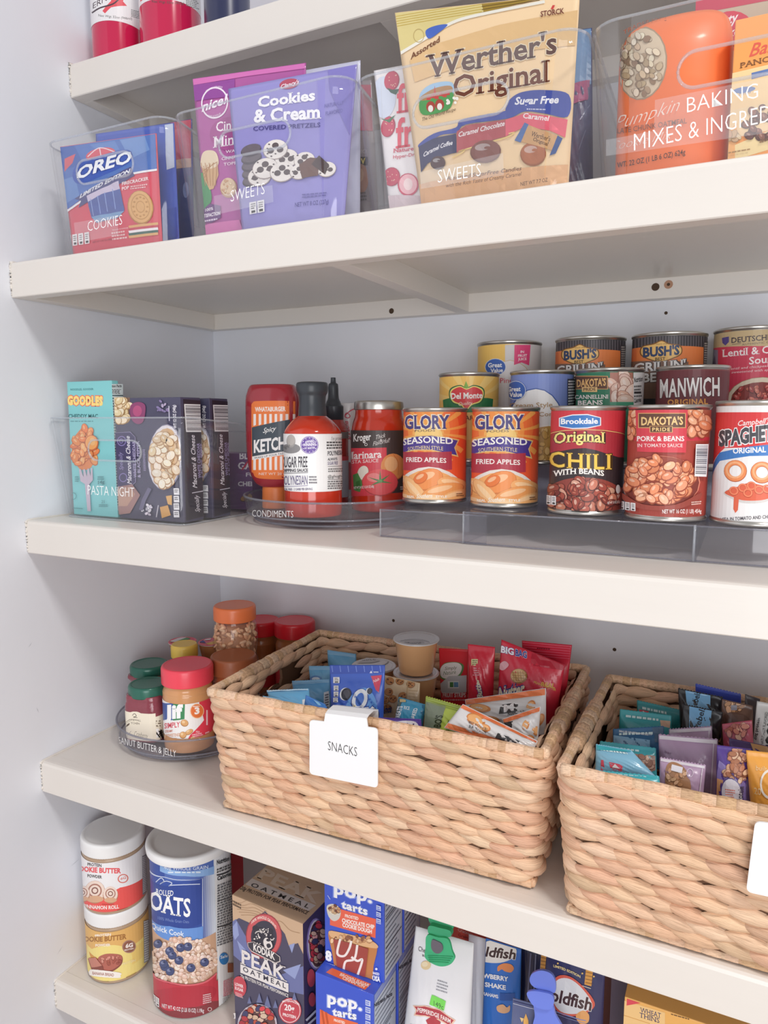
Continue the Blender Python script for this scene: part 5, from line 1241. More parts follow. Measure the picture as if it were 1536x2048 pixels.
A.ell(1526, 800, 72, 46, '#a88c6c').ell(1526, 799, 70, 44, '#e6d8c0').ell(1524, 800, 62, 36, '#8f3a36').blobs(1524, 798, 58, 32, 70, 7, ['#c45650', '#b4443e', '#d4705c', '#a83a3a'], '#6e2a28', hi='#f0b8a8')
A.build('label', r, PAPER)

# ================================================================== fourth shelf: jams and nut butters
JZ = Z4+.0136
GLID = solid('dark_green_lid', '#2c6a5a', .3, .1, .2); JAM = solid('berry_jam', '#8a3a48', .12, 0, .6, (60, .5, .004))
def square_jar(x, y, hw, yaw, h, lr, label, art):
    r = thing('jam_jar', (x, y, JZ), label, 'jar', None)
    O = Oval(x, y, yaw, sprof([(JZ, hw*.85, hw*.85), (JZ+.002, hw*.96, hw*.96), (JZ+.006, hw, hw), (JZ+h*.30, hw, hw), (JZ+h*.62, hw, hw), (JZ+h*.72, hw*.95, hw*.95), (JZ+h*.79, lr*.95, lr*.95), (JZ+h*.84, lr*.92, lr*.92)]), 4.2)
    O.body('jar_body', r, JAM, seg=64)
    mk('lid', *lathe(rcurve([(lr-.001, JZ+h-.0165), (lr, JZ+h-.0155), (lr, JZ+h-.004), (lr-.0012, JZ+h-.001), (lr*.88, JZ+h), (lr*.80, JZ+h-.0012), (0, JZ+h-.0010)]), x, y, 56), r, GLID)
    A = Art(O); A.base = 3e-4; A.clip = (-hw, JZ+.002, hw, JZ+h*.75); art(A, O); A.build('label', r, PAPER)
    # label wraps to the side
    S = Oval(x, y, yaw+90, O.prof, 4.2); B = Art(S, (-hw, JZ+.002, hw, JZ+h*.75)); B.base = 3e-4
    B.full(-hw*.93, JZ+.004, hw*.9, JZ+h*.50, '#f2e8d4'); B.fine([(300, 1445), (321, 1438), (321, 1452), (300, 1460)], 3, '#8a7a6a').bars([(308, 1462), (320, 1457), (320, 1474), (308, 1480)], 12)
    B.build('label_side', r, PAPER); return r
def front_lab(A, O):
    A.spl([(243, 1439), (255, 1427), (270, 1423), (287, 1431), (299, 1451), (315, 1457), (321, 1503), (305, 1523), (247, 1503)], '#f6ecd8', 4)
    A.full(-.027, JZ+.004, .026, JZ+.046, '#f4ead6').spl([(247, 1453), (255, 1431), (270, 1423), (285, 1429), (296, 1449), (298, 1459), (277, 1465), (251, 1461)], '#f4ead6')
    A.curve([(265, 1431), (269, 1427), (273, 1432), (267, 1434), (275, 1435)], 1.2, '#6a6058').T('STONEWALL', (255, 1440), (282, 1443), 4, '#6a5a4c', .01).T('KITCHEN', (258, 1447), (279, 1449), 4, '#6a5a4c', .01)
    A.T('Apple Cranberry', (251, 1469), (296, 1477), 11, '#4a4440', -.015, .35).T('Chutney', (259, 1485), (284, 1491), 11, '#4a4440', -.015, .35).fine([(253, 1495), (291, 1505), (291, 1511), (253, 1501)], 2, '#b08a7a')
square_jar(.0985, .1110, .0285, 14, .0815, .0285, 'squat green-lidded jam jar in front on the jam turntable', front_lab)
def back_lab(A, O): A.full(-.027, JZ+.004, .026, JZ+.050, '#f4ead6').spl([(232, 1440), (240, 1414), (255, 1404), (268, 1412), (270, 1440)], '#f4ead6').fine([(232, 1450), (240, 1452), (240, 1480), (233, 1478)], 4, '#7a6a5a')
square_jar(.0540, .1590, .0250, 14, .0900, .0290, 'taller green-lidded jam jar behind the squat one by the wall', back_lab)
PB = solid('peanut_butter', '#d39a68', .2, 0, .4); RLID = solid('coral_red_lid', '#f4495c', .35, 0, .15); R2LID = solid('red_lid', '#d8202f', .35, 0, .15)
def ridged(r, z0, z1, x, y, n=60, top=True):
    vs, fs = lathe(rcurve([(r-.0006, z0), (r, z0+.0008), (r, z1-.004), (r-.0015, z1-.0008), (r*.9, z1), (r*.84, z1-.0006), (0, z1-.0006)]), x, y, n*2)
    out = []
    for i, v in enumerate(vs):
        rr = math.hypot(v[0]-x, v[1]-y)
        k = .988 if (i % (n*2)) % 2 and rr > r*.97 and v[2] < z1-.0035 else 1
        out.append((x+(v[0]-x)*k, y+(v[1]-y)*k, v[2]))
    return out, fs
def pbjar(x, y, z, rb, rl, h, lidh, lidm, label, bodym, art=None, labz=(.25, .7), base='#f3f0ee', cat='jar', name='nut_butter_jar', shape=None, group=None):
    r = thing(name, (x, y, z), label, cat, group)
    hb = h-lidh
    pr = shape or [(rb*.80, 0), (rb*.95, .012), (rb, .05), (rb, .3), (rb, .8), (rb*.985, .87), (rb*.93, .93), (rl*.93, .97), (rl*.93, 1.0)]
    mk('jar_body', *lathe(sprof([(a, z+max(.0004, b*hb)) for a, b in pr]), x, y, 60), r, bodym)
    mk('lid', *ridged(rl, z+hb-.002, z+h, x, y), r, lidm)
    if art:
        C = Cyl(x, y, rb+.0003); A = Art(C, (-PI*C.r, z+hb*labz[0], PI*C.r, z+hb*labz[1])); A.full(-PI*C.r, z, PI*C.r, z+h, base); art(A); A.build('label', r, PAPER)
    return r
def jif(A):
    A.poly([(395, 1395), (440, 1395), (440, 1500), (364, 1500), (380, 1470), (408, 1440)], '#e23c50').poly([(380, 1400), (400, 1400), (396, 1412), (404, 1440), (366, 1480), (366, 1440)], '#f3f0ee')
    A.poly([(322, 1404), (346, 1406), (346, 1440), (322, 1440)], '#3a5aa0').poly([(346, 1406), (370, 1405), (369, 1438), (346, 1441)], '#3a8a58').T('Jif', (329, 1437), (366, 1434), 26, '#fbfbfb', .06, 0, 0, None, 0, 0, 0, 1.05)
    A.T('SIMPLY', (329, 1457), (360, 1454), 11, '#d8485a', .02).T('CREAMY', (330, 1465), (346, 1464), 5, '#c86a50', .02).T('UNSWEETENED', (330, 1474), (360, 1472), 6, '#d8905c', .01).fine([(326, 1476), (354, 1475), (354, 1482), (326, 1484)], 2, '#d8a07c')
    A.ell(394, 1422, 14, 15, '#f6c8a0', 0).ell(394, 1422, 12.5, 13.5, '#e8783c').T('3', (389, 1428), (399, 1427), 13, '#fdf6f0', .05).fine([(386, 1411), (402, 1410), (402, 1414), (386, 1415)], 1, '#fbe4d4')
    for u, v, a, b, q in ((369, 1446, 8, 7, 20), (378, 1464, 9, 5, -30), (366, 1470, 7, 7, 0), (384, 1480, 9, 5, -60)): A.ell(u, v, a, b, '#a87038', q).ell(u, v-.6, a*.9, b*.86, '#dfa86c', q).ell(u-2, v-2, a*.4, b*.4, '#f0cc9c', q)
    A.T('No', (392, 1466), (399, 1465), 5, '#fbe8ea').fine([(384, 1468), (406, 1464), (406, 1474), (386, 1478)], 3, '#f8ccd2').fine([(410, 1464), (420, 1460), (420, 1474), (410, 1478)], 3, '#f8ccd2').rect(412, 1420, 415, 1450, '#f6d0d4')
pbjar(.1700, .1155, JZ, .0352, .0363, .1200, .0235, RLID, 'creamy peanut butter jar with a coral red lid, front of the jam turntable', PB, jif, (.24, .76))
HON = solid('dark_honey', '#7a5048', .15, 0, .5)
pbjar(.0975, .1905, JZ, .0205, .0205, .118, .0185, solid('yellow_lid', '#f0cc5c', .38, 0, .15), 'small dark bottle with a yellow cap behind the coral-lidded jar', HON, lambda A: A.fine([(330, 1330), (380, 1330), (380, 1345), (330, 1345)], 2, '#9a9aa8'), (.3, .72), '#dcd8dc', 'bottle', 'honey_bottle')
FOIL = solid('foil_lid', '#d8d6d8', .32, .55, 0, (90, .35, .001))
def cup(name, x, y, z, rt, h, label, body, lidcol, cat, group=None, art=None, rb=.74):
    r = thing(name, (x, y, z), label, cat, group)
    mk('cup_body', *lathe(rcurve([(0, z), (rt*rb*.96, z), (rt*rb, z+.002), (rt*.93, z+h-.004), (rt*.94, z+h-.0022)]), x, y, 48), r, body)
    mk('cup_rim', *lathe([(rt*.90, z+h-.0026), (rt*1.0, z+h-.0024), (rt*1.0, z+h-.0014), (rt*.9, z+h-.0012)], x, y, 48), r, solid('cup_rim_clear', '#e6e2e0', .25, 0, .3))
    mk('foil_lid', *lathe(rcurve([(rt*.99, z+h-.0013), (rt*1.0, z+h-.0006), (rt*.97, z+h), (rt*.86, z+h), (rt*.84, z+h-.0008), (0, z+h-.0007)]), x, y, 48), r, lidcol)
    if art:
        P = Top(z+h-.0004); A = Art(P, (x-rt*.78, y-rt*.78, x+rt*.78, y+rt*.78)); art(A); A.build('lid_print', r, PAPER)
    return r
PCUP = solid('peanut_butter_cup', '#d0905e', .25, 0, .4); PFOIL = solid('pink_foil', '#e2667a', .32, .3)
def cl(A): A.poly([(320, 1282), (352, 1262), (386, 1262), (380, 1272), (350, 1284)], '#e8e4e8').T('Jif', (338, 1280), (372, 1266), 9, '#3a5a8a', .04, 0, 0, None, 0, 0, 8).poly([(350, 1284), (380, 1272), (386, 1266), (386, 1274), (360, 1288)], '#5f9a66')
def cl2(A): A.poly([(388, 1272), (420, 1262), (436, 1264), (420, 1280), (392, 1282)], '#e8e4e8').T('Jif', (396, 1279), (420, 1268), 8, '#3a4a8a', .04, 0, 0, None, 0, 0, 8).poly([(384, 1268), (392, 1266), (412, 1286), (392, 1284)], '#3f4f9a').poly([(412, 1287), (434, 1280), (436, 1286), (420, 1292)], '#e0b04a')
for k in range(3):
    cup('nut_butter_cup', .0610, .2270, JZ+k*.0358, .0225, .0355, ['bottom', 'middle', 'pink-lidded top'][k]+' cup of the left stack behind the yellow cap', PCUP, PFOIL, 'snack cup', 'peanut butter cups', cl if k == 2 else None, .66)
for k in range(3):
    cup('nut_butter_cup', .1050, .2445, JZ+k*.0358, .0205, .0355, ['bottom', 'middle', 'printed top'][k]+' cup of the stack left of the jar of nuts', PCUP, PFOIL, 'snack cup', 'peanut butter cups', cl2 if k == 2 else None, .66)
# jar of peanuts
px_, py_, pr_ = .1600, .2380, .0345
r = thing('peanut_jar', (px_, py_, JZ), 'clear waisted jar of peanuts with an orange lid', 'jar')
pf = [(.0265, 0), (.0290, .006), (.0300, .02), (.0315, .050), (.0345, .075), (.0355, .085), (.0325, .098), (.0345, .112), (.0355, .128), (.0340, .142), (.0315, .150), (.0305, .156)]
def sl(p, z):
    for a, b in zip(p, p[1:]):
        if z <= b[1]: return a[0]+(b[0]-a[0])*(z-a[1])/(b[1]-a[1])
    return p[-1][0]
mk('jar_body', *lathe(sprof([(a, JZ+max(.0006, b)) for a, b in pf]), px_, py_, 60), r, GLASS)
vs, fs, cs = [], [], []
rn = random.Random(3); n = 0
core, cf = lathe([(a-.006, JZ+.003+b*.92) for a, b in pf], px_, py_, 40); vs += core; fs += cf; cs += [hx('#c08c68')]*len(cf)
for k in range(420):
    z = rn.uniform(.006, .148); a = rn.uniform(0, 2*PI); rr = sl(pf, z)-.0048
    c = V((px_+rr*cos(a), py_+rr*sin(a), JZ+z)); ax = V((rn.uniform(-1, 1), rn.uniform(-1, 1), rn.uniform(-1, 1))).normalized()
    nn = V((cos(a), sin(a), 0)); u = (ax-nn*ax.dot(nn)*.7).normalized(); w = nn.cross(u).normalized(); L, B_ = rn.uniform(.0048, .0062), rn.uniform(.0031, .0039)
    col = jit(rn.choice(['#ecb88e', '#e0a67c', '#f2c8a0', '#d4966c']), .1); m = len(vs)
    for i in range(5):
        t = PI*(i+.5)/5
        for j in range(7):
            q = 2*PI*j/7; vs.append(c+u*L*cos(t)+(w*cos(q)+nn*sin(q)*.9)*B_*sin(t)*(1-.16*sin(t)*(1 if i == 2 else 0)))
    for i in range(4):
        for j in range(7): fs.append((m+i*7+j, m+i*7+(j+1) % 7, m+i*7+7+(j+1) % 7, m+i*7+7+j)); cs.append(col)
    fs += [tuple(m+j for j in range(6, -1, -1)), tuple(m+28+j for j in range(7))]; cs += [col, col]
o = mk('peanuts', vs, fs, r, printed('roasted_nuts', .5, .2), cs); o['kind'] = 'stuff'
mk('lid', *ridged(.0330, JZ+.1535, JZ+.1765, px_, py_), r, solid('orange_lid', '#f4804a', .38, 0, .15))
C = Cyl(px_, py_, .0349); A = Art(C); A.full(.024, JZ+.04, .05, JZ+.085, '#d8dae2').full(.030, JZ+.045, .046, JZ+.08, '#8a90a8'); A.build('label', r, PAPER)
BRN = solid('brown_powder_lid', '#a8603c', .45, 0, .1, (30, .1, .002)); BRB = solid('orange_brown_jar', '#b5623c', .3, 0, .3)
pbjar(.2005, .1810, JZ, .0305, .0342, .1180, .0230, BRN, 'jar with a wide brown lid, half hidden by the left basket', BRB)
PBD = solid('dark_peanut_butter', '#a8683c', .25, 0, .4)
def plain(A): A.full(-.08, Z4+.03, .08, Z4+.075, '#c8323c').T('CREAMY', (560, 1412), (590, 1405), 10, '#f6e8e4', .03)
pbjar(.1990, .3480, Z4+.0004, .0330, .0345, .1420, .0235, R2LID, 'red-lidded jar at the back, next to the straw basket', PBD, plain, (.2, .62), '#c8323c')
pbjar(.1290, .3480, Z4+.0004, .0310, .0325, .1350, .0225, R2LID, 'red-lidded jar at the back, half hidden by the jar of nuts', PBD, plain, (.2, .62), '#c8323c')

# ------------------------------------------------------------------ the snack basket
BZ = Z4+.0062
def sn(name, label, cat, quad, y, th, col, tilt=0, yaw=0, group=None, **k):
    return sack(name, label, cat, quad, y, th, col, yaw, tilt, group, floor=BZ, **k)
def seals(A, q, c, n=3, w=.09):
    for i in range(n):
        y = .015+i*w/n; A.line([tuple(A.quad(q, 0, y)), tuple(A.quad(q, 1, y))], 1.2, c)
# applesauce cups
APP = solid('applesauce_cup', '#dba878', .22, 0, .5)
def foil(A): A.ringe(828, 1288, 34, 10, .06, '#a8a8b0').poly([(806, 1286), (812, 1281), (846, 1281), (850, 1288), (838, 1294), (812, 1294)], '#c4c4ca').T('Sauce', (812, 1291), (842, 1288), 6, '#77777f', .01, .2)
for k in range(4):
    cup('applesauce_cup', .4885, .2010, BZ+k*.0463, .0306, .0458, ['lowest', 'second lowest', 'second from top', 'top'][k]+' applesauce cup of the tall stack in the basket', APP, FOIL, 'snack cup', 'applesauce cups', foil if k == 3 else None)
def foil2(A): A.ringe(738, 1322, 40, 12, .06, '#a8a8b0').poly([(716, 1316), (724, 1310), (756, 1312), (760, 1322), (742, 1326), (716, 1326)], '#c6c6cc').T('Sauce', (718, 1322), (752, 1320), 6, '#77777f', .01, .2)
for k in range(3):
    cup('applesauce_cup', .4260, .1990, BZ+k*.0463, .0306, .0458, ['lowest', 'middle', 'grey-lidded top'][k]+' applesauce cup of the short stack behind the blue cookie bag', APP, FOIL, 'snack cup', 'applesauce cups', foil2 if k == 2 else None)
LB = '#6cb4e0'
def lightblue(label, quad, y, tilt, yaw=0, th=.006, c=LB, marks=None, roll=0):
    r, A = sn('snack_wrapper', label, 'wrapped snack', quad, y, th, c, tilt, yaw, 'light blue wrapped snacks', zig=.0008, seal=(.06, .06), roll=roll)
    seals(A, quad, '#a4d2ee', 3, .08)
    if marks: marks(A)
    A.build('printed_front', r, FILM)
lightblue('light blue wrapper at the back left of the snack basket', [(655, 1300), (712, 1308), (716, 1400), (660, 1404)], .222, 12)
lightblue('light blue wrapper beside the left handle of the snack basket', [(618, 1332), (662, 1332), (668, 1430), (626, 1436)], .168, 14, 0, .006, LB, lambda A: A.ell(632, 1358, 12, 7, '#4a86c8').ell(632, 1358, 8, 4, '#d8e8f6'))
lightblue('light blue wrapper with a white bar code, left of the blue cookie bag', [(584, 1362), (660, 1358), (664, 1450), (600, 1460)], .118, 22, 0, .008, '#66aede', lambda A: A.poly([(648, 1385), (658, 1382), (660, 1420), (650, 1424)], '#e8eef4').fine([(650, 1388), (658, 1386), (659, 1416), (651, 1418)], 6, '#445'))
lightblue('light blue wrapper lying at the front left rim of the snack basket', [(533, 1381), (618, 1377), (622, 1432), (548, 1420)], .062, 38, 0, .007, '#72b8e4', lambda A: A.poly([(605, 1400), (612, 1398), (614, 1418), (607, 1420)], '#e8eef4').line([(534, 1382), (617, 1378)], 3, '#d8ecf8'))
lightblue('thin light blue wrapper edge lying lowest along the front rim', [(525, 1392), (560, 1398), (610, 1428), (545, 1412)], .036, 50, 0, .004, '#7cc0e8')
r, A = sn('snack_wrapper', 'deeper blue wrapper tucked left of the white name card', 'wrapped snack', [(612, 1390), (650, 1408), (668, 1442), (606, 1428)], .038, .004, '#3f7fcc', 20, 0)
A.line([(618, 1386), (662, 1432)], 4, '#8cc4ea').T('6mm', (614, 1422), (632, 1428), 8, '#e8f0f8', .01, .2).build('printed_front', r, FILM)
r, A = sn('cookie_bag', 'royal blue mini cookie bag standing in the middle of the snack basket', 'cookie bag', [(660, 1330), (770, 1330), (764, 1520), (664, 1520)], .078, .011, '#3f68d0', 12, 0, seal=(.14, .02), wr=.09)
A.poly([(656, 1326), (774, 1326), (774, 1346), (656, 1348)], '#3554b8').poly([(742, 1352), (764, 1350), (758, 1385), (752, 1380)], '#e04a66').T('Nab', (747, 1366), (759, 1360), 6, '#f8dde2', .01)
for k in range(7): A.line([(664+k*16, 1330), (666+k*16, 1344)], 1.4, '#7d96e0')
A.spl([(690, 1430), (700, 1395), (730, 1375), (752, 1400), (750, 1445), (700, 1460)], '#6aa4ea').ell(720, 1400, 17, 24, '#2a4fa8', 18).ell(720, 1399, 15, 22, '#eef2f8', 18).ell(720, 1399, 8, 14, '#4a78d0', 18).T('OREO', (702, 1450), (752, 1444), 32, '#eef2f8', .04, .1, 0, '#2a4fa8', .05).T('MINI', (690, 1428), (712, 1422), 12, '#f2d84e', .03, .2)
for u, v, s in ((693, 1388, 1), (748, 1430, 1.1), (672, 1424, .9), (740, 1382, .5)): A.ell(u-2, v, 11*s, 13*s, '#e8ecf2', 15).ell(u, v, 10*s, 12.5*s, '#3a3a44', 15).ell(u, v, 7*s, 9*s, '#55555f', 15)
A.facts([(667, 1354), (680, 1354), (680, 1366), (667, 1366)], 1).facts([(668, 1371), (678, 1371), (678, 1381), (668, 1381)], 1).facts([(668, 1383), (678, 1383), (678, 1393), (668, 1393)], 1).facts([(667, 1395), (677, 1395), (677, 1404), (667, 1404)], 1)
A.poly([(740, 1346), (743, 1341), (746, 1346)], '#eef').fine([(748, 1342), (758, 1342), (758, 1346), (748, 1346)], 1, '#dde')
A.build('printed_front', r, FILM)
r, A = sn('cookie_bag', 'beige bag printed with cookies, right of the royal blue bag', 'cookie bag', [(768, 1350), (840, 1366), (836, 1500), (762, 1500)], .125, .007, '#e6c8a0', 12, 0, seal=(.05, .02))
for u, v in ((780, 1362), (800, 1350+12), (778, 1384), (786, 1398), (770, 1400), (806, 1392), (822, 1368), (776, 1416), (812, 1412)): A.ell(u, v, 8.5, 8, '#9a5f38').ell(u, v-.5, 7.8, 7.2, '#c88850'); [A.ell(u+R_.uniform(-5, 5), v+R_.uniform(-4, 4), 1.6, 1.3, '#5a3420', 0, 6) for _ in range(5)]
A.line([(816, 1356), (814, 1440)], 2, '#c8a478'); [A.line([(818, 1380+k*6), (836, 1382+k*6)], 1, '#c8a478') for k in range(8)]
A.T('Amos', (764, 1428), (784, 1424), 16, '#2f4478', .02, .3).build('printed_front', r, FILM)
r, A = sn('snack_bar', 'small teal blue treat bar in front of the beige cookie bag', 'snack bar', [(798, 1394), (851, 1409), (842, 1480), (784, 1474)], .084, .006, '#3f9cc4', 14, 0, zig=.001)
A.poly([(796, 1392), (806, 1396), (792, 1450), (782, 1446)], '#3a4a44').poly([(845, 1406), (853, 1410), (846, 1450), (838, 1446)], '#2f7ca4').T('TREATS', (798, 1440), (806, 1412), 0, '#eef6fa', .04, 0, 0, None, 0, 0, -10).T('RICE', (808, 1418), (820, 1420), 7, '#eef6fa', .02, .2).T('BAKED', (828, 1440), (836, 1416), 0, '#eef6fa', .03, 0, 0, None, 0, 0, -8).rect(800, 1398, 812, 1404, '#c8b078').build('printed_front', r, FILM)
r, A = sn('snack_bar', 'purple fruit snack wrapper flat against the front rim by the name card', 'snack bar', [(736, 1434), (842, 1438), (846, 1484), (744, 1476)], .050, .0035, '#5a3f9c', 8, 0)
A.spl([(776, 1452), (800, 1442), (832, 1444), (838, 1466), (800, 1470)], '#eeeaf2').T("Mott's", (780, 1464), (836, 1462), 15, '#3a2f6a', .03, .2).spl([(792, 1462), (800, 1454), (816, 1454), (822, 1464), (810, 1470)], '#d8404e').fine([(744, 1438), (776, 1440), (776, 1446), (744, 1444)], 1, '#8a6ac4').build('printed_front', r, FILM)
r, A = sn('snack_bar', 'lime green snack bar standing right of the teal treat bar', 'snack bar', [(852, 1392), (928, 1413), (920, 1500), (846, 1490)], .074, .006, '#b4c650', 16, 0, zig=.0012)
A.poly([(852, 1402), (892, 1412), (878, 1480), (846, 1470)], '#7f8a74').T("BOBO'S", (878, 1472), (886, 1430), 0, '#2f3a1e', .04, .1, 0, None, 0, 0, -14).T('APPLE PIE', (894, 1476), (904, 1440), 0, '#55662a', .02, 0, 0, None, 0, 0, -7)
for k in range(3): A.line([(852, 1395+k*4), (928, 1416+k*4)], 1.2, '#8c9c3a')
A.build('printed_front', r, FILM)
r, A = sn('snack_bar', 'end of a second lime green bar lying low at the front rim', 'snack bar', [(846, 1456), (868, 1464), (882, 1480), (846, 1474)], .032, .004, '#bcd05a', 40, 0); A.line([(846, 1462), (872, 1472)], 2, '#98aa44').build('printed_front', r, FILM)
r, A = sn('snack_bar', 'flat red and white fruit strip packet right of the applesauce cups', 'snack packet', [(878, 1296), (936, 1299), (934, 1440), (884, 1440)], .228, .002, '#e02f3a', 2, 0, wr=.02)
A.spl([(880, 1340), (890, 1326), (915, 1324), (928, 1332), (920, 1352), (896, 1360), (882, 1356)], '#5f8a4a').spl([(881, 1338), (891, 1327), (914, 1325), (924, 1334), (917, 1350), (896, 1357), (883, 1353)], '#eeeae6').T('Simply', (890, 1340), (914, 1338), 7, '#7a6a50', 0, .2).T('Nature', (887, 1350), (912, 1347), 8, '#6a7a50', 0, .2).poly([(878, 1370), (898, 1352), (936, 1350), (934, 1384), (884, 1386)], '#c9c9cb').rect(896, 1362, 918, 1376, '#eef0ee').rect(900, 1364, 907, 1374, '#4f8a4a').rect(908, 1364, 917, 1374, '#6a9ac4').T('FRUIT STRIPS', (886, 1394), (932, 1394), 9, '#f8e2e2', .03).fine([(888, 1397), (930, 1397), (930, 1402), (888, 1402)], 1, '#f0b8bc').build('printed_front', r, CARD)
r, A = sn('cookie_pack', 'narrow red cookie packet right of the fruit strip packet', 'cookie packet', [(936, 1288), (990, 1294), (984, 1450), (936, 1448)], .196, .010, '#d62a40', 6, 0, seal=(.06, .02), wr=.09)
A.rect(943, 1318, 956, 1331, '#e8dca0').fine([(945, 1319), (955, 1319), (955, 1330), (945, 1330)], 3, '#5a5030').T('Nutter Butter', (976, 1444), (958, 1356), 0, '#f2e6c8', .04, .1, 0, '#2f3f9a', .05, 0, -11).fine([(946, 1334), (960, 1334), (960, 1352), (946, 1352)], 4, '#f0b0b8').build('printed_front', r, FILM)
r, A = sn('cookie_bag', 'large red cookie bag with white and blue letters at the back right', 'cookie bag', [(1003, 1279), (1130, 1330), (1104, 1480), (992, 1450)], .192, .011, '#d42c44', 10, 0, seal=(.02, .02), wr=.1)
A.T('BIG', (1002, 1304), (1028, 1310), 13, '#f2eef4', .04, 0, 0, '#3a4a9a', .03, .8).T('BAG', (1031, 1311), (1054, 1316), 13, '#3a4a9a', .04, 0, 0, '#f2eef4', .03, .8)
A.poly([(1064, 1298), (1150, 1328), (1150, 1345), (1062, 1330)], '#b82038').line([(1066, 1298), (1152, 1329)], 3, '#f0c8d0')
A.ell(1038, 1352, 17, 15, '#a87848').ell(1037, 1351, 15, 13, '#d8b07c'); [A.line([(1026+k*5, 1342), (1028+k*5, 1362)], 1, '#a87848') for k in range(5)]; [A.line([(1024, 1345+k*5), (1052, 1346+k*5)], 1, '#a87848') for k in range(4)]
A.spl([(1000, 1328), (1010, 1322), (1018, 1330), (1008, 1340), (1000, 1338)], '#eab0b8').T('REAL', (1082, 1372), (1110, 1376), 9, '#e8b860', .03, .15).T('PEANUT BUTTER', (1068, 1366), (1112, 1382), 5, '#e8b860', .02, .15)
A.T('Nutter', (996, 1402), (1050, 1388), 26, '#f4ead0', .04, .2, 0, '#34469c', .06).T('Butter', (1000, 1430), (1060, 1420), 22, '#f4ead0', .04, .2, 0, '#34469c', .06).build('printed_front', r, FILM)
r, A = sn('cookie_bag', 'crimped top of a second large red bag behind the lettered one', 'cookie bag', [(1044, 1281), (1144, 1290), (1126, 1440), (1050, 1440)], .228, .006, '#c8243c', 2, 0, seal=(.22, .02), wr=.06)
for k in range(6): A.line([(1046, 1284+k*5), (1150, 1293+k*5)], 1, '#e2607a')
A.fine([(1074, 1294), (1102, 1296), (1102, 1300), (1074, 1298)], 1, '#7a1828').build('printed_front', r, FILM)
ORG = '#f28a58'
def puffs(label, quad, y, tilt, marks, th=.012, roll=0, **k):
    r, A = sn('snack_bag', label, 'snack bag', quad, y, th, '#e8e6e6', tilt, 0, 'white and orange puff bags', seal=(.10, .10), wr=.08, roll=roll, **k)
    for i in range(7): A.line([tuple(A.quad(quad, 0, .008+i*.02)), tuple(A.quad(quad, 1, .008+i*.02))], 2.6 if i % 3 else 1.6, ORG if i % 3 else '#f8b490')
    A.poly([tuple(A.quad(quad, *p)) for p in ((0, 0), (1, 0), (1, .15), (0, .15))], ORG)
    for i in range(4): A.line([tuple(A.quad(quad, 0, .02+i*.033)), tuple(A.quad(quad, 1, .02+i*.033))], 1, '#d86a3a')
    marks(A); A.build('printed_front', r, FILM); return r
def bl(A, pts):
    for u, v, a, b, q in pts: A.ell(u, v, a, b, '#d88a4e', q).ell(u-1, v-1, a*.8, b*.75, '#f2b478', q)
puffs('white and orange puff bag at the rear, leaning on the red bags', [(930, 1399), (1092, 1376), (1092, 1470), (938, 1470)], .118, 24, lambda A: (A.poly([(1002, 1410), (1038, 1404), (1034, 1424), (998, 1428)], '#3a3636').T('M', (1008, 1424), (1028, 1420), 14, '#efeaea', .05), A.T('Nutrition Facts', (1016, 1432), (1060, 1422), 7, '#444', .02), bl(A, [(960, 1416, 22, 8, 8), (1062, 1414, 9, 14, 20), (1080, 1440, 8, 14, 30), (980, 1440, 20, 8, 5)])))
puffs('white and orange puff bag upright at the right end, its seal slanting', [(1004, 1438), (1082, 1412), (1076, 1480), (1030, 1496)], .080, 22, lambda A: (A.poly([(1004, 1446), (1026, 1442), (1024, 1456), (1006, 1460)], '#2f2c2c'), bl(A, [(1052, 1450, 7, 11, 20), (1074, 1462, 10, 9, 30), (1060, 1478, 9, 8, 0)])), .008)
puffs('white and orange puff bag lying along the front right rim', [(926, 1408), (1076, 1482), (1062, 1512), (888, 1456)], .052, 30, lambda A: (A.poly([(996, 1466), (1040, 1482), (1028, 1502), (986, 1490)], '#38383c').T('M', (1008, 1490), (1024, 1494), 12, '#efeaea', .05, .2), bl(A, [(952, 1440, 20, 12, 25), (968, 1456, 14, 8, 10)]), A.T('BEST IF USED BY', (938, 1446), (976, 1462), 5, '#444', .02), A.T('JUL 2, 2025', (938, 1454), (972, 1468), 5, '#444', .02), A.poly([(890, 1450), (896, 1446), (1084, 1508), (1080, 1518), (888, 1460)], ORG), [A.line([(892, 1452+k*2.4), (1081, 1511+k*2)], .9, '#d86a3a') for k in range(3)]), .008)

# ------------------------------------------------------------------ the basket of bars
TEAL = '#3fa8b4'
def tealbar(label, quad, y, tilt, c=TEAL, th=.006, marks=None):
    r, A = sn('snack_bar', label, 'snack bar', quad, y, th, c, tilt, 0, 'teal wrapped bars', zig=.0007, seal=(.12, .1))
    A.fine([tuple(A.quad(quad, *p)) for p in ((.12, .10), (.8, .10), (.8, .2), (.12, .2))], 1, '#d8f0f2')
    if marks: marks(A)
    A.build('printed_front', r, FILM)
def emb(u, v, s=1): return lambda A: (A.poly([(u-14*s, v-8*s), (u+14*s, v-2*s), (u+12*s, v+11*s), (u-10*s, v+8*s)], '#e4566a'), A.poly([(u-8*s, v+3*s), (u-2*s, v-4*s), (u+8*s, v+6*s)], '#f4eef0'))
tealbar('hindmost teal bar against the back of the right basket', [(1274, 1400), (1362, 1420), (1362, 1500), (1274, 1490)], .215, 14, '#35989f', .006, emb(1288, 1424, .7))
tealbar('second teal bar from the back of the right basket', [(1240, 1418), (1343, 1431), (1342, 1510), (1236, 1500)], .172, 18, '#42acb4', .006, lambda A: A.poly([(1320, 1440), (1341, 1442), (1340, 1456), (1322, 1452)], '#d8b49a'))
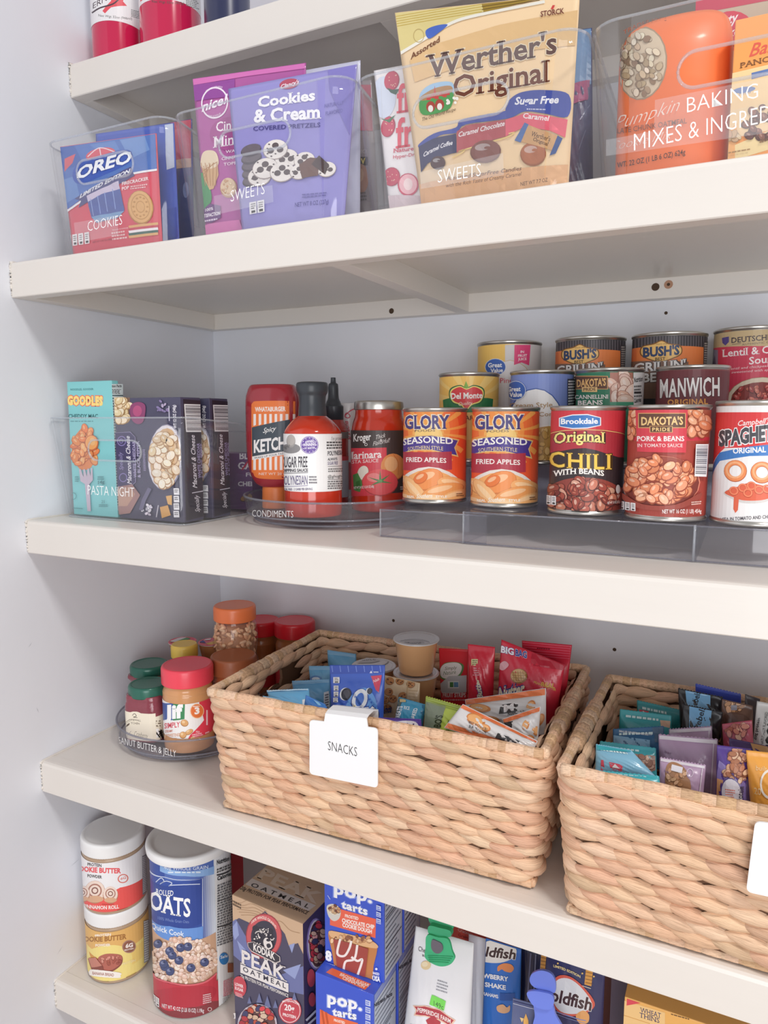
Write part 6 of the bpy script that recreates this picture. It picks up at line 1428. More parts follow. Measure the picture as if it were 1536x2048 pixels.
tealbar('navy blue bar between the teal ones in the right basket', [(1226, 1458), (1328, 1452), (1328, 1540), (1226, 1530)], .128, 22, '#2f6a9a', .007, lambda A: (A.T('SMALLER WRAPPER, SAME SIZE BAR', (1238, 1464), (1306, 1472), 4, '#eef4f8', .02), A.poly([(1304, 1454), (1340, 1452), (1340, 1490), (1310, 1484)], '#4a6a8a'), A.poly([(1224, 1470), (1300, 1480), (1300, 1500), (1224, 1490)], '#8fc0e2')))
tealbar('teal bar showing a nut picture, third from the front', [(1200, 1482), (1312, 1496), (1314, 1560), (1196, 1552)], .082, 26, '#46b0bc', .006, lambda A: (A.poly([(1252, 1506), (1314, 1512), (1312, 1540), (1290, 1548), (1262, 1528)], '#b08a7c'), A.blobs(1290, 1524, 22, 12, 12, 7, ['#d8b09a', '#a87a68', '#c89c86'], '#7a5448')))
tealbar('pale blue bar with a red emblem, near the front of the right basket', [(1192, 1488), (1262, 1500), (1320, 1562), (1190, 1552)], .056, 30, '#8cc4e0', .006, lambda A: (emb(1232, 1532)(A), A.poly([(1202, 1520), (1207, 1520), (1210, 1540), (1202, 1541)], '#e4566a'), A.poly([(1188, 1486), (1262, 1496), (1262, 1504), (1190, 1500)], '#3fa8b4')))
tealbar('bright teal bar end lowest at the front rim of the right basket', [(1188, 1540), (1318, 1552), (1322, 1580), (1192, 1566)], .030, 34, '#4cc0cc', .004)
def lil(label, quad, y, tilt, front=False, th=.007):
    r, A = sn('snack_bar', label, 'snack bar', quad, y, th, '#b89ab8', tilt, 0, 'lavender wrapped bars', zig=.0012, seal=(.06, .02))
    A.poly([tuple(A.quad(quad, *p)) for p in ((0, .02), (1, .02), (1, .08), (0, .08))], '#e2dae2')
    if front:
        A.spl([(1330, 1560), (1334, 1530), (1350, 1524), (1372, 1540), (1382, 1580), (1360, 1600), (1338, 1590)], '#a87a58').blobs(1354, 1556, 18, 26, 24, 6, ['#d8b08c', '#c89a74', '#b88860'], '#8a6040').poly([(1344, 1528), (1366, 1534), (1364, 1546), (1342, 1540)], '#e8e4ec').ringe(1380, 1545, 7, 9, .2, '#d8c8da')
    A.line([tuple(A.quad(quad, .93, .08)), tuple(A.quad(quad, .90, 1))], 2, '#dccfdc'); A.T('bar', tuple(A.quad(quad, .1, .3)), tuple(A.quad(quad, .22, .32)), 6, '#8a6a8c')
    A.build('printed_front', r, FILM)
lil('lavender bar at the back of the lavender row, top edge showing', [(1338, 1458), (1424, 1452), (1426, 1560), (1338, 1556)], .132, 10)
lil('tall lavender bar with a white torn top, second in its row', [(1317, 1468), (1436, 1478), (1432, 1600), (1320, 1590)], .094, 12)
lil('frontmost lavender bar showing a cereal picture', [(1320, 1514), (1412, 1530), (1404, 1620), (1318, 1606)], .048, 14, True)
def rebels(label, quad, y, tilt, p1, p2):
    r, A = sn('candy_bag', label, 'snack bag', quad, y, .008, '#24242a', tilt, 0, 'black and blue snack bags', zig=.001, wr=.1)
    A.poly([tuple(A.quad(quad, *p)) for p in ((.16, 0), (.72, 0), (.76, 1), (.28, 1))], '#7fb8e4').T('Rebels', p1, p2, 0, '#1f2a3a', .02, .35, 0, None, 0, 0, -13); A.build('printed_front', r, FILM)
rebels('black and blue snack bag at the back rim of the right basket', [(1356, 1376), (1446, 1394), (1440, 1480), (1362, 1480)], .205, 8, (1392, 1420), (1402, 1382))
rebels('black and blue snack bag in front of its twin', [(1366, 1408), (1446, 1424), (1428, 1540), (1360, 1530)], .172, 8, (1398, 1462), (1412, 1412))
r, A = sn('snack_bar', 'plain royal blue wrapper sticking up at the back right', 'snack bar', [(1391, 1367), (1482, 1388), (1482, 1480), (1391, 1470)], .238, .006, '#4a5cc8', 4, 0, zig=.0008, seal=(.2, .02)); A.line([(1391, 1372), (1482, 1392)], 1.5, '#6a7ce0').build('printed_front', r, FILM)
r, A = sn('snack_bar', 'chocolate bar wrapper with caramel swirl picture', 'snack bar', [(1444, 1398), (1506, 1412), (1506, 1520), (1440, 1510)], .190, .008, '#7a5a4c', 10, 0)
A.blobs(1468, 1412, 18, 12, 14, 9, ['#c89468', '#a87850', '#e0b48c'], '#6a4430').spl([(1440, 1440), (1460, 1424), (1490, 1430), (1500, 1445), (1470, 1448)], '#6a4a3e').rect(1462, 1410, 1474, 1420, '#9a9aa8').build('printed_front', r, FILM)
r, A = sn('snack_bar', 'pink bar wrapper with a nut picture', 'snack bar', [(1444, 1448), (1504, 1440), (1510, 1540), (1450, 1540)], .150, .006, '#c8566c', 14, 0)
A.blobs(1474, 1462, 24, 14, 24, 8, ['#e8a08c', '#d88a78', '#f0b8a0', '#b86858'], '#8a3a44').build('printed_front', r, FILM)
r, A = sn('snack_bar', 'dark wrapper at the back edge beside the white cookie bar', 'snack bar', [(1490, 1388), (1520, 1398), (1516, 1500), (1488, 1490)], .215, .006, '#4a4046', 8, 0); A.build('printed_front', r, FILM) if A.it else None
r, A = sn('cookie_bar', 'white bar wrapper with sideways black lettering at the right edge', 'snack bar', [(1514, 1402), (1608, 1420), (1600, 1560), (1500, 1540)], .165, .008, '#dcdcda', 14, 0)
A.T('COOKIE', (1548, 1505), (1558, 1420), 0, '#2a2a2a', .04, 0, 0, None, 0, 0, -20).T('NATURALLY FLAVORED', (1526, 1490), (1536, 1424), 0, '#6a6a6a', .01, 0, 0, None, 0, 0, -6).T('20g protein', (1512, 1480), (1520, 1436), 0, '#3a3a3a', .02, 0, 0, None, 0, 0, -6).build('printed_front', r, FILM)
r, A = sn('snack_bar', 'purple protein bar with a cereal picture, front of the right basket', 'snack bar', [(1434, 1490), (1502, 1498), (1500, 1640), (1430, 1630)], .060, .009, '#5a3f94', 10, 0, seal=(.05, .02))
A.poly([(1438, 1520), (1470, 1545), (1500, 1560), (1500, 1650), (1430, 1650), (1432, 1560)], '#8a7ab8').poly([(1430, 1555), (1446, 1560), (1450, 1640), (1430, 1640)], '#d8a070').blobs(1472, 1530, 24, 34, 44, 8, ['#d8a484', '#c88a6c', '#e8c0a0', '#b07456'], '#8a5440').ell(1464, 1588, 22, 34, '#5a4a8c', -12).ell(1464, 1588, 20, 32, '#e8e4ee', -12).T('protein', (1484, 1606), (1488, 1572), 0, '#4a4456', .02, 0, 0, None, 0, 0, -12).fine([(1450, 1575), (1470, 1578), (1470, 1600), (1452, 1600)], 5, '#e08a7a').build('printed_front', r, FILM)
r, A = sn('snack_bar', 'purple and brown bar lying behind the purple protein bar', 'snack bar', [(1458, 1476), (1536, 1492), (1560, 1560), (1462, 1550)], .100, .006, '#4f3a72', 30, 0); A.poly([(1500, 1484), (1536, 1492), (1548, 1520), (1510, 1510)], '#c89a68').build('printed_front', r, FILM)
r, A = sn('snack_bar', 'orange yellow bar wrapper cut by the right picture edge', 'snack bar', [(1492, 1500), (1600, 1512), (1600, 1660), (1504, 1650)], .052, .009, '#f0a848', 10, 0, seal=(.08, .02))
A.ringe(1540, 1568, 20, 30, .18, '#f4ece0').T('20', (1508, 1588), (1522, 1590), 14, '#f6d8a0', .01).T('built', (1512, 1540), (1534, 1542), 10, '#f6d8a0').build('printed_front', r, FILM)

# ================================================================== lowest shelf
WLID = solid('white_plastic_lid', '#f4f4f4', .38, 0, .15)
FZ = Z5+.0006
def tub(z, label, art, base, h, lidh=.024, x=.0565, y=.0705, rb=.0448, rl=.0452):
    r = thing('powder_tub', (x, y, z), label, 'tub', None)
    hb = h-lidh
    mk('tub_body', *lathe(sprof([(rb*.90, z), (rb*.985, z+.0012), (rb*.99, z+.004), (rb*.99, z+hb*.5), (rb*.99, z+hb-.008), (rb*.96, z+hb-.003), (rb*.93, z+hb)]), x, y, 72), r, solid('tan_powder', '#b59a80', .3, 0, .3))
    mk('lid', *ridged(rl, z+hb-.0015, z+h, x, y, 80), r, WLID)
    C = Cyl(x, y, rb); A = Art(C, (-PI*C.r, z+.004, PI*C.r, z+hb-.007)); A.full(-PI*C.r, z, PI*C.r, z+h, base); art(A)
    A.build('label', r, PAPER); return r
def banana(A):
    A.full(-.06, FZ, .06, FZ+.05, '#f3dd88').full(-.05, FZ+.02, .04, FZ+.045, '#f1d27c').spl([(165, 1935), (180, 1900), (230, 1890), (262, 1905), (258, 1945), (220, 1962), (180, 1958)], '#f3e08c')
    A.T('PROTEIN', (190, 1874), (222, 1871), 5, '#f6ece0', .04).T('COOKIE BUTTER', (160, 1882), (253, 1877), 10, '#a8743e', .04, 0, -3).T('POWDER', (191, 1893), (221, 1892), 5, '#f6ece0', .04)
    A.ell(258, 1893, 14, 13, '#b08878', -20).ell(258, 1893, 12, 11, '#93604e', -20).T('6G', (251, 1896), (266, 1893), 8, '#f8f0ea', .05).T('PROTEIN', (249, 1902), (267, 1898), 3, '#f8f0ea', .03)
    A.poly([(178, 1902), (188, 1912), (200, 1918), (194, 1924), (182, 1916)], '#d89a4e').spl([(195, 1918), (210, 1908), (235, 1908), (245, 1914), (242, 1930), (222, 1944), (206, 1942), (198, 1930)], '#8a4a40').spl([(196, 1917), (211, 1908), (234, 1908), (244, 1914), (240, 1928), (222, 1940), (206, 1938)], '#b86a5c').blobs(222, 1921, 20, 11, 18, 4, ['#c87c6c', '#a85a4c', '#d89484'], '#8a4a40').poly([(177, 1916), (192, 1915), (206, 1932), (208, 1942), (184, 1938)], '#8a4a40').poly([(178, 1915), (192, 1914), (205, 1930), (184, 1934)], '#c88474')
    A.spl([(180, 1941), (188, 1938), (238, 1944), (241, 1950), (236, 1955), (186, 1951), (179, 1946)], '#f6f0ea').T('BANANA BREAD', (186, 1948), (228, 1952), 6, '#a86a5c', .02).line([(196, 1960), (218, 1962)], 1, '#a8884a').line([(252, 1954), (272, 1944)], 1, '#a8884a').poly([(286, 1842), (297, 1838), (297, 1920), (287, 1926)], '#9a9a9e').fine([(287, 1842), (297, 1838), (297, 1920), (288, 1924)], 18, '#e8e8ea').T('PROTEIN', (244, 1930), (270, 1922), 5, '#f8ecc0', .01)
tub(FZ, 'golden banana bread powder tub, lower of the two by the wall', banana, '#e6b76e', .1085, .0200)
Z6 = FZ+.1090
def cinna(A):
    A.poly([(150, 1800), (200, 1792), (240, 1775), (300, 1740), (310, 1840), (150, 1850)], '#ee5c58').poly([(284, 1712), (300, 1705), (300, 1780), (285, 1790)], '#8f8f98').fine([(285, 1714), (299, 1708), (299, 1778), (286, 1786)], 20, '#e4e4ea')
    A.T('PROTEIN', (175, 1731), (203, 1734), 6, '#3a3434', .03).T('COOKIE BUTTER', (150, 1740), (242, 1746), 10, '#ea5a60', .045, 0, -2).T('POWDER', (175, 1754), (204, 1757), 6, '#3a3434', .03)
    A.ringe(246, 1757, 11, 9, .22, '#e07a6c', 20, -15).T('6G', (241, 1760), (252, 1757), 5, '#e07a6c', .02)
    for u, v, s in ((190, 1782, 1.15), (221, 1788, .85), (166, 1786, .8)):
        A.ell(u, v+2, 18*s, 20*s, '#b98468').ell(u, v, 17*s, 18*s, '#f2ddd0').ringe(u, v-1, 12*s, 12*s, .2, '#b07a6a').ringe(u, v-1, 6*s, 6*s, .35, '#8a5a50').ell(u, v+14*s, 15*s, 6*s, '#dcae8c')
    A.T('CINNAMON ROLL', (166, 1814), (238, 1816), 7, '#fbe8e4', .04, 0, -3).line([(176, 1821), (222, 1824)], 1.4, '#f6c4bc').line([(204, 1808), (228, 1808)], .8, '#a83a38').line([(234, 1820), (256, 1814)], .8, '#a83a38')
tub(Z6, 'white and red cinnamon roll powder tub, on top of the golden one', cinna, '#f2f1f3', .1055, .0190)
# oats canister
OX, OY, OR = .1945, .0805, .0540
r = thing('oats_canister', (OX, OY, FZ), 'tall blue canister of rolled oats with a white lid', 'canister')
mk('canister_body', *lathe(rcurve([(OR*.97, FZ), (OR, FZ+.0012), (OR, FZ+.228), (OR*.98, FZ+.229)]), OX, OY, 80), r, solid('white_board', '#eef0f4', .5))
mk('lid', *lathe(rcurve([(OR+.0025, FZ+.224), (OR+.0045, FZ+.2242), (OR+.0052, FZ+.2298), (OR+.0048, FZ+.2345), (OR+.0020, FZ+.2365), (OR-.002, FZ+.2363), (OR-.006, FZ+.2325), (0, FZ+.2322)]), OX, OY, 80), r, WLID)
C = Cyl(OX, OY, OR+.0002); A = Art(C, (-PI*C.r, FZ+.002, PI*C.r, FZ+.2235))
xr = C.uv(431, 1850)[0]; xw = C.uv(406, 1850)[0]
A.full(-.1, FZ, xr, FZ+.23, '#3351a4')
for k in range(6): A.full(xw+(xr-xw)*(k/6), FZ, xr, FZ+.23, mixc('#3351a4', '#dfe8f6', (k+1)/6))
A.full(xw-.05, FZ+.203, xr, FZ+.23, '#5470b8').poly([(320, 1730), (428, 1732), (428, 1748), (370, 1752), (320, 1742)], '#8db4e6').T('40g WHOLE GRAIN', (328, 1738), (416, 1737), 7, '#e2ecf8', .0, 0, -3).fine([(336, 1742), (420, 1742), (420, 1747), (336, 1747)], 1, '#dce8f6')
A.poly([(300, 1752), (406, 1756), (406, 1845), (300, 1840)], '#2d4898').line([(300, 1740), (330, 1754), (370, 1760), (405, 1757), (405, 1880)], 1.2, '#d8e2f4').curve([(312, 1764), (322, 1756), (328, 1762), (320, 1768), (332, 1762), (344, 1766), (338, 1772), (346, 1770), (400, 1768)], 1.6, '#d8e2f4')
A.T('ROLLED', (312, 1787), (347, 1791), 11, '#f4f6fa', .01, 0, -2, None, 0, 1).T('OATS', (300, 1815), (381, 1833), 37, '#fbfcfd', .02, 0, -4, None, 0, 1).T('100% Whole Grain Oats', (316, 1838), (378, 1846), 6, '#8298d0', 0, 0, -2)
A.poly([(296, 1836), (340, 1852), (406, 1852), (406, 1900), (296, 1880)], '#6a98de').T('Quick Cook', (303, 1855), (368, 1873), 11, '#f8fafc', .01, 0, -3)
A.full(-.1, C.uv(360, 1985)[1], xr, C.uv(360, 1884)[1], '#cfa88c')
A.blobs(366, 1920, 66, 46, 330, 5.2, ['#f0d8ca', '#e8cab8', '#f6e4da', '#e2c0ac'], '#cfa994', asp=.75, hi='#fcf2ea')
xb = xr+.0002
A.full(xr, FZ, .1, FZ+.23, '#eef0f3')
A.full(-.1, FZ, xr, C.uv(330, 1972)[1], '#c43a4a').poly([(309, 1944), (320, 1956), (345, 1966), (375, 1969), (405, 1963), (431, 1944), (431, 1990), (309, 1985)], '#c43a4a').curve([(309, 1946), (320, 1957), (370, 1968), (410, 1962), (432, 1945)], 3, '#dd6a74').spl([(310, 2000), (340, 2020), (436, 2000), (436, 2060), (300, 2060)], '#8a3a40', 4).spl([(300, 1990), (330, 2010), (400, 2010), (428, 1990), (420, 1970), (330, 1975)], '#b83444', 4)
A.full(xr, FZ, .1, FZ+.23, '#eef0f3')
for u, v in ((318, 1886), (362, 1893), (376, 1891), (341, 1900), (346, 1908), (359, 1918), (332, 1931), (342, 1940), (382, 1933), (408, 1922), (330, 1925)): A.ell(u, v+.5, 8.5, 8.5, '#2c3458').ell(u, v, 8, 8, '#48527c').ell(u-2, v-2, 3.6, 3, '#8088ac').ell(u+1, v-3, 2.4, 1.6, '#2c3458')
A.T('NET WT 42 OZ (2 LB 10 OZ) 1.19kg', (327, 2012), (407, 2022), 8, '#f4eef0', .01, 0, -3).ringe(418, 2016, 4, 4, .25, '#f0dcdc').fine([(405, 1986), (421, 1983), (421, 2003), (405, 2006)], 5, '#e8c8cc').facts([(308, 1985), (322, 1995), (322, 2013), (309, 2003)], 2)
A.T('Nutrition Facts', (431, 1728), (470, 1716), 9, '#22242a', .03).line([(431, 1749), (472, 1734)], 2.4, '#22242a').T('Calories', (432, 1760), (460, 1750), 8, '#22242a', .03).T('150', (462, 1750), (471, 1746), 8, '#22242a', .03).fine([(431, 1736), (470, 1722), (470, 1732), (431, 1746)], 2, '#555').fine([(432, 1768), (472, 1754), (472, 1880), (432, 1892)], 24, '#77797f').line([(432, 1852), (472, 1840)], 2, '#22242a').line([(432, 1800), (472, 1788)], 1, '#22242a').ell(445, 1916, 9, 12, '#3a86cc').T('Safe', (438, 1916), (452, 1913), 6, '#eef4fa', .02).rect(452, 1926, 463, 1944, '#a8603c').fine([(444, 1960), (463, 1953), (463, 1986), (444, 1992)], 10, '#e0788a').bars([(442, 1992), (466, 1984), (466, 2020), (442, 2026)], 22, '#44464c', '#eef0f3')
A.build('label', r, PAPER)
r, F, S, T = carton('snack_carton', (.0800, .225, FZ), .055, .05, .225, 0, 'red carton in the gap between the tubs and the oats canister', 'carton', '#c8202e')
A = Art(F, (0, 0, .055, .22)); A.rect(280, 1752, 330, 1772, '#d8d0d0').rect(280, 1800, 320, 1812, '#e87a78').rect(280, 1690, 320, 1730, '#d8404a').rect(280, 1858, 330, 1880, '#d8a83c').fine([(290, 1820), (312, 1820), (312, 1850), (290, 1850)], 5, '#e89090').build('printed_front', r, CARD)
# kodiak-style oatmeal carton
r, F, S, T = carton('oatmeal_carton', (.2965, .0445, FZ), .1135, .078, .2000, -3, 'tan and violet oatmeal carton with a bear emblem', 'carton', '#cfae8e')
A = Art(F, (0, 0, .1135, .2))
A.poly([(455, 1850), (478, 1836), (500, 1846), (530, 1822), (548, 1840), (570, 1868), (578, 1892), (596, 1886), (612, 1920), (612, 2100), (455, 2100)], '#4b4760').poly([(455, 1850), (472, 1838), (482, 1856), (496, 1880), (520, 1930), (560, 1950), (612, 1930), (612, 1990), (540, 1975), (490, 1930), (455, 1900)], '#6f76a8')
for q in ([(462, 1858), (474, 1842), (478, 1870), (470, 1880)], [(578, 1890), (590, 1886), (584, 1906)], [(566, 1940), (602, 1928), (590, 1958)], [(474, 1880), (492, 1900), (486, 1920)]): A.poly(q, '#97a2d0')
for k in range(6): A.curve([(462+k*4, 1800+k*6), (480+k*6, 1806+k*5), (500+k*5, 1800+k*8), (530+k*4, 1815+k*8)], .8, '#b08c6a')
A.fine([(464, 1798), (484, 1808), (484, 1820), (464, 1810)], 2, '#5a4636').curve([(540, 1850), (560, 1842), (580, 1860), (600, 1866)], .8, '#b08c6a')
A.ell(528, 1872, 36, 45, '#a83c46', 0, 28).ell(528, 1872, 34, 43, '#cf5a5e', 0, 28).ell(528, 1874, 26, 33, '#3b3848', 0, 28).T('100% WHOLE GRAINS', (503, 1848), (553, 1858), 6, '#f4e4d8', .02, 0, 15)
A.spl([(506, 1880), (508, 1862), (514, 1856), (522, 1854), (530, 1858), (538, 1858), (546, 1866), (550, 1884), (548, 1896), (536, 1902), (518, 1896)], '#2e2b38').ell(511, 1856, 6, 6, '#2e2b38').ell(541, 1862, 6, 6, '#2e2b38')
for k in range(60):
    t = R_.uniform(0, 6.3); q = R_.uniform(.5, 1); A.ell(528+21*q*cos(t), 1878+23*q*sin(t), 1.7, 1.1, '#e8e0dc', R_.uniform(0, 180), 6)
A.spl([(528, 1880), (534, 1874), (542, 1880), (546, 1892), (538, 1898), (530, 1892)], '#e8e0dc').ell(538, 1879, 4.5, 3, '#2e2b38').spl([(534, 1888), (540, 1886), (543, 1892), (537, 1895)], '#2e2b38').ell(520, 1874, 2, 2, '#e8e0dc').ell(534, 1870, 1.6, 1.6, '#e8e0dc')
A.poly([(496, 1884), (508, 1882), (550, 1904), (561, 1912), (562, 1922), (552, 1926), (504, 1902), (497, 1892)], '#d8ccc8').poly([(497, 1885), (508, 1883), (550, 1905), (560, 1913), (560, 1921), (552, 1924), (504, 1900), (498, 1892)], '#37343f').T('KODIAK', (508, 1899), (551, 1919), 14, '#f6f0ec', .03)
A.T('PEAK', (482, 1925), (575, 1962), 29, '#e9e2e0', .02, 0, 0, None, 0, .9).poly([(482, 1927), (578, 1966), (578, 1984), (482, 1944)], '#eae4e2').T('OATMEAL', (487, 1941), (573, 1976), 10, '#3b3848', .02, 0, 0, None, 0, 0, 0, 1.5).T('20g PROTEIN FOR PEAK PERFORMANCE', (482, 1953), (578, 1994), 7, '#eae4e2', .015)
A.ell(480, 1972, 14, 21, '#c84654', -6).T('LOWER', (471, 1969), (488, 1975), 6, '#f8e8e8', .03).T('SUGAR', (471, 1977), (488, 1983), 6, '#f8e8e8', .03).fine([(472, 1982), (488, 1988), (488, 1996), (472, 1990)], 3, '#f0c0c4')
A.ell(581, 2020, 23, 26, '#c84654').ringe(581, 2020, 21, 24, .06, '#f4dcdc').T('20g', (570, 2018), (590, 2022), 12, '#fbf0f0', .03).T('PROTEIN', (567, 2030), (593, 2036), 6, '#fbf0f0', .03).T('PROTEIN-PACKED', (566, 2004), (600, 2010), 4, '#fbf0f0', .02, 0, 4)
for u, v, s in ((520, 1996, 1), (536, 2004, 1.2), (552, 2008, .8), (500, 2000, .7), (590, 1992, .8)): A.poly([(u-6*s, v+8*s), (u, v-12*s), (u+6*s, v+8*s)], '#6f76a0')
A.ell(516, 2050, 40, 44, '#c8bcc8').ell(516, 2052, 37, 40, '#6a4a4a').blobs(516, 2040, 32, 28, 60, 7, ['#d8b49a', '#c8543c', '#d8434e', '#3f3f68', '#e8c8b0', '#b83a44'], '#5a3038', asp=.75)
A.rect(465, 2023, 474, 2034, '#eae4e2').T('4', (467, 2032), (472, 2033), 7, '#3b3848', .03)
A.build('printed_front', r, CARD)
A = Art(S, (0, 0, .078, .2)); A.full(0, 0, .078, .2, '#443a5c').ell(632, 1888, 19, 52, '#8a7ab8').ell(633, 1888, 17, 49, '#d8d0dc').ell(634, 1888, 16, 46, '#6a4a4a').blobs(634, 1885, 13, 42, 50, 7, ['#d84a54', '#c83a48', '#e8a8a0', '#3a3a60', '#d8b49a'], '#5a2a34', asp=.8).ell(620, 1955, 8, 18, '#c04a58').ell(622, 1998, 7, 14, '#c04a58').line([(610, 2040), (630, 2020)], 4, '#d8d8e0').line([(614, 2048), (636, 2028)], 4, '#d8d8e0').build('printed_side', r, CARD)
A = Art(T, (0, 0, .1135, .078)); A.T('PEAK', (511, 1753), (634, 1808), 20, '#ddc6ae', .03, 0, 0, None, 0, .9, 15).poly([(504, 1757), (632, 1811), (617, 1822), (491, 1769)], '#d8ccc4').T('OATMEAL', (500, 1772), (616, 1817), 7, '#3b3430', .02, 0, 0, None, 0, 0, 6, 1.6).T('20g PROTEIN FOR PEAK PERFORMANCE', (479, 1778), (613, 1829), 6, '#4a3a30', .02, 0, 0, None, 0, 0, 6).build('printed_top', r, CARD)
# toaster pastry cartons
BLU = '#3f5cd0'
pz = FZ+.1505
d1 = yat(788, .512, 1900)-.030
r, F, S, T = carton('pastry_carton', (.4325, .030, FZ), .0795, .062, .1500, 0, 'royal blue toaster pastry carton, lower front of the four', 'pastry box', BLU, group=None)
A = Art(F, (0, 0, .0795, .15))
A.T('pop.', (655, 2006), (724, 2021), 24, '#f8f8fb', .035, 0, 0, '#8fa2ea', .055, 0, 0, 1.08).T('tarts', (665, 2030), (713, 2039), 15, '#f8f8fb', .035, 0, 0, '#8fa2ea', .055, 0, 0, 1.08).poly([(640, 2018), (662, 2030), (716, 2046), (726, 2100), (640, 2090)], '#ee7048').line([(644, 2020), (650, 2060)], 4, '#c8562e').line([(652, 2024), (658, 2060)], 4, '#c8562e').T('FROSTED', (668, 2042), (690, 2048), 5, '#fbe8de', .04)
for k in range(4): A.poly([(731, 1999+k*14), (741, 2002+k*14), (741, 2013+k*14), (731, 2010+k*14)], '#c8d2f0').fine([(732, 2001+k*14), (740, 2003+k*14), (740, 2011+k*14), (732, 2009+k*14)], 2, '#3f5cd0')
A.build('printed_front', r, CARD)
A = Art(T, (0, 0, .0795, .062)); A.poly([(652, 1945), (664, 1936), (742, 1968), (730, 1980)], '#ee7048').T('BROWN SUGAR', (679, 1951), (737, 1974), 5, '#fbe8de', .03, 0, 0, None, 0, 0, 3).T('CINNAMON', (684, 1958), (728, 1976), 5, '#fbe8de', .03, 0, 0, None, 0, 0, 3).T('NEW LOOK', (716, 1982), (742, 1993), 4, '#eef', .02, 0, 0, None, 0, 0, 3).build('printed_top', r, CARD)
def sidefacts(S, w, h, q):
    A = Art(S, (0, 0, w, h)); A.full(.002, .002, w-.002, h-.012, '#c3cddc').full(.002, h-.011, w-.002, h-.002, '#8fa0d6')
    for k in range(18): A.full(.004, h-.018-k*.0068, w-R_.uniform(.004, .02), h-.0160-k*.0068, '#6f7a8c')
    A.full(.004, h-.062, w-.004, h-.0605, '#3a4250').full(.004, h-.10, w-.004, h-.0985, '#3a4250'); return A
sidefacts(S, .062, .15, 0).T('Nutrition Facts', (748, 2015), (784, 1990), 8, '#2a3240', .03).build('printed_side', r, CARD)
rl_ = r
r, F, S, T = carton('pastry_carton', (.4340, .0505, pz), .0815, .0520, .1410, 0, 'royal blue toaster pastry carton, upper front of the four', 'pastry box', BLU)
A = Art(F, (0, 0, .0815, .141)); A.base = 1e-4
A.T('pop.', (668, 1786), (744, 1806), 24, '#f8f8fb', .035, 0, 0, '#8fa2ea', .055, 0, 0, 1.08).T('tarts', (683, 1815), (735, 1830), 15, '#f8f8fb', .035, 0, 0, '#8fa2ea', .055, 0, 0, 1.08).poly([(660, 1812), (752, 1838), (751, 1876), (660, 1850)], '#f06a50')
A.T('FROSTED', (690, 1834), (717, 1840), 6, '#fbe8de', .04).T('CHOCOLATE CHIP', (684, 1844), (749, 1858), 8, '#fbf0ea', .045).T('COOKIE DOUGH', (685, 1853), (744, 1867), 8, '#fbf0ea', .045)
A.spl([(654, 1812), (668, 1808), (681, 1820), (679, 1836), (668, 1842), (657, 1832)], '#d8d4cc').ell(668, 1819, 13, 10, '#e8dcc4', 20).blobs(668, 1818, 11, 8, 14, 4, ['#c8946c', '#7a4a3a', '#e0b890'], '#6a4434').line([(661, 1798), (656, 1790)], 1, '#d8e0f0')
A.spl([(658, 1862), (690, 1868), (720, 1876), (754, 1888), (748, 1930), (740, 1970), (700, 1962), (674, 1946), (664, 1900)], '#c88450', 4).spl([(659, 1861), (690, 1866), (722, 1874), (752, 1886), (752, 1896), (700, 1886), (666, 1876)], '#e8b888', 4).blobs(706, 1878, 44, 7, 26, 5, ['#eec8a0', '#d8a478', '#8a5844'], '#b07a50').poly([(668, 1876), (700, 1884), (738, 1896), (730, 1964), (692, 1950), (676, 1936)], '#a64a42')
for pts in ([(682, 1876), (676, 1905), (690, 1910), (700, 1895), (704, 1880)], [(716, 1888), (710, 1916), (692, 1922), (688, 1948)], [(704, 1912), (716, 1920), (726, 1918), (716, 1950)]): A.curve(pts, 4.5, '#f6ece8')
A.T('8', (652, 1917), (665, 1921), 19, '#f8f8fb', .06).fine([(652, 1922), (678, 1930), (678, 1940), (652, 1930)], 3, '#d0d8f4').T('BAKED', (747, 1946), (760, 1949), 5, '#eef', .04).T('IN THE', (748, 1951), (760, 1954), 3, '#eef', .03).T('USA', (746, 1958), (762, 1962), 9, '#f8f8fb', .05).ell(754, 1936, 2.4, 2.4, '#eef').fine([(734, 1956), (762, 1968), (762, 1976), (734, 1964)], 3, '#c8d2f0')
for k in range(3): A.poly([(754, 1808+k*13), (763, 1811+k*13), (763, 1821+k*13), (754, 1818+k*13)], '#c8d2f0').fine([(755, 1810+k*13), (762, 1812+k*13), (762, 1820+k*13), (755, 1818+k*13)], 2, '#3f5cd0')
A.build('printed_front', r, CARD); sidefacts(S, .052, .141, 0).build('printed_side', r, CARD)
copy_tree(r, 'toaster pastry carton behind the upper front one, grey side showing', (0, .0550, 0)); copy_tree(rl_, 'toaster pastry carton behind the lower front one, grey side showing', (.0006, .0655, 0))
# white cookie bag with green clip
def l5(name, label, cat, quad, y, th, col, tilt=0, **k): return sack(name, label, cat, quad, y, th, col, 0, tilt, floor=FZ, **k)
r, A = l5('cookie_bag', 'white paper cookie bag held by the green clip', 'cookie bag', [(832, 1852), (948, 1886), (930, 2330), (786, 2250)], .075, .020, '#efeef1', 6, mat=PAPER, pouch=True, seal=(.06, 0), wr=.03, part='paper_bag')
A.T('Chessmen', (837, 1901), (873, 1913), 10, '#4a4646', 0, .2).T('BUTTER', (845, 1912), (864, 1918), 4, '#6a6464', .02).ell(852, 1930, 10, 9, '#e8cfa0').ell(850, 1928, 6, 5, '#f2e0bc')
A.fine([(876, 1957), (898, 1964), (894, 1988), (872, 1981)], 4, '#a0a0a8', .4).poly([(864, 1989), (892, 2002), (888, 2021), (859, 2008)], '#7fe060').T('149c', (868, 2010), (887, 2019), 10, '#3a5a3a', .0)
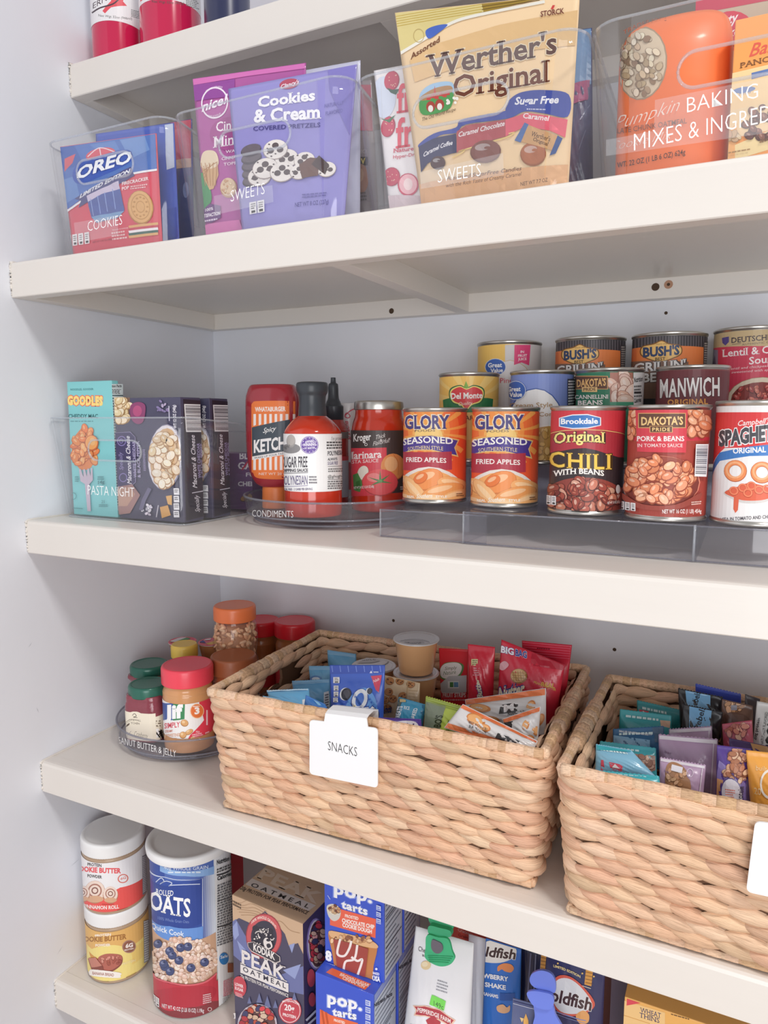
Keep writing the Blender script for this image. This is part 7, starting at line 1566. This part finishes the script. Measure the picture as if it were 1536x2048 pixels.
A.poly([(826, 2010), (850, 2010), (880, 2018), (912, 2040), (906, 2047), (910, 2056), (878, 2040), (850, 2032), (828, 2030), (832, 2020)], '#f2c8b0').poly([(829, 2012), (850, 2012), (880, 2020), (908, 2040), (902, 2047), (905, 2052), (878, 2037), (850, 2030), (831, 2028), (835, 2020)], '#b8424c').T('PEPPERIDGE FARM', (835, 2023), (902, 2047), 9, '#fbf0ec', .02, 0, 3, None, 0, .8).poly([(852, 2040), (866, 2030), (882, 2044), (878, 2056), (858, 2052)], '#b8424c').T('Chessmen', (816, 2066), (880, 2084), 22, '#4a4646', -.01, .1)
A.build('printed_front', r, PAPER)
CLIPG = clear('green_clip_plastic', (.25, .80, .50), .55, 1.45, (.12, .62, .34)); CLIPB = solid('blue_clip_plastic', '#6f84e0', .35, 0, .2)
def paddle(name, P, outl, off, th, root, m):
    pts = [P.uv(*q) for q in spl(outl, 5)]
    return mk(name, *extrude([P.pos(x, y, off) for x, y in pts], P.N*th), root, m, smooth=False)
P = Plane(AT(880, 1890, .052), 0, 6)
r = thing('bag_clip', AT(880, 1890, .052), 'translucent green clip on the white cookie bag', 'bag clip')
paddle('lower_paddle', P, [(856, 1868), (878, 1872), (898, 1876), (906, 1900), (911, 1914), (902, 1926), (884, 1930), (866, 1924), (852, 1912), (853, 1892)], 0, .003, r, CLIPG)
paddle('upper_paddle', P, [(852, 1836), (870, 1838), (898, 1848), (902, 1860), (896, 1866), (860, 1858)], -.010, .003, r, CLIPG)
paddle('hinge', P, [(858, 1852), (880, 1856), (900, 1862), (900, 1874), (878, 1872), (858, 1868)], -.007, .007, r, CLIPG)
paddle('magnet', P, [(867, 1876), (876, 1878), (886, 1884), (888, 1896), (880, 1903), (870, 1900), (865, 1890)], .003, .0012, r, solid('grey_magnet', '#6f6a74', .5, .2))
for k in range(4):
    q = [(858+k, 1908+k*4), (908-k*3, 1910+k*4)]
    mk('grip_rib', *tube([P.pos(*P.uv(*p), .0034) for p in q], .0006, 5), r, CLIPG)
r, F, S, T = carton('cracker_carton', (.540, .150, FZ), .125, .05, .2600, 0, 'orange carton behind the white cookie bag', 'carton', '#e8604a')
A = Art(F, (0, 0, .125, .26)); A.poly([(820, 1810), (905, 1840), (905, 1900), (820, 1880)], '#d8b490').poly([(826, 1836), (846, 1842), (844, 1862), (828, 1856)], '#eee6e4').poly([(830, 1828), (850, 1836), (846, 1844), (830, 1838)], '#b85a70').T('Crackers', (916, 1862), (945, 1872), 7, '#f4d8d0').T('Grain', (916, 1872), (936, 1878), 6, '#a83028', .02).build('printed_front', r, CARD)
r, A = l5('cookie_bag', 'grey-white paper bag behind and right of the clipped one', 'cookie bag', [(938, 1868), (1000, 1886), (984, 2300), (918, 2280)], .126, .014, '#d9dbe2', 0, mat=PAPER, pouch=True, seal=(.04, 0), wr=.08, part='paper_bag')
A.poly([(978, 1880), (1001, 1886), (994, 2060), (966, 2060)], '#b9bcc6').fine([(980, 1930), (996, 1900), (990, 2060), (968, 2060)], 18, '#55565e').build('printed_front', r, PAPER)
r, A = l5('cracker_bag', 'bright blue cracker bag with a fish picture', 'cracker bag', [(972, 1876), (1043, 1898), (1034, 2300), (955, 2280)], .108, .011, '#3474cc', 0, pouch=True, seal=(.03, 0), part='pouch')
A.spl([(950, 1896), (985, 1880), (1028, 1892), (1030, 1912), (1000, 1925), (960, 1920)], '#e6e2de').T('Goldfish', (934, 1908), (1032, 1918), 20, '#3f2d30', .03, .2, 0, '#f2eeea', .03)
A.spl([(996, 1932), (1008, 1926), (1022, 1928), (1028, 1936), (1022, 1944), (1010, 1942), (1004, 1938), (996, 1942)], '#e8905c').T('STRAWBERRY', (938, 1950), (1017, 1962), 9, '#f2f2f6', .04).T('SHAKE', (970, 1972), (1012, 1979), 9, '#f2f2f6', .04).T('GRAHAMS', (960, 1988), (997, 1996), 7, '#f2f2f6', .03).spl([(994, 2012), (1006, 2008), (1014, 2014), (1020, 2010), (1019, 2022), (1008, 2026), (996, 2022)], '#e8b48c').rect(1000, 1985, 1030, 2000, '#2458a8').build('printed_front', r, FILM)
r, A = l5('cracker_bag', 'black-navy bag edge between the bright blue and the dark cracker bags', 'cracker bag', [(1044, 1890), (1086, 1902), (1078, 2300), (1030, 2290)], .118, .011, '#2a2f52', 0, pouch=True, seal=(.02, 0), part='pouch'); A.line([(1062, 1906), (1052, 2040)], 3, '#6a6f94').line([(1072, 1908), (1066, 2020)], 2, '#8a8fb0').build('printed_front', r, FILM)
r, A = l5('cracker_bag', 'dark navy cracker bag with a white oval emblem behind the blue clip', 'cracker bag', [(1082, 1896), (1210, 1944), (1196, 2300), (1060, 2280)], .062, .014, '#343662', 2, pouch=True, seal=(.03, 0), part='pouch')
for u, v in ((1084, 1926), (1177, 1956)):
    A.poly([(u-4, v-30), (u+10, v-26), (u+6, v+16), (u-8, v+12)], '#d89a48'); [A.line([(u-6, v-20+k*7), (u+8, v-17+k*7)], 1.2, '#7a4a20') for k in range(5)]
A.T('LIMITED EDITION', (1107, 1933), (1161, 1955), 5, '#f0d89a', .03, 0, 2).line([(1150, 1966), (1182, 1976)], 1.4, '#d8d0c0')
for u, v in ((1165, 1946), (1116, 1926), (1188, 1952)): A.ell(u, v, 2, 2, '#e8c070', 0, 6)
A.spl([(1100, 1990), (1112, 1954), (1140, 1952), (1172, 1978), (1190, 2010), (1160, 2030), (1120, 2026)], '#d8604e').spl([(1104, 1992), (1114, 1960), (1140, 1957), (1168, 1980), (1184, 2010), (1158, 2026), (1122, 2022)], '#dfe0e4').T('Goldfish', (1078, 1994), (1184, 2021), 26, '#4a3236', .03, .2, 0, '#eceaea', .025).spl([(1152, 2030), (1166, 2020), (1178, 2028), (1176, 2044), (1160, 2046)], '#e8a868')
A.line([(1112, 2022), (1172, 2040)], 2, '#8a90c0').line([(1112, 2027), (1170, 2045)], 1, '#8a90c0').build('printed_front', r, FILM)
r, A = l5('cracker_bag', 'small steel-blue zip bag with a golden tower print, in front', 'cracker bag', [(1026, 1996), (1072, 2008), (1066, 2200), (1016, 2190)], .040, .007, '#5f688f', 2, pouch=True, seal=(.06, 0), part='zip_bag')
A.line([(1026, 2001), (1071, 2013)], 2, '#3a4270').line([(1026, 2006), (1071, 2018)], 1.2, '#c8cce0').poly([(1048, 2060), (1047, 2040), (1052, 2026), (1057, 2040), (1058, 2062)], '#e8b060').poly([(1040, 2034), (1048, 2036), (1044, 2044)], '#e8c890').build('printed_front', r, FILM)
P = Plane(AT(1085, 1980, .030), 0, 4)
r = thing('bag_clip', AT(1085, 1980, .030), 'blue plastic clip standing before the dark cracker bag', 'bag clip')
paddle('upper_paddle', P, [(1060, 1962), (1064, 1947), (1082, 1940), (1102, 1946), (1111, 1962), (1110, 1984), (1092, 1982), (1070, 1974)], -.002, .003, r, CLIPB)
paddle('lower_paddle', P, [(1056, 1982), (1066, 1976), (1086, 1978), (1106, 1984), (1110, 1998), (1104, 2012), (1086, 2012), (1068, 2004)], .002, .003, r, CLIPB)
paddle('stem', P, [(1068, 2004), (1086, 2010), (1105, 2010), (1112, 2030), (1128, 2060), (1130, 2090), (1066, 2090), (1066, 2050), (1070, 2030)], -.002, .003, r, CLIPB)
# cracker cartons at the right
r, F, S, T = carton('cracker_carton', (.7865, .050, FZ), .17, .032, .2385, 0, 'yellow-orange cracker carton at the lower right', 'carton', '#f3b866')
A = Art(F, (0, 0, .17, .2385)); A.poly([(1246, 2000), (1330, 2025), (1330, 2100), (1240, 2080)], '#f6cc8c').poly([(1254, 1997), (1281, 2006), (1253, 2011)], '#e0505c').T('WHEAT', (1280, 2024), (1322, 2036), 10, '#3a3f6a', .005, 0, 0, None, 0, 1).T('THINS', (1279, 2034), (1319, 2046), 10, '#3a3f6a', .005, 0, 0, None, 0, 1).line([(1247, 2030), (1300, 2047)], 1, '#d89a48').fine([(1342, 2026), (1384, 2038), (1384, 2042), (1342, 2030)], 1, '#7a5a38').build('printed_front', r, CARD)
r, F, S, T = carton('cracker_carton', (.7935, .0925, FZ), .20, .040, .2215, 0, 'green carton behind the yellow-orange one', 'carton', '#57ab8a')
A = Art(T, (0, 0, .2, .04)); A.full(0, .018, .2, .04, '#3a8f6c').build('printed_top', r, CARD)
A = Art(F, (0, 0, .2, .2215)); A.poly([(1272, 1988), (1328, 2006), (1328, 2030), (1272, 2010)], '#3a4640').T('Sweet', (1279, 2004), (1322, 2016), 14, '#f0f0e8', .01, .3).build('printed_front', r, CARD)
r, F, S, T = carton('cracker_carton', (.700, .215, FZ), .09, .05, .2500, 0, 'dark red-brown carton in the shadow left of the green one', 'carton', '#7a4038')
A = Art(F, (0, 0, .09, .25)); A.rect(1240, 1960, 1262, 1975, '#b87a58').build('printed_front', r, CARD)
r, F, S, T = carton('cracker_carton', (.7600, .150, FZ), .026, .04, .2050, 0, 'mauve-grey carton edge right of the dark navy cracker bag', 'carton', '#7a6a7c')
